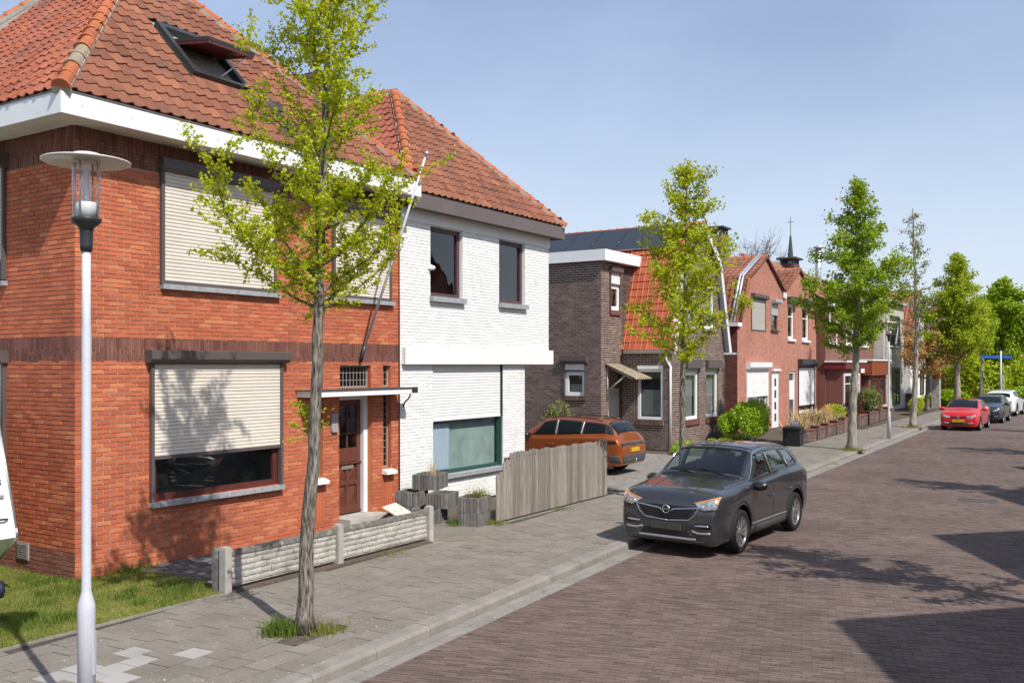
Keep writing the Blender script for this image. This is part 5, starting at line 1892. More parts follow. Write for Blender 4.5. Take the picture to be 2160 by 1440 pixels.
# white barge board following the gable, on the street side
g = MB()
bp_ = [(0.0, 3.45), (1.1, 6.95), (WD / 2, 8.2), (WD - 1.1, 6.95), (WD, 3.45)]
for i in range(4):
    (a, za), (b, zb) = bp_[i], bp_[i + 1]
    d = Vector((b - a, zb - za)).normalized()
    nx = Vector((-d.y, d.x))
    w0, w1 = -0.16, 0.06
    A = [(a + nx.x * w0, za + nx.y * w0), (b + nx.x * w0, zb + nx.y * w0), (b + nx.x * w1, zb + nx.y * w1), (a + nx.x * w1, za + nx.y * w1)]
    g.prism(FRONT, A, 0.2 + 0.002 * i, 0.24 + 0.002 * i)
    B = [(a + nx.x * 0.0, za + nx.y * 0.0), (b, zb), (b + nx.x * w1, zb + nx.y * w1), (a + nx.x * w1, za + nx.y * w1)]
    g.prism(FRONT, B, 0.0, 0.199 + 0.002 * i)
g.box(FRONT, WD - 0.18, WD + 0.35, 3.38, 3.46, -0.02, 0.42)
g.build('barge_board', M['white_trim'], h3)

# ------------------------------------------------------------------ the pair of pink brick gable houses
h4 = root('gabled_house', (-14.0, 39.2, 0), 0, 'pink-red brick pair of houses with twin tiled gables and white shutters', 'house')
P4 = [(0.2, 4.8), (1.36, 6.77), (3.74, 7.9), (6.47, 6.45), (8.98, 7.75), (11.5, 6.6), (12.1, 4.73)]
OUT = [[(0, 0), (6.47, 0), (6.47, 6.45), (3.74, 7.9), (1.3, 6.77), (0.2, 4.8), (0, 4.8)], [(6.47, 0), (12.2, 0), (12.2, 4.73), (11.6, 6.6), (8.98, 7.75), (6.47, 6.45)]]
OP4 = [(1.74, 3.7, 4.5, 5.95), (4.52, 5.52, 4.6, 5.85), (7.17, 8.2, 4.25, 5.98), (9.59, 10.79, 4.24, 5.98), (1.1, 4.05, 0.6, 2.78), (4.67, 5.67, 0.02, 2.68), (7.4, 8.44, 0.05, 2.65), (8.84, 11.75, 0.5, 2.88)]
brick_wall(h4, FRONT, 0, 12.2, 0, 8.0, OP4, M['brick_pink'], M['mortar'], outlines=OUT, course=0.078, blen=0.24, seed=31)
brick_wall(h4, SIDE, 0, 9, 0, 4.8, [], M['brick_maroon'], M['mortar_dirty'], course=0.078, blen=0.24, seed=32)
g = MB()
g.box(F((0, 12.2, 0), (-1, 0, 0), (0, 1, 0)), 0.02, 9, 0, 5, -0.05, -0.01)
g.box(F((-9, 0, 0), (0, 1, 0), (1, 0, 0)), 0, 12.2, 0, 6.4, -0.05, 0)
g.build('wall', M['brick_pink'], h4)
q = OP4[0]
shutter(h4, FRONT, q[0], q[1], q[2], q[3] - 0.02, 0.01, box_h=0.22, box_d=0.2, m='slat_grey', pitch=0.08)
q = OP4[1]
window(h4, FRONT, q[0], q[1], q[2], q[3], n=-0.06, fw=0.09, fm='frame_brown', sill='slate')
shutter(h4, FRONT, q[0], q[1], 5.3, q[3], 0.01, box_h=0.2, box_d=0.25, m='slat_grey', box='zinc', pitch=0.08)
for q in OP4[2:4]:
    window(h4, FRONT, q[0], q[1], q[2], q[3], n=-0.08, fw=0.13, fm='white_pvc', sill='white_trim', sill_h=0.12, bars_z=(5.35,), curtain=[(q[0] + 0.1, q[1] - 0.3, 4.4, 5.3, 'curtain')])
    g = MB()
    g.box(FRONT, q[0] - 0.12, q[1] + 0.12, q[3] + 0.01, q[3] + 0.32, 0.005, 0.3)
    g.build('shutter_box', M['dark_metal'], h4)
q = OP4[4]
window(h4, FRONT, q[0], q[1], q[2], 1.7, n=-0.08, fw=0.12, fm='white_pvc', bars_u=(2.1, 3.1), sill='slate')
shutter(h4, FRONT, q[0], q[1], 1.55, q[3], 0.02, box_h=0.3, box_d=0.22, m='slat_white', box='white_trim', pitch=0.08, end_to=q[2])
q = OP4[5]
g = MB()
g.box(FRONT, q[0], q[1], q[2], q[3], -0.08, 0.0)
dq = g.build('door', M['white_pvc'], h4)
for z in (0.5, 1.05, 1.6, 2.15):
    g = MB()
    g.box(FRONT, q[0] + 0.38, q[0] + 0.62, z - 0.18, z + 0.18, 0.002, 0.012)
    g.build('pane', M['dark_metal'], dq)
g = MB()
g.box(FRONT, q[0] - 0.06, q[1] + 0.06, q[3], q[3] + 0.1, -0.05, 0.12)
g.build('door_hood', M['white_trim'], h4)
q = OP4[6]
g = MB()
g.box(FRONT, q[0], q[0] + 0.1, q[2], q[3], -0.15, -0.05).box(FRONT, q[1] - 0.1, q[1], q[2], q[3], -0.15, -0.05).box(FRONT, q[0] + 0.1, q[1] - 0.1, q[3] - 0.1, q[3], -0.15, -0.05)
dq = g.build('door_frame', M['white_pvc'], h4)
g = MB()
g.box(FRONT, q[0] + 0.1, q[1] - 0.1, q[2], 1.25, -0.14, -0.1, 1).box(FRONT, q[0] + 0.1, q[1] - 0.1, 1.25, 2.2, -0.14, -0.1, 0).box(FRONT, q[0] + 0.1, q[1] - 0.1, 2.2, 2.55, -0.14, -0.12, 1)
g.build('door', [M['white_pvc'], M['slate']], dq)
q = OP4[7]
window(h4, FRONT, q[0], q[1], q[2], 1.2, n=-0.06, fw=0.14, fm='white_pvc', sill='slate', sill_out=0.14)
shutter(h4, FRONT, q[0], q[1], 0.85, q[3] - 0.02, 0.02, box_h=0.4, box_d=0.25, m='slat_white', box='dark_metal', pitch=0.08, end_to=q[2])
# roofs: each gable roof runs back from the street, tiled; verge tiles on the gables
segs = [(P4[i], P4[i + 1]) for i in range(len(P4) - 1)]
for i, ((a, za), (b, zb)) in enumerate(segs):
    d = Vector((b - a, zb - za))
    ln = d.length
    d.normalize()
    if zb > za:
        fr = F((0.12, a, za), (-1, 0, 0), (0, -d.y, d.x), (0, d.x, d.y))
    else:
        fr = F((0.12, b, zb), (-1, 0, 0), (0, -d.y, d.x), (0, -d.x, -d.y))
    roof_plane(h4, fr, [(0, 0), (9.1, 0), (9.1, ln), (0, ln)], M['tile_brown'] if i in (1, 4) else M['tile_red'], M['brick_dark'], 0.26, 0.34, kind='low', name='roof_slope')
    nv = Vector((0, -d.y, d.x))
    A, B = Vector((0.08, a, za)) + nv * 0.05, Vector((0.08, b, zb)) + nv * 0.05
    g = MB()
    g.tube([A, B], 0.055, 6)
    g.build('verge_tile', M['tile_red'], h4)
hip_line(h4, (-9, 3.74, 7.93), (0.1, 3.74, 7.93), (0, 0, 1), name='ridge_tile')
hip_line(h4, (-9, 8.98, 7.78), (0.1, 8.98, 7.78), (0, 0, 1), name='ridge_tile')
# zinc flashing down the left gable edge, little box gutter
g = MB()
for dx in (0.0, 0.14):
    g.tube([(-0.2 - dx, 0.12, 4.8), (-0.2 - dx, 1.3, 6.9), (-0.2 - dx, 3.5, 7.93)], 0.06, 6)
g.build('zinc_flashing', M['zinc'], h4)
g = MB()
g.box(FRONT, -0.25, 0.25, 4.62, 4.78, -0.6, 0.12)
g.build('box_gutter', M['white_trim'], h4)
g = MB()
g.box(FRONT, 6.3, 6.65, 6.2, 6.5, 0.02, 0.1)
g.build('valley_hopper', M['white_trim'], h4)


# ------------------------------------------------------------------ houses farther along
def rear_house(name, loc, w, d, ze, zr, label, wall='brick_maroon', roof='tile_brown', axis='y', chimney=None, cat='house'):
    """gabled house; ridge along the given axis."""
    r = root(name, loc, 0, label, cat)
    g = MB()
    g.box(WORLD_F, -d, 0, 0, w, 0, ze)
    if axis == 'y':
        for y in (0.001, w - 0.001):
            g.poly([(-d, y, ze), (0, y, ze), (-d / 2, y, zr)])
    else:
        for x in (-d + 0.001, -0.001):
            g.poly([(x, 0, ze), (x, w, ze), (x, w / 2, zr)])
    g.build('wall', M[wall], r)
    if axis == 'y':
        run, rise = d / 2 + 0.25, zr - ze
        t = math.atan2(rise, d / 2)
        sl = run / math.cos(t)
        dz = 0.25 * math.tan(t)
        f1 = F((0.25, -0.1, ze - dz + 0.05), (0, 1, 0), (math.sin(t), 0, math.cos(t)), (-math.cos(t), 0, math.sin(t)))
        f2 = F((-d - 0.25, w + 0.1, ze - dz + 0.05), (0, -1, 0), (-math.sin(t), 0, math.cos(t)), (math.cos(t), 0, math.sin(t)))
        for f_ in (f1, f2):
            roof_plane(r, f_, [(0, 0), (w + 0.2, 0), (w + 0.2, sl), (0, sl)], M[roof], M['brick_dark'], 0.3, 0.36, kind='low')
        hip_line(r, (-d / 2, -0.1, zr + 0.08), (-d / 2, w + 0.1, zr + 0.08), (0, 0, 1), name='ridge_tile', step=0.5)
        g = MB()
        g.box(F((0.3, 0, ze - dz), (0, 1, 0), (1, 0, 0)), -0.1, w + 0.1, -0.12, 0.06, -0.12, 0.03)
        g.build('gutter', M['white_trim'], r)
    else:
        run, rise = w / 2 + 0.2, zr - ze
        t = math.atan2(rise, w / 2)
        sl = run / math.cos(t)
        dz = 0.2 * math.tan(t)
        f1 = F((0.15, -0.2, ze - dz + 0.04), (-1, 0, 0), (0, -math.sin(t), math.cos(t)), (0, math.cos(t), math.sin(t)))
        f2 = F((-d - 0.1, w + 0.2, ze - dz + 0.04), (1, 0, 0), (0, math.sin(t), math.cos(t)), (0, -math.cos(t), math.sin(t)))
        for f_ in (f1, f2):
            roof_plane(r, f_, [(0, 0), (d + 0.25, 0), (d + 0.25, sl), (0, sl)], M[roof], M['brick_dark'], 0.3, 0.36, kind='low')
        hip_line(r, (-d, w / 2, zr + 0.06), (0.15, w / 2, zr + 0.06), (0, 0, 1), name='ridge_tile', step=0.5)
    if chimney:
        cx, cy, ch, cw = chimney
        g = MB()
        fr = F((cx, cy, 0), (0, 1, 0), (1, 0, 0))
        g.box(fr, -cw, cw, ze, ch, -cw * 0.8, cw * 0.8)
        c_ = g.build('chimney', M['brick_brown'], r)
        g = MB()
        for sx in (-1, 1):
            for sy in (-1, 0, 1):
                g.box(fr, sy * cw * 0.8 - 0.07, sy * cw * 0.8 + 0.07, ch, ch + 0.3, sx * cw * 0.62 - 0.07, sx * cw * 0.62 + 0.07)
        g.box(fr, -cw - 0.12, cw + 0.12, ch + 0.301, ch + 0.38, -cw - 0.02, cw + 0.02)
        g.build('chimney_cap', M['slate'], c_)
    return r


# big roof behind the gabled pair, with the square chimney right of the mansard house
rear_house('rear_house', (-17.5, 42.5, 0), 9.0, 9.0, 6.2, 8.9, 'house behind the twin gables with a long red-brown roof', roof='tile_brown', chimney=None)
rear_house('rear_house', (-15.2, 37.4, 0), 1.5, 6.0, 6.0, 7.3, 'narrow link building with maroon boards behind the white bargeboard', wall='maroon_paint', roof='tile_brown', axis='x', chimney=(-0.5, 4.0, 8.85, 0.42))
# dark red terrace with flat-roofed bays
h5 = rear_house('terrace_house', (-13.6, 51.6, 0), 11.5, 9, 6.4, 9.0, 'dark red brick terrace house with maroon and orange flat-roofed bays', wall='brick_maroon', roof='tile_brown')
BY = F((0, 0, 0), (0, 1, 0), (1, 0, 0))
brick_wall(h5, F((0.02, 0, 0), (0, 1, 0), (1, 0, 0)), 0, 11.5, 0, 6.3, [], M['brick_maroon'], M['mortar'], course=0.085, blen=0.26, joint=0.016, seed=61)


def bay(h, y0, y1, dpt, zt, fm, fascia, wins, wall='brick_maroon', hf=0.35):
    fr = F((dpt, 0, 0), (0, 1, 0), (1, 0, 0))
    g = MB()
    g.box(fr, y0, y1, 0, zt, -dpt + 0.01, 0)
    b = g.build('bay', M[wall], h)
    g = MB()
    g.box(fr, y0 - 0.2, y1 + 0.2, zt, zt + hf, -dpt + 0.01, 0.22)
    g.build('bay_fascia', M[fascia], b)
    g = MB()
    g.box(fr, y0 - 0.25, y1 + 0.25, zt + hf + 0.002, zt + hf + 0.09, -dpt + 0.01, 0.28)
    g.build('bay_roof', M['white_trim'], b)
    for (a, c, z0, z1, bz) in wins:
        window(h, fr, a, c, z0, z1, n=0.03, fw=0.12, fm=fm, bars_z=bz, sill='white_trim', room_d=0.06, glass='glass', curtain=None, sill_out=0.14)
    return b


bay(h5, 0.1, 4.2, 0.9, 2.75, 'white_pvc', 'maroon_paint', [(0.3, 1.9, 0.65, 2.5, (1.95,)), (2.6, 3.7, 0.65, 2.5, (1.95,))])
bay(h5, 6.2, 10.8, 0.9, 2.35, 'maroon_paint', 'orange_board', [(6.6, 8.4, 0.5, 2.2, ()), (8.7, 10.4, 0.5, 2.2, ())], hf=0.85)
for a in (0.8, 4.4, 8.0):
    window(h5, BY, a, a + 1.6, 4.1, 5.9, n=0.03, fw=0.14, fm='white_pvc', sill='white_trim', room_d=0.06, sill_out=0.14, curtain=None)
g = MB()
g.box(BY, 4.6, 6.0, 2.5, 2.75, 0, 0.7)
g.build('porch_roof', M['white_trim'], h5)
# pale grey narrow house
h6 = rear_house('grey_house', (-13.0, 63.2, 0), 6.4, 9, 7.2, 8.6, 'narrow pale grey brick house beyond the terrace', wall='brick_grey', roof='slate')
window(h6, BY, 2.6, 4.9, 0.3, 2.8, n=0.03, fw=0.14, fm='dark_metal', room_d=0.06, bars_u=(3.9,))
window(h6, BY, 1.6, 4.9, 4.2, 6.2, n=0.03, fw=0.14, fm='dark_metal', room_d=0.06, bars_u=(3.2,), sill='white_trim')
g = MB()
g.box(BY, 0.3, 1.2, 0, 7.1, 0.0, 0.12)
g.build('pilaster', M['concrete_pale'], h6)
# white rendered house and the tiled gable house beyond
h7 = rear_house('white_gable_house', (-12.6, 69.8, 0), 7.0, 9, 3.6, 8.2, 'white-walled house with steep orange-brown tiled gable beyond the pale trunk', wall='white_render', roof='tile_side', axis='x')
g = MB()
g.box(BY, 0.2, 2.4, 3.2, 3.6, 0, 0.5)
for s_, (y0, z0), (y1, z1) in ((0, (-0.2, 3.5), (3.5, 8.35)), (1, (3.5, 8.35), (7.2, 3.5))):
    g.tube([(0.22, y0, z0), (0.22, y1, z1)], 0.1, 4)
g.build('barge_board', M['white_trim'], h7)
window(h7, BY, 2.6, 4.2, 4.4, 6.0, n=0.03, fw=0.14, fm='white_pvc', room_d=0.06)
window(h7, BY, 3.5, 5.0, 0.8, 2.6, n=0.03, fw=0.14, fm='frame_brown', room_d=0.06)
h8 = rear_house('brick_cottage', (-12.6, 76.9, 0), 7.5, 8, 3.2, 7.0, 'brick cottage with white window at the far end of the row', wall='brick_maroon', roof='tile_side', axis='x')
window(h8, BY, 0.8, 2.2, 0.7, 2.5, n=0.03, fw=0.14, fm='white_pvc', room_d=0.06)
window(h8, BY, 3.8, 5.2, 0.7, 2.5, n=0.03, fw=0.14, fm='white_pvc', room_d=0.06)
h9 = rear_house('far_building', (-10.5, 108, 0), 14, 12, 6.0, 9.5, 'distant pink brick building glimpsed between the far trees', wall='brick_pink', roof='tile_brown')
window(h9, F((0, 0, 0), (-1, 0, 0), (0, -1, 0)), 0.5, 2.0, 3.6, 5.6, n=0.03, fw=0.2, fm='white_pvc', room_d=0.06, bars_u=(1.2,))
window(h9, F((0, 0, 0), (-1, 0, 0), (0, -1, 0)), 3.5, 5.0, 3.6, 5.6, n=0.03, fw=0.2, fm='white_pvc', room_d=0.06)

# chapel spire far behind, brick chimney, steel flue
cs = root('chapel', (-35.9, 120, 0), 0, 'slender slate chapel spire with a cross above the roofs', 'chapel')
g = MB()
g.box(WORLD_F, -5, 5, -8, 8, 0, 9)
g.poly([(-5, -8, 9), (5, -8, 9), (0, -8, 13)])
g.build('wall', M['brick_maroon'], cs)
g = MB()
g.poly([(-5.3, -8.2, 8.8), (-5.3, 8, 8.8), (0, 8, 13.1), (0, -8.2, 13.1)][::-1]).poly([(5.3, -8.2, 8.8), (5.3, 8, 8.8), (0, 8, 13.1), (0, -8.2, 13.1)])
g.build('roof', M['slate'], cs)
g = MB()
g.lathe([(0.8, 12.5), (0.62, 14.0), (0.55, 14.6), (0.13, 19.1), (0.05, 19.45)], seg=8, smooth=False)
g.build('spire', M['slate'], cs)
g = MB()
g.tube([(0, 0, 19.3), (0, 0, 21.6)], 0.04, 6)
g.tube([(-0.38, 0, 21.0), (0.38, 0, 21.0)], 0.04, 6)
g.build('cross', M['dark_metal'], cs)
g = MB()
fr = F((-4.1, 7.4, 0), (0, 1, 0), (1, 0, 0))
g.box(fr, -0.6, 0.6, 7.6, 9.2, -0.45, 0.45)
ch_ = g.build('chimney', M['brick_brown'], h5)
g = MB()
for a in (-0.48, 0, 0.48):
    g.box(fr, a - 0.09, a + 0.09, 9.2, 9.5, -0.42, -0.28).box(fr, a - 0.09, a + 0.09, 9.2, 9.5, 0.28, 0.42)
g.box(fr, -0.78, 0.78, 9.501, 9.6, -0.62, 0.62)
g.build('chimney_cap', M['slate'], ch_)
g = MB()
g.tube([(-3.15, 10.4, 7.0), (-3.15, 10.4, 10.45)], 0.2, 12)
g.lathe([(0.0, 10.47), (0.34, 10.47), (0.32, 10.56), (0.0, 10.66)], (-3.15, 10.4, 0), seg=12)
g.build('flue', M['galv'], h5)

# gabled houses across the street: beside and behind the camera, they shade the road and show in the windows
OPP = ['whose gable shadow is nearest the camera', 'whose gable shadow lies second along the road', 'whose gable shadow lies beside the drain grate', 'whose gable shadow lies fourth along the road', 'whose gable shadow lies farthest along the road']
for i in range(1, 6):
    hh = root('opposite_house', (4.25, 2.2 + (i - 0) * 6.9 - 3.45, 0), 0, 'brick house across the street ' + OPP[i - 1], 'house', 'gabled houses across the street')
    hf = F((0, 0, 0), (0, 1, 0), (-1, 0, 0))
    g = MB()
    g.prism(hf, [(0, 0), (6.9, 0), (6.9, 5.55), (3.45, 8.45), (0, 5.55)], -9, 0)
    g.build('wall', M['brick_red'], hh)
    g = MB()
    for s_ in (0, 1):
        a = [(-0.0, 5.58), (3.45, 8.48), (3.45, 8.6), (-0.0, 5.7)] if s_ == 0 else [(6.9, 5.58), (3.45, 8.48), (3.45, 8.6), (6.9, 5.7)]
        g.prism(hf, a, -9, 0.06)
    g.build('roof', M['tile_brown'], hh)
    for (a, b, z0, z1) in ((0.8, 3.2, 0.8, 2.6), (1.2, 2.8, 3.9, 5.4), (4.2, 5.8, 3.9, 5.4)):
        window(hh, hf, a, b, z0, z1, n=0.03, fw=0.1, room_d=0.06, sill='blue_stone', sill_out=0.1)
    g = MB()
    g.box(hf, 4.6, 5.6, 0.0, 2.3, 0.002, 0.05)
    g.build('door', M['white_pvc'], hh)


# ------------------------------------------------------------------ trees and shrubs
def leaf_mesh(name, C, size, m, up=0.35, aspect=0.8, fold=0.25, seed=0):
    """kite leaves at the points C (N,3), random facing with a bias upward."""
    rg = np.random.default_rng(seed)
    n = len(C)
    nrm = rg.normal(0, 1, (n, 3))
    nrm[:, 2] = np.abs(nrm[:, 2]) + up
    nrm /= np.linalg.norm(nrm, axis=1)[:, None]
    a = rg.normal(0, 1, (n, 3))
    t = np.cross(nrm, a)
    t /= np.linalg.norm(t, axis=1)[:, None]
    b = np.cross(nrm, t)
    s = size * rg.uniform(0.6, 1.3, n)[:, None]
    base = C - t * s * 0.5
    tip = C + t * s * 0.5
    l_ = C + t * s * 0.12 - b * s * 0.5 * aspect + nrm * s * fold
    r_ = C + t * s * 0.12 + b * s * 0.5 * aspect + nrm * s * fold
    V = np.stack([base, r_, tip, l_], 1).reshape(-1, 3)
    q = np.arange(n) * 4
    T = np.concatenate([np.stack([q, q + 1, q + 2], 1), np.stack([q, q + 2, q + 3], 1)])
    return np_mesh(name, V, T, M[m])


def tree(loc, H, z0, prof, label, seed, trunk_r=0.15, path=None, n_br=34, leaf='leaf_lime', lsize=0.05, per=8, tuft_r=0.05, step=0.07, bark='bark', sub=6, rise=(0.5, 0.95), twig_w=1.0, branches=(), name='street_tree', group='street trees', z_top_leaf=None, sparse=0.0, cat='tree', spray=0.22):
    """tapered bent trunk, limbs with side shoots, leaf tufts set along the shoots."""
    rnd = random.Random(seed)
    r = root(name, loc, 0, label, cat, group)
    path = path or [(0, 0, 0), (0.02, 0.02, H * 0.4), (0.03, 0.0, H)]

    def trunk_at(z):
        for i in range(len(path) - 1):
            if path[i][2] <= z <= path[i + 1][2]:
                t = (z - path[i][2]) / (path[i + 1][2] - path[i][2])
                return Vector(path[i]).lerp(Vector(path[i + 1]), t)
        return Vector(path[-1])

    def rad(z):
        return trunk_r * max(0.06, (1 - z / H)) ** 0.6 * (1.0 + 0.5 * math.exp(-z / 0.12)) * (1 - 0.12 * min(1, z / 2))

    tp = []
    nz = 26
    for i in range(nz + 1):
        z = H * (i / nz) ** 1.15
        p = trunk_at(z)
        tp.append((p + Vector((rnd.gauss(0, 0.008), rnd.gauss(0, 0.008), 0)), rad(z)))
    tb = MB()
    tb.tube([p for p, _ in tp], [q for _, q in tp], 14)
    tb.build('trunk', M[bark], r)
    lb = MB()
    tufts = []

    def shoot(p, d, L, r0, lev, leaf_from=0.25):
        k = max(3, int(L / 0.12))
        pts = [Vector(p)]
        dd = Vector(d)
        for i in range(k):
            dd = (dd + Vector((rnd.gauss(0, 0.09), rnd.gauss(0, 0.09), rnd.gauss(0.02, 0.07)))).normalized()
            pts.append(pts[-1] + dd * (L / k))
        lb.tube(pts, [r0 * (1 - 0.85 * i / k) for i in range(k + 1)], 5 if lev == 0 else 3, caps=False)
        acc = 0.0
        for i in range(k):
            a, b = pts[i], pts[i + 1]
            m_ = max(1, int((b - a).length / step))
            for j in range(m_):
                if (i + j / m_) / k >= leaf_from and rnd.random() > sparse:
                    tufts.append(a.lerp(b, j / m_))
        return pts

    def radius(f):
        for i in range(len(prof) - 1):
            if prof[i][0] <= f <= prof[i + 1][0]:
                t = (f - prof[i][0]) / (prof[i + 1][0] - prof[i][0])
                return prof[i][1] + (prof[i + 1][1] - prof[i][1]) * t
        return prof[-1][1]

    az = rnd.uniform(0, 6.28)
    todo = []
    for i in range(n_br):
        f = ((i + rnd.uniform(0, 0.8)) / n_br)
        z = z0 + (H - z0) * f * 0.96
        az += 2.4 + rnd.gauss(0, 0.35)
        todo.append((z, az, radius(f) * rnd.choice((0.6, 0.8, 0.95, 1.05, 1.28)) * rnd.uniform(0.9, 1.1), rnd.uniform(*rise)))
    for (z, a_, L_, up_) in branches:
        todo.append((z, a_, L_, up_))
    for z, a_, R, up_ in todo:
        p = trunk_at(z)
        d = Vector((math.cos(a_), math.sin(a_), up_)).normalized()
        L = R / max(0.4, math.hypot(d.x, d.y))
        pts = shoot(p, d, L, max(0.006, rad(z) * 0.36), 0, 0.12)
        for s_ in range(max(2, int(sub * (0.5 + L / 1.6)))):
            i = rnd.randint(max(1, len(pts) // 5), len(pts) - 1)
            q = pts[i]
            dd = (pts[i] - pts[i - 1]).normalized()
            e = Vector((rnd.gauss(0, 1), rnd.gauss(0, 1), rnd.gauss(0.35, 0.6))).normalized()
            shoot(q, (dd * 0.5 + e).normalized(), rnd.uniform(0.18, 0.5) * (0.5 + 0.35 * L) * (1 + spray), 0.006 * twig_w, 1, 0.05)
    lb.build('limbs', M[bark], r, kind='stuff')
    T = np.array([tuple(t) for t in tufts])
    rg = np.random.default_rng(seed)
    n = rg.integers(max(1, per - 3), per + 4, len(T))
    C = np.repeat(T, n, 0)
    C = C + rg.normal(0, tuft_r, C.shape) * np.array([1, 1, 0.8])
    obj('crown', leaf_mesh('crown', C, lsize, leaf, seed=seed), r)
    return r


def pol(dl, dy=0.0):
    """offset along the camera's right hand (dl) and away from it, as world x,y."""
    return (dl * math.cos(YAW) - dy * math.sin(YAW), dl * math.sin(YAW) + dy * math.cos(YAW))


R_AZ = YAW                      # azimuth of "right in the picture"
x1, y1 = pol(0.16)
x2, y2 = pol(0.2)
x3, y3 = pol(0.27)
xm, ym = pol(0.02)
tree((TREES[0][0], TREES[0][1], 0), 8.8, 3.5, [(0, 0.85), (0.15, 1.05), (0.35, 1.0), (0.55, 0.85), (0.75, 0.65), (1, 0.15)],
     'nearest street tree with lime-green young leaves before the red house', 4, 0.09, path=[(0, 0, 0), (xm, ym, 0.9), (x1 * 0.7, y1 * 0.7, 2.2), (x1, y1, 3.4), (x2, y2, 5.0), (x3, y3, 6.6), (x3, y3, 8.8)],
     n_br=40, lsize=0.048, per=9, tuft_r=0.036, step=0.06, sub=9,
     branches=[(3.62, R_AZ + math.pi - 0.1, 1.05, 0.42), (3.85, R_AZ + math.pi + 0.12, 1.75, 0.62), (3.6, R_AZ + 0.1, 0.9, 0.35), (4.1, R_AZ - 0.1, 1.15, 0.6), (4.0, R_AZ + math.pi + 0.5, 1.3, 0.4), (4.5, R_AZ + 0.3, 1.2, 0.45),
               (3.7, R_AZ + 0.6, 1.1, 0.5), (4.3, R_AZ + math.pi - 0.5, 1.25, 0.5), (2.35, R_AZ + math.pi - 0.6, 0.2, 0.5), (2.2, R_AZ + math.pi - 0.4, 0.16, 0.2)])
tree((TREES[1][0], TREES[1][1], 0), 7.35, 2.95, [(0, 0.55), (0.08, 0.95), (0.2, 1.1), (0.4, 0.95), (0.55, 0.85), (0.7, 0.68), (0.85, 0.42), (1, 0.08)],
     'lime-green street tree standing behind the parked grey car', 9, 0.085, n_br=46, lsize=0.068, per=11, tuft_r=0.06, step=0.085, sub=9, twig_w=1.2,
     path=[(0, 0, 0), (0.0, 0.02, 3), (0.05, 0.05, 5), (0.08, 0.07, 7.35)])
tree((TREES[2][0], TREES[2][1], 0), 9.6, 3.4, [(0, 1.5), (0.07, 2.0), (0.22, 1.85), (0.42, 1.4), (0.6, 1.02), (0.78, 0.62), (0.92, 0.3), (1, 0.03)],
     'dense mid-green street tree before the far terrace houses', 17, 0.17, n_br=52, leaf='leaf_green', lsize=0.1, per=11, tuft_r=0.1, step=0.115, sub=10, rise=(0.05, 0.45), bark='bark_pale', twig_w=1.6,
     path=[(0, 0, 0), (0.02, 0.02, 1.5), (0.12, 0.1, 3.4), (0.14, 0.12, 9.6)])
tree((TREES[3][0], TREES[3][1], 0), 10.4, 4.2, [(0, 1.3), (0.25, 1.15), (0.5, 0.8), (0.8, 0.6), (1, 0.12)],
     'thin sparse street tree with pale trunk beyond the dense one', 23, 0.16, n_br=30, leaf='leaf_olive', lsize=0.1, per=6, tuft_r=0.1, step=0.16, sub=6, rise=(0.1, 0.5), bark='bark_pale', twig_w=2.0, sparse=0.25,
     path=[(0, 0, 0), (0.1, 0.06, 2), (0.18, 0.1, 5), (0.0, 0.0, 10.4)])
tree((TREES[4][0], TREES[4][1], 0), 10.2, 3.0, [(0, 1.7), (0.12, 2.4), (0.3, 2.1), (0.5, 1.6), (0.7, 1.0), (0.85, 0.5), (1, 0.05)],
     'broad conical yellow-green tree behind the red car', 31, 0.24, n_br=52, leaf='leaf_mid', lsize=0.15, per=11, tuft_r=0.16, step=0.18, sub=10, rise=(0.15, 0.6), bark='bark_pale', twig_w=2.5)
tree((-8.3, 83.0, 0), 9.6, 2.6, [(0, 1.8), (0.15, 2.6), (0.4, 2.3), (0.7, 1.4), (1, 0.15)],
     'dark green tree at the right edge beyond the white car', 37, 0.25, n_br=46, leaf='leaf_green', lsize=0.23, per=9, tuft_r=0.22, step=0.2, sub=11, rise=(0.25, 0.7), bark='bark_pale', twig_w=2.5)
# slim trunk right of the broad tree
tree((-8.9, 76.0, 0), 7.5, 3.4, [(0, 1.0), (0.4, 1.4), (1, 0.3)], 'slim young tree with pale stem behind the dark parked car', 41, 0.14, n_br=24, leaf='leaf_mid', lsize=0.17, per=6, tuft_r=0.15, step=0.22, sub=6, bark='bark_pale', twig_w=2)
# golden small tree before the white-walled houses
tree((-10.9, 66.0, 0), 4.6, 2.1, [(0, 1.5), (0.3, 2.1), (0.7, 1.6), (1, 0.5)], 'low tree with golden-brown leaves before the white-walled house', 43, 0.16, n_br=26, leaf='leaf_gold', lsize=0.13, per=5, tuft_r=0.15, step=0.24, sub=6, bark='twig', rise=(0.1, 0.5), twig_w=2, group=None)
# street trees of the other kerb: outside the frame, their shadows lie on the road
for k_, (yy, hh) in enumerate(((13.3, 7.6), (24.9, 7.4), (36.4, 7.6), (48.2, 7.8))):
    tree((1.0, yy, 0), hh, 3.0, [(0, 0.9), (0.2, 1.15), (0.5, 1.05), (0.8, 0.65), (1, 0.12)], 'street tree of the opposite kerb casting the ' + ('nearest', 'second', 'third', 'farthest')[k_] + ' leafy shadow on the road', 50 + k_, 0.16, n_br=34, leaf='leaf_lime', lsize=0.1, per=6, tuft_r=0.07, step=0.1, sub=6, group='trees of the opposite kerb')
# bare tree behind the roofs
tree((-26.0, 78.0, 0), 12.0, 5.0, [(0, 2.6), (0.5, 2.8), (1, 1.0)], 'bare leafless tree behind the roofs near the chapel spire', 61, 0.25, n_br=34, leaf='twig', lsize=0.03, per=1, tuft_r=0.1, step=1.2, sub=9, bark='twig', rise=(0.6, 1.4), twig_w=3.5, group=None, spray=1.5)


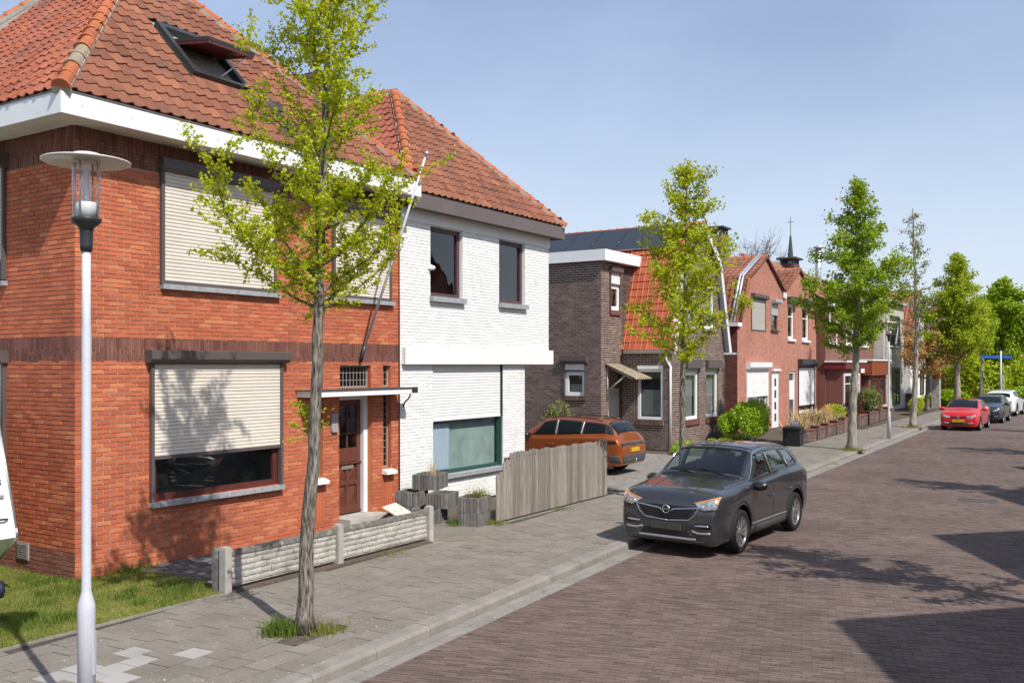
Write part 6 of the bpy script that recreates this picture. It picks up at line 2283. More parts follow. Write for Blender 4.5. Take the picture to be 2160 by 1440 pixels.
def shrub(loc, size, n, leaf, lsize, label, seed, name='shrub', cat='shrub', group=None, stems=7):
    """mound of leaves on a few stems; size = half extents."""
    rg = np.random.default_rng(seed)
    r = root(name, loc, 0, label, cat, group)
    lobes = []
    for i in range(9):
        a = rg.uniform(0, 6.28)
        rr = rg.uniform(0.1, 0.62)
        lobes.append((math.cos(a) * rr * size[0], math.sin(a) * rr * size[1], rg.uniform(0.35, 0.72) * size[2], rg.uniform(0.3, 0.5)))
    pts = []
    for i in range(n):
        lx, ly, lz, lr = lobes[rg.integers(0, 9)]
        d = rg.normal(0, 1, 3)
        d /= np.linalg.norm(d)
        q = rg.uniform(0.55, 1.05) ** 0.5
        p = np.array([lx + d[0] * lr * size[0] * q, ly + d[1] * lr * size[1] * q, max(0.03, lz + d[2] * lr * size[2] * 0.75 * q)])
        pts.append(p)
    obj('foliage', leaf_mesh('foliage', np.array(pts), lsize, leaf, seed=seed), r)
    g = MB()
    for i in range(stems):
        a = rg.uniform(0, 6.28)
        l_ = lobes[i % 9]
        g.tube([(0.1 * math.cos(a), 0.1 * math.sin(a), 0), (l_[0] * 0.6, l_[1] * 0.6, l_[2] * 0.6), (l_[0], l_[1], l_[2])], [0.02, 0.014, 0.006], 5)
    g.build('stems', M['twig'], r)
    return r


shrub((-12.1, 35.0, 0), (1.0, 2.7, 1.7), 9500, 'leaf_hedge', 0.09, 'bright green glossy shrub between brown house and pink gables', 71)
shrub((-15.9, 27.2, 0), (0.8, 0.9, 1.9), 1800, 'leaf_olive', 0.09, 'yellow-green bush behind the orange car by the white house', 72)
shrub((-12.4, 29.8, 0), (0.6, 0.9, 0.45), 1500, 'leaf_hedge', 0.07, 'low green plants before the downpipe of the brown house', 73)
shrub((-11.9, 31.6, 0), (0.5, 0.7, 0.5), 800, 'leaf_hedge', 0.07, 'small green plants right of the white downpipe', 74)
shrub((-12.0, 47.0, 0), (0.7, 1.5, 1.0), 1800, 'leaf_mid', 0.1, 'green and yellow bush behind the low brick garden walls', 75)
shrub((-11.8, 44.8, 0), (0.5, 0.7, 1.15), 800, 'leaf_gold', 0.09, 'small golden bush beside the dense tree trunk', 76)
shrub((-11.9, 50.5, 0), (0.7, 1.4, 1.25), 1800, 'leaf_plum', 0.1, 'dark plum-coloured bush behind the garden wall', 77)
shrub((-11.8, 54.5, 0), (0.9, 1.5, 1.75), 2600, 'leaf_olive', 0.12, 'rounded yellow-green bush before the pale grey house', 78)
shrub((-10.8, 61.0, 0), (0.6, 1.8, 0.95), 1500, 'leaf_mid', 0.13, 'low green bush at the pavement before the white house', 79)
hdg = [(-10.2, 71.5, 2.2, 1.6, 1.3, 'bright green clipped hedge behind the dark car'), (-10.2, 79.0, 3.0, 2.6, 4.2, 'dark green mass of tall shrubs at the far corner'), (-5.6, 77.0, 2.6, 1.6, 1.6, 'bright green hedge at the right edge across the junction'),
       (-8.2, 90.0, 3.2, 2.6, 4.0, 'green shrubs behind the blue street sign'), (-4.5, 93.0, 3.5, 3, 5.5, 'green shrubs beyond the junction at the right edge')]
for i, (x, y, a, b, c, lb_) in enumerate(hdg):
    shrub((x, y, -0.1), (a, b, c), 4200, 'leaf_hedge' if c < 2 else 'leaf_mid', 0.2 if c < 2 else 0.28, lb_, 81 + i)
# far woods closing the street
rg = np.random.default_rng(5)
pts = []
for i in range(60):
    cx, cy = rg.uniform(-60, 60), rg.uniform(125, 150)
    hh = rg.uniform(5, 9)
    d = rg.normal(0, 1, (420, 3))
    d /= np.linalg.norm(d, axis=1)[:, None]
    pts.append(np.array([cx, cy, hh * 0.55]) + d * np.array([3.5, 3.5, hh * 0.5]) * rg.uniform(0.6, 1, (420, 1)))
obj('far_trees', leaf_mesh('far_trees', np.concatenate(pts), 0.55, 'leaf_mid', seed=3), label='distant belt of green trees closing the street', cat='trees', kind='stuff')
# straw-coloured ornamental grass before the terrace
og = root('ornamental_grass', (-11.6, 42.2, 0.3), 0, 'straw-coloured dry ornamental grass before the dark terrace', 'ornamental grass')
n = 900
p = np.stack([NR.normal(0, 0.35, n), NR.normal(0, 0.8, n), np.zeros(n)], 1)
blades('leaves', p, 0.3, 0.95, 0.03, 'straw', 1.5, parent=og)

# low brick walls with piers before the terrace
pier_no = 0
ends = [(-10.6, 35.3), (-10.3, 37.9), (-10.4, 39.7), (-10.55, 41.8), (-10.5, 42.9), (-10.66, 46.1), (-10.85, 49.2), (-11.0, 52.4), (-11.05, 54.5), (-11.0, 56.2)]
names = ['beside the black bin', 'before the pink house door', 'left of the straw-coloured grass', 'before the straw-coloured grass', 'behind the dense tree trunk', 'below the green and yellow bush', 'below the plum-coloured bush', 'behind the far lamp post', 'right of the far lamp post']
for i in range(len(ends) - 1):
    (xa, ya), (xb, yb) = ends[i], ends[i + 1]
    w = root('brick_garden_wall', (xa, ya, 0), 0, 'low brown brick garden wall with pier ' + names[i], 'garden wall', 'low brick garden walls')
    d = Vector((xb - xa, yb - ya, 0))
    L = d.length
    d.normalize()
    nrm = Vector((d.y, -d.x, 0))
    fr = F((0, 0, 0), d, nrm)
    hh = 0.42 if i < 4 else 0.5
    brick_wall(w, fr, 0.3, L, 0, hh, [], M['brick_brown'], M['mortar_pale'], course=0.07, seed=90 + i, name='wall')
    g = MB()
    g.box(fr, 0.3, L, 0, hh, -0.2, -0.013)
    g.box(fr, 0.28, L, hh, hh + 0.05, -0.22, 0.03, 1)
    g.build('core', [M['brick_brown'], M['brick_dark']], w)
    g = MB()
    g.box(fr, -0.02, 0.3, 0, hh + 0.12, -0.25, 0.05)
    g.box(fr, -0.05, 0.33, hh + 0.121, hh + 0.17, -0.28, 0.08, 1)
    g.build('pier', [M['brick_brown'], M['brick_dark']], w)
bn = root('rubbish_bin', (-10.35, 35.0, 0), 0.1, 'squat black bin on the pavement with a white pot on it', 'bin')
g = MB()
g.prism(F((0, 0, 0), (0, 1, 0), (1, 0, 0)), [(-0.3, 0), (0.3, 0), (0.36, 0.62), (-0.36, 0.62)], -0.28, 0.28)
g.build('tub', M['bin_black'], bn)
g = MB()
g.box(WORLD_F, -0.31, 0.31, -0.39, 0.39, 0.622, 0.68)
g.build('lid', M['bin_black'], bn)
wp = root('white_pot', (-10.35, 35.05, 0.68), 0, 'white pot standing on the black bin', 'pot')
g = MB()
g.lathe([(0.0, 0.0), (0.13, 0.0), (0.17, 0.2), (0.155, 0.2), (0.12, 0.03), (0.0, 0.03)], seg=16)
g.build('bowl', M['white_pvc'], wp)
bn2 = root('wheelie_bin', (-11.6, 64.5, 0), 0, 'dark wheeled bin before the white-walled house', 'bin')
g = MB()
g.prism(F((0, 0, 0), (0, 1, 0), (1, 0, 0)), [(-0.3, 0.05), (0.3, 0.05), (0.36, 1.1), (-0.36, 1.1)], -0.3, 0.3)
g.build('tub', M['bin_black'], bn2)
g = MB()
g.box(WORLD_F, -0.36, 0.36, -0.4, 0.4, 1.102, 1.16)
g.build('lid', M['slate'], bn2)
# terracotta ball on a gate pier
bp2 = root('gate_pier', (-10.9, 69.4, 0), 0, 'gate pier with terracotta ball beyond the golden tree', 'gate pier')
g = MB()
g.box(WORLD_F, -0.25, 0.25, -0.25, 0.25, 0, 2.0)
g.build('pier', M['concrete_pale'], bp2)
g = MB()
g.lathe([(0.0, 2.0), (0.2, 2.02), (0.34, 2.25), (0.3, 2.5), (0.0, 2.62)], seg=14)
g.build('ball', M['terracotta'], bp2)
# street-name sign at the junction
sg = root('street_sign', (-7.6, 75.5, 0), 0, 'blue street name plates on a white pole at the junction', 'street sign')
g = MB()
g.tube([(0, 0, 0), (0, 0, 3.95)], 0.06, 10)
g.build('pole', M['pole_white'], sg)
rt = F((0, -0.07, 0), (math.cos(YAW), math.sin(YAW), 0), (math.sin(YAW), -math.cos(YAW), 0))
for a, b in ((-1.35, -0.1), (0.1, 0.75)):
    g = MB()
    g.box(rt, a, b, 3.42, 3.62, -0.01, 0.02)
    g.build('name_plate', M['sign_blue'], sg)


# ------------------------------------------------------------------ cars
def paint(name, col, metal=0.35, rough=0.32):
    return mat(name, col, rough=rough, namt=0.03, nscale=3, bump=0, metal=metal, coat=1.0, spec=0.5)


M['paint_grey'] = paint('paint_grey', (0.06, 0.062, 0.071), 0.6, 0.26)
M['paint_orange'] = paint('paint_orange', (0.36, 0.085, 0.012), 0.5)
M['paint_red'] = paint('paint_red', (0.56, 0.006, 0.012), 0.0)
M['paint_dark'] = paint('paint_dark', (0.03, 0.036, 0.044), 0.3)
M['paint_white'] = paint('paint_white', (0.75, 0.76, 0.78), 0.0)
M['paint_black'] = paint('paint_black', (0.008, 0.008, 0.009), 0.0, 0.25)
M['clear_glass'] = glass_mat('clear_glass', (0.72, 0.8, 0.78), 0.75)
M['trim_dark'] = mat('trim_dark', (0.025, 0.026, 0.028), rough=0.7, namt=0.15, nscale=9, bump=0)
M['seat_cloth'] = mat('seat_cloth', (0.045, 0.045, 0.048), rough=0.9, namt=0.2, nscale=14, bump=0.1)
M['car_glass'] = mat('car_glass', (0.008, 0.012, 0.014), rough=0.03, namt=0, bump=0, spec=0.3)
M['cladding'] = mat('cladding', (0.03, 0.03, 0.032), rough=0.6, namt=0.1, bump=0.05, spec=0.35)
M['cladding_grey'] = mat('cladding_grey', (0.06, 0.06, 0.065), rough=0.55, namt=0.1, bump=0.05, spec=0.35)
M['chrome'] = mat('chrome', (0.7, 0.71, 0.73), rough=0.12, namt=0, bump=0, metal=1.0)
M['silver'] = mat('silver', (0.42, 0.42, 0.43), rough=0.35, namt=0.05, bump=0, metal=0.6)
M['rubber'] = mat('rubber', (0.014, 0.014, 0.015), rough=0.8, namt=0.2, nscale=20, bump=0.1)
M['rim'] = mat('rim', (0.4, 0.4, 0.41), rough=0.3, namt=0.05, bump=0, metal=0.8)
M['lamp_lens'] = mat('lamp_lens', (0.5, 0.51, 0.53), rough=0.1, namt=0.5, nscale=30, bump=0, metal=0.6, coat=1.0)
M['tail_red'] = mat('tail_red', (0.2, 0.004, 0.01), rough=0.15, namt=0.2, nscale=20, bump=0, coat=1.0)
M['tail_smoke'] = mat('tail_smoke', (0.03, 0.006, 0.01), rough=0.15, namt=0.2, nscale=20, bump=0, coat=1.0)
M['plate_yellow'] = mat('plate_yellow', (0.55, 0.34, 0.02), rough=0.4, namt=0.12, nscale=9, bump=0)
M['plate_dark'] = mat('plate_dark', (0.06, 0.057, 0.05), rough=0.5, namt=0.03, bump=0)
M['daylight_paint'] = mat('daylight_paint', (0.3, 0.33, 0.33), rough=0.6, namt=0.1, bump=0)  # pale colour standing in for daylight seen through a car
am = bpy.data.materials.new('amber_lamp')
am.use_nodes = True
b_ = am.node_tree.nodes['Principled BSDF']
b_.inputs['Base Color'].default_value = (0.6, 0.25, 0.04, 1)
b_.inputs['Emission Color'].default_value = (1.0, 0.42, 0.06, 1)
b_.inputs['Emission Strength'].default_value = 0.2
M['amber'] = am

SUV = [  # x, zb, wb, then (w, z) x6 from sill to roof inner, then top z
    (2.24, .27, .54, (.62, .31), (.66, .44), (.66, .57), (.62, .66), (.48, .71), (.27, .725), .73),
    (2.205, .23, .64, (.76, .29), (.81, .47), (.80, .66), (.74, .8), (.57, .86), (.31, .88), .885),
    (2.12, .20, .71, (.83, .28), (.87, .52), (.865, .75), (.81, .91), (.63, .965), (.34, .99), .995),
    (1.95, .20, .74, (.875, .28), (.915, .56), (.91, .82), (.86, .96), (.69, 1.01), (.37, 1.035), 1.04),
    (1.5, .2, .76, (.905, .28), (.932, .58), (.925, .85), (.87, .975), (.72, 1.03), (.38, 1.06), 1.065),
    (1.02, .2, .76, (.9, .3), (.922, .6), (.915, .90), (.87, 1.01), (.75, 1.07), (.4, 1.10), 1.105),
    (.94, .2, .76, (.9, .3), (.92, .6), (.915, .91), (.87, 1.02), (.76, 1.085), (.45, 1.125), 1.135),
    (.28, .2, .76, (.9, .3), (.915, .6), (.92, .93), (.875, 1.04), (.68, 1.50), (.44, 1.565), 1.58),
    (-.3, .2, .76, (.9, .3), (.915, .6), (.92, .95), (.875, 1.06), (.655, 1.545), (.42, 1.605), 1.62),
    (-1.1, .2, .76, (.905, .3), (.925, .6), (.925, .99), (.865, 1.1), (.625, 1.505), (.4, 1.57), 1.585),
    (-1.66, .22, .75, (.89, .32), (.92, .6), (.92, 1.02), (.845, 1.13), (.59, 1.4), (.38, 1.47), 1.485),
    (-2.02, .26, .73, (.86, .35), (.895, .6), (.89, .98), (.8, 1.07), (.63, 1.13), (.4, 1.18), 1.19),
    (-2.14, .28, .7, (.83, .37), (.86, .6), (.85, .88), (.76, .98), (.6, 1.03), (.38, 1.05), 1.055),
    (-2.21, .31, .64, (.76, .40), (.80, .6), (.79, .78), (.71, .87), (.55, .93), (.33, .945), .95),
    (-2.24, .36, .55, (.64, .44), (.68, .58), (.66, .68), (.58, .75), (.42, .79), (.25, .8), .805)]
SUV_TAIL = [q for q in SUV if q[0] > -1.3] + [
    (-1.74, .22, .75, (.89, .32), (.92, .6), (.92, 1.0), (.86, 1.1), (.63, 1.43), (.4, 1.5), 1.515),
    (-2.07, .26, .73, (.86, .35), (.89, .6), (.885, .98), (.82, 1.05), (.68, 1.11), (.42, 1.17), 1.18),
    (-2.16, .28, .7, (.83, .37), (.86, .6), (.855, .86), (.79, .96), (.64, 1.01), (.4, 1.03), 1.035),
    (-2.215, .31, .64, (.77, .40), (.81, .58), (.8, .76), (.73, .86), (.57, .91), (.35, .925), .93),
    (-2.24, .36, .55, (.66, .44), (.7, .57), (.68, .68), (.6, .76), (.44, .8), (.26, .81), .815)]
HATCH = [
    (1.985, .25, .45, (.52, .29), (.56, .4), (.56, .5), (.52, .56), (.4, .6), (.22, .61), .615),
    (1.945, .21, .56, (.67, .28), (.72, .42), (.71, .58), (.66, .68), (.5, .73), (.28, .75), .755),
    (1.85, .19, .63, (.75, .28), (.79, .48), (.78, .66), (.73, .78), (.57, .83), (.3, .85), .855),
    (1.6, .18, .67, (.8, .28), (.83, .52), (.825, .74), (.78, .85), (.62, .9), (.34, .92), .93),
    (1.2, .18, .68, (.82, .28), (.842, .56), (.835, .82), (.79, .91), (.66, .965), (.36, .99), 1.0),
    (1.0, .18, .68, (.82, .28), (.84, .56), (.835, .85), (.79, .94), (.69, 1.0), (.38, 1.025), 1.03),
    (.93, .18, .68, (.82, .28), (.84, .56), (.835, .86), (.79, .95), (.69, 1.015), (.4, 1.05), 1.06),
    (.15, .18, .68, (.82, .28), (.838, .57), (.83, .9), (.79, .98), (.61, 1.36), (.38, 1.42), 1.435),
    (-.4, .18, .68, (.82, .28), (.838, .57), (.83, .92), (.785, 1.0), (.59, 1.39), (.38, 1.445), 1.46),
    (-1.35, .18, .68, (.82, .29), (.84, .57), (.83, .95), (.77, 1.03), (.56, 1.34), (.36, 1.4), 1.415),
    (-1.62, .2, .67, (.81, .3), (.835, .57), (.825, .95), (.755, 1.02), (.55, 1.26), (.34, 1.32), 1.33),
    (-1.86, .24, .63, (.77, .33), (.8, .57), (.79, .88), (.71, .96), (.56, 1.0), (.33, 1.03), 1.035),
    (-1.94, .27, .58, (.71, .36), (.74, .57), (.73, .8), (.65, .88), (.5, .92), (.3, .94), .945),
    (-1.985, .32, .5, (.6, .4), (.63, .55), (.62, .68), (.55, .75), (.4, .79), (.22, .8), .805)]


def pchip(xk, yk, x):
    """monotone cubic; yk (n, m)."""
    h = np.diff(xk)
    dl = np.diff(yk, axis=0) / h[:, None]
    n = len(xk)
    d = np.zeros_like(yk)
    for i in range(1, n - 1):
        w1, w2 = 2 * h[i] + h[i - 1], h[i] + 2 * h[i - 1]
        s = dl[i - 1] * dl[i] > 0
        with np.errstate(divide='ignore', invalid='ignore'):
            v = (w1 + w2) / (w1 / dl[i - 1] + w2 / dl[i])
        d[i] = np.where(s, v, 0)
    d[0], d[-1] = dl[0], dl[-1]
    k = np.clip(np.searchsorted(xk, x) - 1, 0, n - 2)
    t = ((x - xk[k]) / h[k])[:, None]
    hh = h[k][:, None]
    return (2 * t ** 3 - 3 * t ** 2 + 1) * yk[k] + (t ** 3 - 2 * t ** 2 + t) * hh * d[k] + (-2 * t ** 3 + 3 * t ** 2) * yk[k + 1] + (t ** 3 - t ** 2) * hh * d[k + 1]


class Car:
    def __init__(s, table, loc, rz, label, body_mat, sx=1.0, sy=1.0, sz=1.0, axles=(1.31, -1.365), wr=0.345, arch=0.405, nx=110, nt=57, group='parked cars', name='parked_car'):
        s.r = root(name, loc, rz, label, 'car', group)
        s.sx, s.sy, s.sz = sx, sy, sz
        s.zs = 1.0
        s.ax, s.wr, s.arch = [a * sx for a in axles], wr, arch
        st = []
        for q in table:
            ring = [(0.0, q[1])] + [(q[2], q[1])] + list(q[3:9]) + [(0.0, q[9])]
            st.append((q[0] * sx, [(a * sy, b * sz) for a, b in ring]))
        # straight glass: extra stations between the windscreen foot and its top, and down the tailgate
        out = []
        for i, (x, ring) in enumerate(st):
            out.append((x, ring))
            if i + 1 < len(st):
                x2, r2 = st[i + 1]
                dz = abs(r2[8][1] - ring[8][1])
                if dz > 0.2 * sz and abs(x2 - x) > 0.15:
                    for f in (0.2, 0.4, 0.6, 0.8):
                        bl_ = 0.02 * math.sin(f * math.pi)
                        out.append((x + (x2 - x) * f, [(a + (c - a) * f, b + (d - b) * f + (bl_ if k >= 6 else 0)) for k, ((a, b), (c, d)) in enumerate(zip(ring, r2))]))
        out.sort(key=lambda q: q[0])
        xs = np.array([q[0] for q in out])
        Y = np.array([[p[0] for p in q[1]] for q in out])
        Zz = np.array([[p[1] for p in q[1]] for q in out])
        NX = nx
        xd = np.unique(np.concatenate([np.linspace(xs[0], xs[-1], NX), xs]))
        Yd, Zd = pchip(xs, Y, xd), pchip(xs, Zz, xd)
        tk = np.arange(9.0)
        td = np.linspace(0, 8, nt)
        s.Y, s.Z = pchip(tk, Yd.T, td).T, pchip(tk, Zd.T, td).T
        s.xd, s.td = xd, td
        s.glass = []
        nx, nt = len(xd), len(td)
        V, Fc = [], []
        ringn = 2 * nt - 2
        for i in range(nx):
            for j in range(nt):
                V.append((xd[i], s.Y[i, j], s.Z[i, j]))
            for j in range(nt - 2, 0, -1):
                V.append((xd[i], -s.Y[i, j], s.Z[i, j]))
        for i in range(nx - 1):
            for j in range(ringn):
                j2 = (j + 1) % ringn
                Fc.append((i * ringn + j, i * ringn + j2, (i + 1) * ringn + j2, (i + 1) * ringn + j))
        Fc.append(tuple(range(ringn))[::-1])
        Fc.append(tuple((nx - 1) * ringn + j for j in range(ringn)))
        me = bpy.data.meshes.new('body')
        me.from_pydata(V, [], Fc)
        me.update()
        bm = bmesh.new()
        bm.from_mesh(me)
        bmesh.ops.recalc_face_normals(bm, faces=bm.faces)
        bm.to_mesh(me)
        bm.free()
        me.materials.append(body_mat)
        me.materials.append(M['black_plastic'])
        tmp = bpy.data.objects.new('tmp', me)
        COL.objects.link(tmp)
        cut = MB()
        w = max(q[3][1] if False else 0.93 for q in table) * sy
        for a in s.ax:
            for sd in (-1, 1):
                y0, y1 = sd * 0.52 * sy, sd * 1.2
                pr = [(0.0, min(y0, y1)), (arch, min(y0, y1)), (arch, max(y0, y1)), (0.0, max(y0, y1))]
                cut.lathe([(r_, h_) for r_, h_ in pr], (a, 0, wr + 0.02), 'y', 40, smooth=False)
        cme = cut.mesh('cut', body_mat)
        bm = bmesh.new()
        bm.from_mesh(cme)
        bmesh.ops.remove_doubles(bm, verts=bm.verts, dist=1e-5)
        bmesh.ops.recalc_face_normals(bm, faces=bm.faces)
        bm.to_mesh(cme)
        bm.free()
        ct = bpy.data.objects.new('cut', cme)
        COL.objects.link(ct)
        md = tmp.modifiers.new('b', 'BOOLEAN')
        md.operation = 'DIFFERENCE'
        md.object = ct
        md.solver = 'EXACT'
        dg = bpy.context.evaluated_depsgraph_get()
        nm = bpy.data.meshes.new_from_object(tmp.evaluated_get(dg))
        bpy.data.objects.remove(tmp)
        bpy.data.objects.remove(ct)
        zc = wr + 0.02
        for p in nm.polygons:
            c = p.center
            if any(abs(math.hypot(c.x - a, c.z - zc) - arch) < 0.012 and abs(p.normal.y) < 0.5 and abs(c.y) > 0.5 * sy or (math.hypot(c.x - a, c.z - zc) < arch and abs(abs(c.y) - 0.52 * sy) < 0.02) for a in s.ax):
                p.material_index = 1
            else:
                p.use_smooth = True
        s.body_me = nm
        s.body = obj('body', nm, s.r)
        s.bvh = BVHTree.FromPolygons([v.co for v in nm.vertices], [list(p.vertices) for p in nm.polygons])

    def S(s, x, t, side=1):
        xi = np.interp(x, s.xd, np.arange(len(s.xd)))
        ti = np.interp(t, s.td, np.arange(len(s.td)))
        i, j = int(min(xi, len(s.xd) - 2)), int(min(ti, len(s.td) - 2))
        a, b = xi - i, ti - j

        def g(A):
            return (A[i, j] * (1 - a) + A[i + 1, j] * a) * (1 - b) + (A[i, j + 1] * (1 - a) + A[i + 1, j + 1] * a) * b
        return Vector((x, side * g(s.Y), g(s.Z)))

    def grid(s, name, P, m, off, parent=None, flip_to=None):
        """P[i][j] points on the body, pushed out along their own normals."""
        ni, nj = len(P), len(P[0])
        N = []
        for i in range(ni):
            row = []
            for j in range(nj):
                a = P[min(i + 1, ni - 1)][j] - P[max(i - 1, 0)][j]
                b = P[i][min(j + 1, nj - 1)] - P[i][max(j - 1, 0)]
                n_ = a.cross(b)
                n_ = n_.normalized() if n_.length > 1e-9 else Vector((0, 0, 1))
                ref = flip_to if flip_to is not None else (P[i][j] - Vector((P[i][j].x * 0.6, 0, 0.6)))
                if n_.dot(ref) < 0:
                    n_ = -n_
                row.append(n_)
            N.append(row)
        g = MB()
        for i in range(ni):
            for j in range(nj):
                g.v.append(tuple(P[i][j] + N[i][j] * off))
        for i in range(ni):
            for j in range(nj):
                g.v.append(tuple(P[i][j] - N[i][j] * 0.01))
        o = ni * nj
        for i in range(ni - 1):
            for j in range(nj - 1):
                a = i * nj + j
                g.f.append([a, a + 1, a + nj + 1, a + nj])
                g.m.append(0)
                g.sm.append(True)
        rim = [i * nj for i in range(ni)] + [(ni - 1) * nj + j for j in range(1, nj)] + [i * nj + nj - 1 for i in range(ni - 2, -1, -1)] + [j for j in range(nj - 2, 0, -1)]
        for k in range(len(rim)):
            a, b = rim[k], rim[(k + 1) % len(rim)]
            g.f.append([a, b, o + b, o + a])
            g.m.append(0)
            g.sm.append(False)
        return g.build(name, M[m] if isinstance(m, str) else m, parent or s.r)

    def psurf(s, name, bot, top, m, off=0.004, n=14, k=8, side=1, parent=None, mirror=False):
        if m == 'clear_glass':
            s.glass.append([(x, min(t, 8.3)) for x, t in bot if t <= 8] + [(x, min(t, 8.3)) for x, t in top[::-1] if t <= 8])
            if len(bot) == 3:
                s.glass[-1] = [bot[0], (bot[1][0], 8.3), (top[1][0], 8.3), top[0]]
        """bot/top: polylines of (x, t). t above 8 runs over to the other side."""
        def pt(x, t):
            return s.S(x, t, side) if t <= 8 else s.S(x, 16 - t, -side)
        B = s._res(bot, n)
        T = s._res(top, n)
        P = [[pt(b[0] + (t[0] - b[0]) * q / k, b[1] + (t[1] - b[1]) * q / k) for q in range(k + 1)] for b, t in zip(B, T)]
        return s.grid(name, P, m, off, parent)

    def _res(s, pl, n):
        d = [0.0]
        for i in range(1, len(pl)):
            d.append(d[-1] + math.hypot(pl[i][0] - pl[i - 1][0], pl[i][1] - pl[i - 1][1]))
        q = np.linspace(0, d[-1], n + 1)
        return list(zip(np.interp(q, d, [p[0] for p in pl]), np.interp(q, d, [p[1] for p in pl])))

    def hit(s, a, b, ax, side=1):
        if ax != 'top':
            b = b * s.zs
        if ax == 'front':
            o, d = Vector((5, a, b)), Vector((-1, 0, 0))
        elif ax == 'rear':
            o, d = Vector((-5, a, b)), Vector((1, 0, 0))
        elif ax == 'side':
            o, d = Vector((a, side * 3, b)), Vector((0, -side, 0))
        else:
            o, d = Vector((a, b, 4)), Vector((0, 0, -1))
        h = s.bvh.ray_cast(o, d)
        return h[0]

    def pray(s, name, bot, top, m, ax, off=0.004, n=12, k=6, side=1, parent=None):
        B, T = s._res(bot, n), s._res(top, n)
        P = []
        for b, t in zip(B, T):
            row = []
            for q in range(k + 1):
                h = s.hit(b[0] + (t[0] - b[0]) * q / k, b[1] + (t[1] - b[1]) * q / k, ax, side)
                if h is None:
                    h = row[-1] if row else (P[-1][q] if P else Vector((0, 0, 0.5)))
                row.append(Vector(h))
            P.append(row)
        fl = {'front': Vector((1, 0, 0.2)), 'rear': Vector((-1, 0, 0.2)), 'side': Vector((0, side, 0.1)), 'top': Vector((0, 0, 1))}[ax]
        return s.grid(name, P, m, off, parent, fl)

    def strip(s, name, pl, w, m, ax, off=0.003, n=16, side=1, parent=None):
        """thin band along a polyline seen along an axis."""
        R = s._res(pl, n)
        B, T = [], []
        for i in range(len(R)):
            a, b = R[max(i - 1, 0)], R[min(i + 1, len(R) - 1)]
            dx, dy = b[0] - a[0], b[1] - a[1]
            L = math.hypot(dx, dy) or 1
            B.append((R[i][0] + dy / L * w / 2, R[i][1] - dx / L * w / 2))
            T.append((R[i][0] - dy / L * w / 2, R[i][1] + dx / L * w / 2))
        return s.pray(name, B, T, m, ax, off, n, 1, side, parent)

    def open_glass(s, shrink=0.9):
        """take the sheet metal away behind the clear panes."""
        polys = []
        for q in s.glass:
            cx, cy = sum(a for a, b in q) / len(q), sum(b for a, b in q) / len(q)
            polys.append([(cx + (a - cx) * shrink, b if b > 8 else cy + (b - cy) * shrink) for a, b in q])
        bm = bmesh.new()
        bm.from_mesh(s.body_me)
        kill = []
        for f in bm.faces:
            c = f.calc_center_median()
            if c.z < 0.9 * s.sz:
                continue
            xi = np.interp(c.x, s.xd, np.arange(len(s.xd)))
            i = int(min(xi, len(s.xd) - 2))
            a = xi - i
            Yr, Zr = s.Y[i] * (1 - a) + s.Y[i + 1] * a, s.Z[i] * (1 - a) + s.Z[i + 1] * a
            k = int(np.argmin((Yr - abs(c.y)) ** 2 + (Zr - c.z) ** 2))
            t = s.td[k]
            if any(in_poly(c.x, t, q) for q in polys):
                kill.append(f)
        bmesh.ops.delete(bm, geom=kill, context='FACES')
        bm.to_mesh(s.body_me)
        bm.free()

    def wheels(s, spokes=5, rim='rim', y=None, width=0.21):
        wr = s.wr
        y = y if y is not None else 0.83 * s.sy
        tb = MB()
        h = width / 2
        tb.lathe([(wr * 0.66, -h), (wr * 0.9, -h), (wr * 0.97, -h * 0.85), (wr, -h * 0.55), (wr, h * 0.55), (wr * 0.97, h * 0.85), (wr * 0.9, h), (wr * 0.72, h * 0.98), (wr * 0.66, h * 0.8)], (0, 0, 0), 'y', 36)
        tyre = tb.mesh('wheel', M['rubber'])
        rb = MB()
        rb.lathe([(wr * 0.7, h * 0.86), (wr * 0.665, h * 0.9), (wr * 0.63, h * 0.7), (wr * 0.62, -h * 0.6)], (0, 0, 0), 'y', 36)
        rb.lathe([(0.0, h * 0.72), (0.06, h * 0.72), (0.075, h * 0.6), (0.08, h * 0.3)], (0, 0, 0), 'y', 20)
        for i in range(spokes):
            for q in (-1, 1):
                a = 2 * math.pi * i / spokes + q * 0.16
                a2 = 2 * math.pi * i / spokes + q * 0.25
                c0, c1 = Vector((math.cos(a), 0, math.sin(a))), Vector((math.cos(a2), 0, math.sin(a2)))
                tg = Vector((-math.sin(a), 0, math.cos(a)))
                p0, p1 = c0 * 0.05, c1 * wr * 0.65
                w0, w1 = 0.018, 0.024
                y0, y1 = h * 0.62, h * 0.76
                P = [p0 - tg * w0 + Vector((0, y0, 0)), p0 + tg * w0 + Vector((0, y0, 0)), p1 + tg * w1 + Vector((0, y1, 0)), p1 - tg * w1 + Vector((0, y1, 0))]
                P += [p - Vector((0, 0.04, 0)) for p in P]
                rb.add(P, [(0, 1, 2, 3), (4, 7, 6, 5), (0, 4, 5, 1), (1, 5, 6, 2), (2, 6, 7, 3), (3, 7, 4, 0)])
        rm = rb.mesh('rim', M[rim])
        db = MB()
        db.lathe([(0.0, h * 0.1), (wr * 0.62, h * 0.1)], (0, 0, 0), 'y', 24)
        dm = db.mesh('brake_disc', M['dark_metal'])
        for a in s.ax:
            for sd in (1, -1):
                o = obj('wheel', tyre, s.r)
                o.location = (a, sd * y, wr)
                o.rotation_euler = (0, RNG.uniform(0, 6), 0 if sd > 0 else math.pi)
                obj('rim', rm, o)
                obj('brake_disc', dm, o)

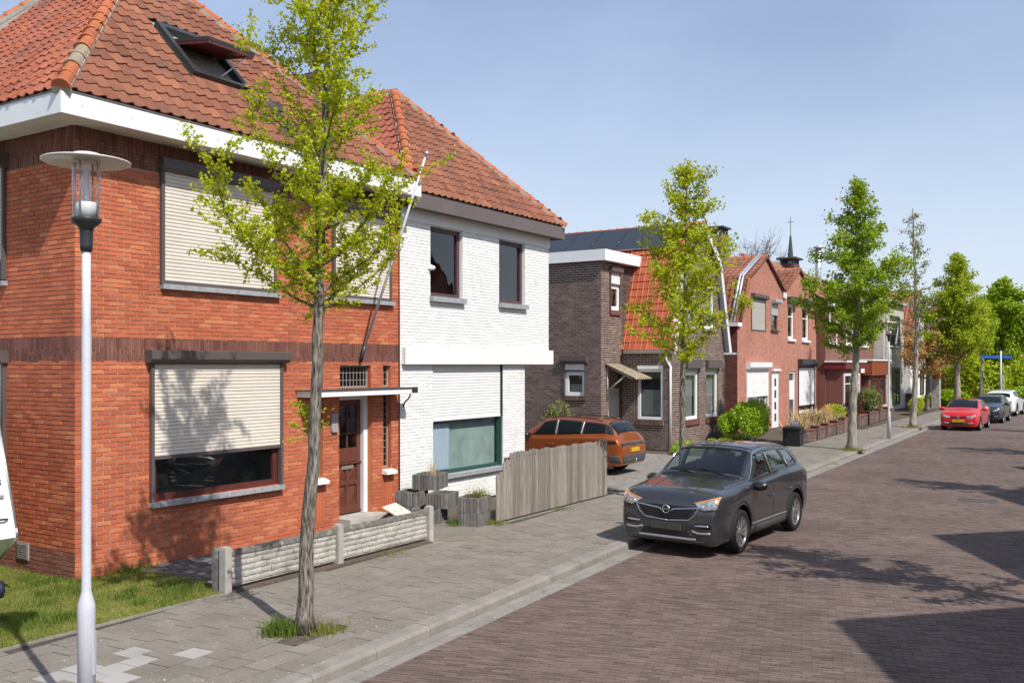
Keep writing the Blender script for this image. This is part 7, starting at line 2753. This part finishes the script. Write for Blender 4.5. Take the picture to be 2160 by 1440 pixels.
    def mirrors(s, x, z, y, m):
        for sd in (1, -1):
            g = MB()
            k = []
            for i in range(9):
                a = math.pi * i / 8
                k.append((0.001 + 0.075 * math.sin(a), -math.cos(a) * 0.12))
            g.lathe(k, (0, 0, 0), 'y', 14)
            q = g.build('mirror', M[m] if isinstance(m, str) else m, s.r)
            q.scale = (1.1, 1.2, 1.15)
            q.location = (x, sd * (y + 0.1), z)
            q.rotation_euler = (0, 0, sd * 0.12)
            a_ = MB()
            a_.tube([(x + 0.02, sd * (y - 0.08), z - 0.05), (x, sd * (y + 0.04), z - 0.03)], 0.028, 6)
            a_.build('mirror_arm', M['black_plastic'], s.r)

    def arches(s, m='cladding', w=0.055, a0=-12, a1=192):
        for a in s.ax:
            for sd in (1, -1):
                zc = s.wr + 0.02
                A = [(a + (s.arch + 0.002) * math.cos(math.radians(t)), zc + (s.arch + 0.002) * math.sin(math.radians(t))) for t in np.linspace(a0, a1, 25)]
                B = [(a + (s.arch + w) * math.cos(math.radians(t)), zc + (s.arch + w) * math.sin(math.radians(t))) for t in np.linspace(a0, a1, 25)]
                A = [(x, max(z, 0.23 * s.sz)) for x, z in A]
                B = [(x, max(z, 0.23 * s.sz)) for x, z in B]
                s.pray('wheel_arch', A, B, m, 'side', 0.006, 36, 2, sd)

    def handles(s, pts, m):
        for sd in (1, -1):
            for x, z in pts:
                h = s.hit(x, z, 'side', sd)
                g = MB()
                y = h.y
                g.tube([(x - 0.1, y - sd * 0.005, z), (x - 0.08, y + sd * 0.03, z + 0.004), (x + 0.07, y + sd * 0.032, z + 0.004), (x + 0.1, y - sd * 0.005, z)], 0.014, 6)
                g.build('door_handle', m, s.r)

    def plate(s, ax, z, m, w=0.52, h=0.11, y=0.0, off=0.03):
        p = s.hit(y, z, ax)
        sg = 1 if ax == 'front' else -1
        fr = F(p + Vector((sg * off, 0, 0)), (0, sg, 0), (sg, 0, 0.02))
        g = MB()
        g.box(fr, -w / 2, w / 2, -h / 2, h / 2, -off + 0.002, 0.008)
        return g.build('number_plate', M[m], s.r)


# --- the dark grey car in front: same shell with a higher waist
TALL = []
for q in SUV_TAIL:
    k = min(1.0, max(0.0, (1.75 - q[0]) / 0.6)) * min(1.0, max(0.0, (q[0] + 2.2) / 0.3))
    h = k if q[0] > 0.85 else 0.0
    TALL.append((q[0], q[1], q[2], q[3], (q[4][0], q[4][1] + 0.02 * k), (q[5][0], q[5][1] + 0.055 * k), (q[6][0], q[6][1] + 0.05 * k), (q[7][0], q[7][1] + 0.03 * h), (q[8][0], q[8][1] + 0.025 * h), q[9] + 0.025 * h))
gx, gy = -6.22, 16.55
c = Car(TALL, (gx, gy, -0.118), -math.pi / 2 - 0.045, 'dark grey crossover with amber running lights parked at the near kerb', M['paint_grey'], 0.985, 1.0, 1.045, wr=0.362, arch=0.425, nx=190, nt=89)
c.r.rotation_euler = (-0.008, 0, -math.pi / 2 - 0.045)
c.zs = 1.045
c.wheels(5, 'rim', 0.822)
c.arches('cladding')
c.psurf('windscreen', [(0.9, 6.06), (0.905, 8), (0.9, 9.94)], [(0.31, 6.1), (0.31, 8), (0.31, 9.9)], 'clear_glass', 0.004, 20, 8)
c.psurf('roof_panel', [(0.27, 6.2), (0.26, 8), (0.27, 9.8)], [(-1.66, 6.25), (-1.66, 8), (-1.66, 9.75)], 'paint_black', 0.003, 20, 14)
for sd in (1, -1):
    c.psurf('side_window', [(0.74, 5.14), (-0.12, 5.14)], [(0.24, 5.86), (-0.12, 5.9)], 'clear_glass', 0.004, 10, 6, sd)
    c.psurf('side_window', [(-0.2, 5.14), (-1.02, 5.16)], [(-0.2, 5.9), (-0.95, 5.9)], 'clear_glass', 0.004, 10, 6, sd)
    c.psurf('quarter_window', [(-1.08, 5.16), (-1.62, 5.45)], [(-1.01, 5.9), (-1.5, 5.9)], 'clear_glass', 0.004, 8, 6, sd)
    c.psurf('rear_pillar', [(-1.64, 5.5), (-1.85, 5.7)], [(-1.52, 5.92), (-1.76, 6.02)], 'paint_black', 0.004, 6, 5, sd)
    c.psurf('pillar', [(-0.13, 5.12), (-0.19, 5.12)], [(-0.13, 5.92), (-0.19, 5.92)], 'paint_black', 0.003, 2, 6, sd)
    c.psurf('pillar', [(0.97, 5.2), (0.76, 5.12)], [(0.36, 6.02), (0.26, 5.86)], 'paint_black', 0.003, 4, 8, sd)
    # bright line round the glass
    c.psurf('window_trim', [(0.97, 5.14), (0.3, 5.94), (-0.3, 6.0), (-1.2, 5.96), (-1.7, 5.8)], [(0.99, 5.2), (0.33, 6.03), (-0.3, 6.08), (-1.2, 6.05), (-1.72, 5.9)], 'chrome', 0.007, 40, 2, sd)
    c.strip('door_seam', [(0.8, 0.95), (0.82, 0.7), (0.72, 0.36)], 0.009, 'black_plastic', 'side', 0.002, 12, sd)
    c.strip('door_seam', [(-0.17, 1.02), (-0.17, 0.36)], 0.009, 'black_plastic', 'side', 0.002, 12, sd)
    c.strip('door_seam', [(-1.08, 1.05), (-1.06, 0.85), (-0.86, 0.6), (-0.82, 0.36)], 0.009, 'black_plastic', 'side', 0.002, 12, sd)
    c.pray('sill_trim', [(0.88, 0.235), (-0.94, 0.235)], [(0.86, 0.36), (-0.92, 0.36)], 'cladding_grey', 'side', 0.006, 16, 4, sd)
    c.strip('sill_chrome', [(0.8, 0.41), (-0.85, 0.41)], 0.02, 'silver', 'side', 0.008, 16, sd)
    # head lamp: smoked lens, bright reflectors, amber running light along its top
    y0, y1 = 0.44, 0.8
    hl = c.pray('headlight', [(sd * 0.505, 0.823), (sd * 0.635, 0.748), (sd * 0.835, 0.778)], [(sd * 0.485, 0.848), (sd * 0.635, 0.888), (sd * 0.850, 0.948)], 'lamp_lens', 'front', 0.007, 14, 6)
    c.strip('running_light', [(sd * 0.47, 0.853), (sd * 0.635, 0.893), (sd * 0.84, 0.95)], 0.013, 'amber', 'front', 0.011, 14, parent=hl)
    c.pray('lamp_bezel', [(sd * 0.505, 0.808), (sd * 0.635, 0.733), (sd * 0.835, 0.760)], [(sd * 0.505, 0.823), (sd * 0.635, 0.748), (sd * 0.835, 0.778)], 'black_plastic', 'front', 0.008, 14, 2, parent=hl)
    c.strip('running_light', [(sd * 0.840, 0.953), (sd * 0.835, 0.848)], 0.014, 'amber', 'front', 0.011, 8, parent=hl)
    for yy, zz in ((0.62, 0.808), (0.7, 0.813), (0.775, 0.823)):
        c.pray('reflector', [(sd * (yy - 0.025), zz - 0.028), (sd * (yy + 0.025), zz - 0.026)], [(sd * (yy - 0.025), zz + 0.026), (sd * (yy + 0.025), zz + 0.03)], 'chrome', 'front', 0.0085, 4, 4, parent=hl)
    # air curtain and fog lamp blade in the bumper corner
    c.pray('bumper_vent', [(sd * 0.52, 0.5), (sd * 0.66, 0.47), (sd * 0.77, 0.48)], [(sd * 0.5, 0.545), (sd * 0.64, 0.57), (sd * 0.77, 0.565)], 'black_plastic', 'front', 0.005, 12, 4)
    c.pray('fog_blade', [(sd * 0.49, 0.505), (sd * 0.62, 0.505), (sd * 0.72, 0.51)], [(sd * 0.49, 0.52), (sd * 0.62, 0.535), (sd * 0.72, 0.535)], 'chrome', 'front', 0.014, 12, 2)
    c.strip('bumper_blade', [(sd * 0.44, 0.43), (sd * 0.55, 0.4), (sd * 0.75, 0.41)], 0.03, 'silver', 'front', 0.01, 12)
gl = c.pray('grille', [(-0.39, 0.605), (0, 0.575), (0.39, 0.605)], [(-0.535, 0.79), (0, 0.8), (0.535, 0.79)], 'black_plastic', 'front', 0.008, 24, 8)
for i in range(5):
    z = 0.625 + i * 0.03
    w_ = 0.4 + 0.12 * (z - 0.6) / 0.19
    c.strip('grille_bar', [(-w_, z), (0, z - 0.012), (w_, z)], 0.007, 'dark_metal', 'front', 0.016, 20, parent=gl)
for sd in (1, -1):
    c.strip('grille_wing', [(sd * 0.55, 0.785), (sd * 0.34, 0.762), (sd * 0.12, 0.738), (sd * 0.075, 0.705)], 0.016, 'chrome', 'front', 0.022, 20, parent=gl)
    c.strip('grille_frame', [(sd * 0.55, 0.783), (sd * 0.49, 0.67), (sd * 0.39, 0.592), (0, 0.56)], 0.014, 'chrome', 'front', 0.015, 20, parent=gl)
ep = c.hit(0, 0.735, 'front') + Vector((0.035, 0, 0))
g = MB()
tor = [(0.062 + 0.009 * math.cos(a), 0.009 * math.sin(a)) for a in np.linspace(0, 2 * math.pi, 9)]
g.lathe(tor, ep, 'x', 28)
EF = F(ep, (0, 1, 0), (1, 0, 0))
g.prism(EF, [(-0.075, -0.004), (0.012, -0.004), (-0.004, -0.016), (0.075, 0.004), (-0.012, 0.004), (0.004, 0.016)], -0.004, 0.006)
g.build('emblem', M['chrome'], gl)
c.pray('lower_grille', [(-0.48, 0.335), (0, 0.33), (0.48, 0.335)], [(-0.4, 0.425), (0, 0.43), (0.4, 0.425)], 'black_plastic', 'front', 0.006, 24, 5)
for i in range(3):
    c.strip('lower_bar', [(-0.42, 0.355 + i * 0.024), (0.42, 0.355 + i * 0.024)], 0.006, 'dark_metal', 'front', 0.012, 20)
c.pray('skid_plate', [(-0.5, 0.285), (0, 0.28), (0.5, 0.285)], [(-0.52, 0.315), (0, 0.318), (0.52, 0.315)], 'silver', 'front', 0.012, 24, 3)
c.pray('bumper_lip', [(-0.6, 0.235), (0, 0.23), (0.6, 0.235)], [(-0.64, 0.28), (0, 0.275), (0.64, 0.28)], 'cladding_grey', 'front', 0.006, 24, 3)
c.plate('front', 0.475, 'plate_dark', 0.52, 0.115, off=0.03)
c.strip('bonnet_seam', [(2.1, 0.62), (1.5, 0.76), (1.03, 0.8)], 0.008, 'black_plastic', 'top', 0.002, 14)
c.strip('bonnet_seam', [(2.1, -0.62), (1.5, -0.76), (1.03, -0.8)], 0.008, 'black_plastic', 'top', 0.002, 14)
c.strip('bonnet_crease', [(2.08, 0.36), (1.5, 0.44), (1.05, 0.5)], 0.012, M['paint_grey'], 'top', 0.006, 14)
c.strip('bonnet_crease', [(2.08, -0.36), (1.5, -0.44), (1.05, -0.5)], 0.012, M['paint_grey'], 'top', 0.006, 14)
c.psurf('cowl', [(1.03, 6.2), (1.04, 8), (1.03, 9.8)], [(0.9, 6.1), (0.905, 8), (0.9, 9.9)], 'black_plastic', 0.003, 20, 2)
for a, b in (((0.92, 0.55), (0.82, -0.05)), ((0.92, -0.1), (0.83, -0.6))):
    p0, p1 = c.hit(a[0], a[1], 'top') + Vector((0.01, 0, 0.015)), c.hit(b[0], b[1], 'top') + Vector((0.01, 0, 0.015))
    g = MB()
    g.tube([p0, p1], 0.009, 5)
    g.build('wiper', M['black_plastic'], c.r)
c.mirrors(0.72, 1.06, 0.9, 'paint_black')
c.handles([(-0.02, 0.83), (-0.92, 0.86)], M['paint_grey'])
g = MB()
p = c.S(-1.5, 8)
g.prism(F(p, (-1, 0, 0), (0, 1, 0)), [(-0.1, 0), (0.12, 0), (0.1, 0.06), (0.04, 0.065)], -0.02, 0.02)
g.build('antenna', M['paint_black'], c.r)
# simple tail for other viewpoints
for sd in (1, -1):
    c.pray('tail_light', [(sd * 0.45, 0.83), (sd * 0.74, 0.82)], [(sd * 0.45, 0.9), (sd * 0.74, 0.92)], 'tail_red', 'rear', 0.006, 8, 3)
c.psurf('rear_window', [(-2.0, 6.2), (-2.0, 8), (-2.0, 9.8)], [(-1.75, 6.1), (-1.75, 8), (-1.75, 9.9)], 'clear_glass', 0.005, 16, 5)
c.pray('rear_bumper', [(-0.7, 0.37), (0.7, 0.37)], [(-0.72, 0.5), (0.72, 0.5)], 'cladding', 'rear', 0.006, 16, 4)

# dark borders of the glued glass
for (b, t) in (([(0.93, 6.04), (0.935, 8), (0.93, 9.96)], [(0.86, 6.1), (0.865, 8), (0.86, 9.9)]), ([(0.35, 6.05), (0.35, 8), (0.35, 9.95)], [(0.27, 6.08), (0.27, 8), (0.27, 9.92)])):
    c.psurf('glass_border', b, t, 'paint_black', 0.006, 20, 2)
for sd in (1, -1):
    c.psurf('glass_border', [(0.92, 6.0), (0.28, 6.02)], [(0.9, 6.22), (0.3, 6.24)], 'paint_black', 0.006, 14, 2, sd)
    c.psurf('glass_border', [(0.76, 5.1), (-1.6, 5.14)], [(0.72, 5.2), (-1.6, 5.24)], 'paint_black', 0.006, 24, 2, sd)
    c.psurf('glass_border', [(0.26, 5.82), (-1.55, 5.82)], [(0.3, 5.93), (-1.55, 5.93)], 'paint_black', 0.006, 24, 2, sd)
    c.psurf('glass_border', [(-0.08, 5.12), (-0.24, 5.12)], [(-0.08, 5.92), (-0.24, 5.92)], 'paint_black', 0.0065, 2, 6, sd)
    c.psurf('glass_border', [(-0.97, 5.12), (-1.13, 5.14)], [(-0.9, 5.92), (-1.06, 5.92)], 'paint_black', 0.0065, 2, 6, sd)
    c.psurf('glass_border', [(-1.52, 5.14), (-1.7, 5.4)], [(-1.44, 5.92), (-1.6, 5.92)], 'paint_black', 0.0065, 3, 6, sd)
c.open_glass()
# cabin: tub, dashboard, steering wheel, seats
iz = c.sz
g = MB()
g.box(WORLD_F, -1.7, 0.95, -0.78, 0.78, 0.42, 0.46).box(WORLD_F, -1.7, 0.95, 0.74, 0.78, 0.46, 1.0 * iz).box(WORLD_F, -1.7, 0.95, -0.78, -0.74, 0.46, 1.0 * iz)
g.box(WORLD_F, -1.74, -1.7, -0.74, 0.74, 0.42, 1.0 * iz).box(WORLD_F, 0.92, 0.95, -0.74, 0.74, 0.42, 1.02 * iz)
cab = g.build('interior', M['trim_dark'], c.r)
g = MB()
XZ = F((0, 0, 0), (1, 0, 0), (0, -1, 0))
g.prism(XZ, [(0.94, 0.7), (0.94, 1.1), (0.7, 1.08), (0.5, 1.0), (0.46, 0.85), (0.55, 0.7)], -0.73, 0.73)
g.build('dashboard', M['trim_dark'], cab)
g = MB()
tor = [(0.185 + 0.014 * math.cos(a), 0.014 * math.sin(a)) for a in np.linspace(0, 2 * math.pi, 9)]
g.lathe(tor, (0, 0, 0), 'x', 24)
g.box(F((0, 0, 0), (0, 1, 0), (1, 0, 0)), -0.18, 0.18, -0.03, 0.03, -0.01, 0.01)
sw_ = g.build('steering_wheel', M['black_plastic'], cab)
sw_.location = (0.4, 0.36, 0.98)
sw_.rotation_euler = (0, 0.45, 0)
for (sx_, ys) in ((-0.05, (0.37, -0.37)), (-0.95, (0.42, 0.0, -0.42))):
    for y_ in ys:
        g = MB()
        w_ = 0.25 if sx_ > -0.5 else 0.2
        fr_ = F((0, y_, 0), (1, 0, 0), (0, -1, 0))
        g.prism(fr_, [(sx_ + 0.3, 0.5), (sx_ + 0.3, 0.66), (sx_ - 0.15, 0.64), (sx_ - 0.3, 1.2), (sx_ - 0.38, 1.2), (sx_ - 0.28, 0.5)], -w_, w_)
        g.prism(fr_, [(sx_ - 0.29, 1.22), (sx_ - 0.31, 1.41), (sx_ - 0.39, 1.4), (sx_ - 0.37, 1.21)], -0.13, 0.13)
        g.build('seat', M['seat_cloth'], cab)
g = MB()
g.box(F((0.36, 0, 1.5), (0, 1, 0), (1, 0, 0.3)), -0.12, 0.12, -0.03, 0.03, -0.01, 0.02)
g.build('rear_view_mirror', M['black_plastic'], cab)

# --- the orange car in the driveway, tail to the street
c = Car(SUV_TAIL, (-13.5, 23.62, 0.0), math.pi, 'orange crossover parked in the driveway with its tail to the street', M['paint_orange'], 0.96, 0.95, 0.955, axles=(1.34, -1.34))
c.wheels(5, 'rim', 0.78)
c.arches('cladding', 0.07)
c.psurf('windscreen', [(0.9, 6.06), (0.905, 8), (0.9, 9.94)], [(0.31, 6.1), (0.31, 8), (0.31, 9.9)], 'car_glass', 0.004, 20, 8)
c.psurf('rear_window', [(-1.97, 6.15), (-1.97, 8), (-1.97, 9.85)], [(-1.75, 6.1), (-1.75, 8), (-1.75, 9.9)], 'car_glass', 0.006, 16, 6)
c.psurf('spoiler', [(-1.76, 6.05), (-1.78, 8), (-1.76, 9.95)], [(-1.66, 6.2), (-1.66, 8), (-1.66, 9.8)], 'paint_black', 0.012, 16, 3)
for sd in (1, -1):
    c.psurf('side_window', [(0.7, 5.14), (-0.1, 5.14)], [(0.26, 5.86), (-0.1, 5.92)], 'car_glass', 0.004, 10, 6, sd)
    c.psurf('side_window', [(-0.16, 5.14), (-0.92, 5.16)], [(-0.16, 5.92), (-0.92, 5.9)], 'car_glass', 0.004, 10, 6, sd)
    c.psurf('quarter_window', [(-0.97, 5.16), (-1.7, 5.3)], [(-0.97, 5.9), (-1.62, 5.92)], 'car_glass', 0.004, 8, 6, sd)
    c.psurf('rear_pillar', [(-1.72, 5.25), (-1.93, 5.5)], [(-1.63, 5.93), (-1.8, 6.0)], 'paint_black', 0.004, 6, 6, sd)
    c.psurf('window_trim', [(-0.9, 5.12), (-0.94, 5.12)], [(-0.92, 5.92), (-0.96, 5.92)], 'silver', 0.006, 2, 6, sd)
    c.psurf('window_trim', [(-0.11, 5.12), (-0.15, 5.12)], [(-0.11, 5.92), (-0.15, 5.92)], 'silver', 0.006, 2, 6, sd)
    c.strip('door_seam', [(-0.13, 0.95), (-0.13, 0.4)], 0.009, 'black_plastic', 'side', 0.002, 12, sd)
    c.strip('door_seam', [(-0.98, 1.0), (-0.95, 0.8), (-0.84, 0.5)], 0.009, 'black_plastic', 'side', 0.002, 12, sd)
    c.strip('door_seam', [(0.76, 0.9), (0.72, 0.4)], 0.009, 'black_plastic', 'side', 0.002, 12, sd)
    c.pray('sill_trim', [(0.85, 0.23), (-0.9, 0.23)], [(0.83, 0.4), (-0.88, 0.4)], 'cladding', 'side', 0.006, 16, 4, sd)
    c.pray('tail_light', [(-2.02, 0.86), (-1.72, 0.85)], [(-2.02, 0.95), (-1.72, 0.93)], 'tail_smoke', 'side', 0.008, 8, 4, sd)
    c.pray('tail_light', [(sd * 0.42, 0.8), (sd * 0.72, 0.79)], [(sd * 0.42, 0.88), (sd * 0.74, 0.88)], 'tail_smoke', 'rear', 0.012, 10, 3)
    c.pray('bumper_reflector', [(sd * 0.55, 0.47), (sd * 0.63, 0.475)], [(sd * 0.56, 0.53), (sd * 0.64, 0.53)], 'tail_red', 'rear', 0.014, 4, 3)
    g = MB()
    pts = [c.S(x, 6.35, sd) + Vector((0, 0, 0.045)) for x in np.linspace(0.15, -1.45, 10)]
    pts[0] -= Vector((0, 0, 0.045))
    pts[-1] -= Vector((0, 0, 0.045))
    g.tube(pts, 0.016, 6)
    g.build('roof_rail', M['dark_metal'], c.r)
c.pray('tail_band', [(-0.42, 0.81), (0.42, 0.81)], [(-0.42, 0.88), (0.42, 0.88)], 'paint_black', 'rear', 0.011, 16, 3)
c.pray('rear_bumper', [(-0.66, 0.345), (0, 0.345), (0.66, 0.345)], [(-0.7, 0.56), (0, 0.54), (0.7, 0.56)], 'cladding_grey', 'rear', 0.012, 20, 5)
for sd in (1, -1):
    c.pray('rear_bumper_corner', [(-2.12, 0.36), (-1.83, 0.36)], [(-2.1, 0.55), (-1.79, 0.55)], 'cladding_grey', 'side', 0.01, 10, 4, sd)
c.plate('rear', 0.68, 'plate_yellow', 0.5, 0.11)
ep = c.hit(0, 0.77, 'rear')
g = MB()
g.prism(F(ep + Vector((-0.012, 0, 0)), (0, 1, 0), (-1, 0, 0)), [(-0.03, -0.035), (0.03, -0.035), (0.04, 0.035), (-0.04, 0.035)], 0, 0.01)
g.build('badge', M['chrome'], c.r)
g = MB()
q = c.hit(0, 0.4, 'rear')
g.tube([q + Vector((0.05, 0, -0.03)), q + Vector((-0.06, 0, -0.04)), q + Vector((-0.07, 0, 0.03))], 0.022, 8)
g.build('tow_bar', M['chrome'], c.r)
c.mirrors(0.7, 1.02, 0.86, 'paint_black')
c.handles([(0.0, 0.79), (-0.82, 0.82)], M['paint_orange'])

# --- the red hatchback
c = Car(HATCH, (-6.62, 50.6, -0.118), -math.pi / 2 - 0.03, 'red hatchback parked farther along the kerb, facing the camera', M['paint_red'], axles=(1.2, -1.25), wr=0.3, arch=0.35)
c.wheels(5, 'rim', 0.745)
c.psurf('windscreen', [(0.9, 6.1), (0.905, 8), (0.9, 9.9)], [(0.19, 6.15), (0.19, 8), (0.19, 9.85)], 'car_glass', 0.005, 20, 8)
c.psurf('daylight_patch', [(0.28, 6.7), (0.28, 7.6)], [(0.25, 6.7), (0.25, 7.6)], 'daylight_paint', 0.007, 8, 2)  # painted light: pale strip for daylight showing through the rear window
for sd in (1, -1):
    c.psurf('side_window', [(0.68, 5.15), (-0.2, 5.15)], [(0.15, 5.86), (-0.2, 5.9)], 'car_glass', 0.004, 10, 6, sd)
    c.psurf('side_window', [(-0.26, 5.15), (-1.2, 5.25)], [(-0.26, 5.9), (-1.15, 5.86)], 'car_glass', 0.004, 10, 6, sd)
    c.pray('headlight', [(sd * 0.36, 0.6), (sd * 0.62, 0.59)], [(sd * 0.36, 0.68), (sd * 0.7, 0.75)], 'lamp_lens', 'front', 0.008, 10, 5)
    c.pray('fog_trim', [(sd * 0.42, 0.33), (sd * 0.62, 0.34)], [(sd * 0.42, 0.37), (sd * 0.62, 0.41)], 'silver', 'front', 0.012, 8, 2)
    c.strip('door_seam', [(0.75, 0.9), (0.74, 0.35)], 0.012, 'black_plastic', 'side', 0.002, 10, sd)
c.pray('grille', [(-0.36, 0.6), (0.36, 0.6)], [(-0.36, 0.665), (0.36, 0.665)], 'black_plastic', 'front', 0.009, 16, 3)
c.pray('lower_grille', [(-0.46, 0.29), (0.46, 0.29)], [(-0.46, 0.4), (0.46, 0.4)], 'cladding_grey', 'front', 0.008, 16, 4)
c.plate('front', 0.47, 'plate_yellow', 0.52, 0.12)
ep = c.hit(0, 0.635, 'front') + Vector((0.03, 0, 0))
g = MB()
tor = [(0.06 + 0.007 * math.cos(a), 0.007 * math.sin(a)) for a in np.linspace(0, 2 * math.pi, 7)]
g.lathe(tor, ep, 'x', 20)
EF = F(ep, (0, 1, 0), (1, 0, 0))
for a, b in (((-0.045, 0.035), (-0.02, -0.045)), ((-0.02, -0.045), (0, 0.0)), ((0, 0.0), (0.02, -0.045)), ((0.02, -0.045), (0.045, 0.035)), ((-0.02, 0.055), (0, 0.012)), ((0, 0.012), (0.02, 0.055))):
    g.tube([EF.p(*a), EF.p(*b)], 0.007, 4)
g.build('emblem', M['chrome'], c.r)
c.mirrors(0.66, 0.98, 0.84, 'paint_red')
c.handles([(-0.1, 0.8)], M['paint_red'])

# --- dark hatchback behind it, and the white crossover beyond
c = Car(HATCH, (-6.35, 57.6, -0.118), -math.pi / 2 - 0.03, 'dark blue-grey hatchback parked behind the red car', M['paint_dark'], axles=(1.2, -1.25), wr=0.3, arch=0.35, sz=1.02)
c.wheels(5, 'rim', 0.745)
c.psurf('windscreen', [(0.9, 6.1), (0.905, 8), (0.9, 9.9)], [(0.19, 6.15), (0.19, 8), (0.19, 9.85)], 'car_glass', 0.005, 20, 8)
c.psurf('daylight_patch', [(0.32, 6.5), (0.32, 8), (0.32, 9.3)], [(0.27, 6.5), (0.27, 8), (0.27, 9.3)], 'daylight_paint', 0.007, 12, 2)  # wider pale strip, rear-window daylight painted on the windscreen
for sd in (1, -1):
    c.psurf('side_window', [(0.68, 5.15), (-0.2, 5.15)], [(0.15, 5.86), (-0.2, 5.9)], 'car_glass', 0.004, 10, 6, sd)
    c.pray('headlight', [(sd * 0.42, 0.62), (sd * 0.64, 0.64)], [(sd * 0.44, 0.68), (sd * 0.72, 0.82)], 'lamp_lens', 'front', 0.008, 10, 5)
    c.pray('fog_trim', [(sd * 0.5, 0.36), (sd * 0.66, 0.37)], [(sd * 0.5, 0.4), (sd * 0.66, 0.4)], 'chrome', 'front', 0.012, 8, 2)
c.pray('lower_grille', [(-0.46, 0.3), (0.46, 0.3)], [(-0.5, 0.5), (0.5, 0.5)], 'black_plastic', 'front', 0.008, 16, 4)
c.mirrors(0.66, 1.0, 0.84, 'paint_dark')
c = Car(SUV_TAIL, (-6.45, 65.8, -0.118), math.pi / 2 - 0.05, 'white crossover seen from behind beyond the dark hatchback', M['paint_white'], 1.02, 1.0, 0.97)
c.wheels(5, 'rim', 0.82)
c.arches('cladding', 0.05)
c.psurf('rear_window', [(-2.09, 6.2), (-2.09, 8), (-2.09, 9.8)], [(-1.87, 6.1), (-1.87, 8), (-1.87, 9.9)], 'car_glass', 0.006, 16, 6)
for sd in (1, -1):
    c.psurf('side_window', [(0.7, 5.14), (-0.1, 5.14)], [(0.26, 5.86), (-0.1, 5.92)], 'car_glass', 0.004, 10, 6, sd)
    c.psurf('side_window', [(-0.16, 5.14), (-1.5, 5.4)], [(-0.16, 5.92), (-1.3, 5.9)], 'car_glass', 0.004, 10, 6, sd)
    c.pray('tail_light', [(sd * 0.5, 0.84), (sd * 0.76, 0.84)], [(sd * 0.5, 0.89), (sd * 0.76, 0.9)], 'tail_smoke', 'rear', 0.01, 8, 3)
c.pray('rear_bumper', [(-0.66, 0.35), (0.66, 0.35)], [(-0.7, 0.5), (0.7, 0.5)], 'black_plastic', 'rear', 0.01, 16, 4)
c.strip('bumper_blade', [(-0.5, 0.4), (0.5, 0.4)], 0.04, 'silver', 'rear', 0.016, 12)
c.mirrors(0.72, 1.04, 0.9, 'paint_black')
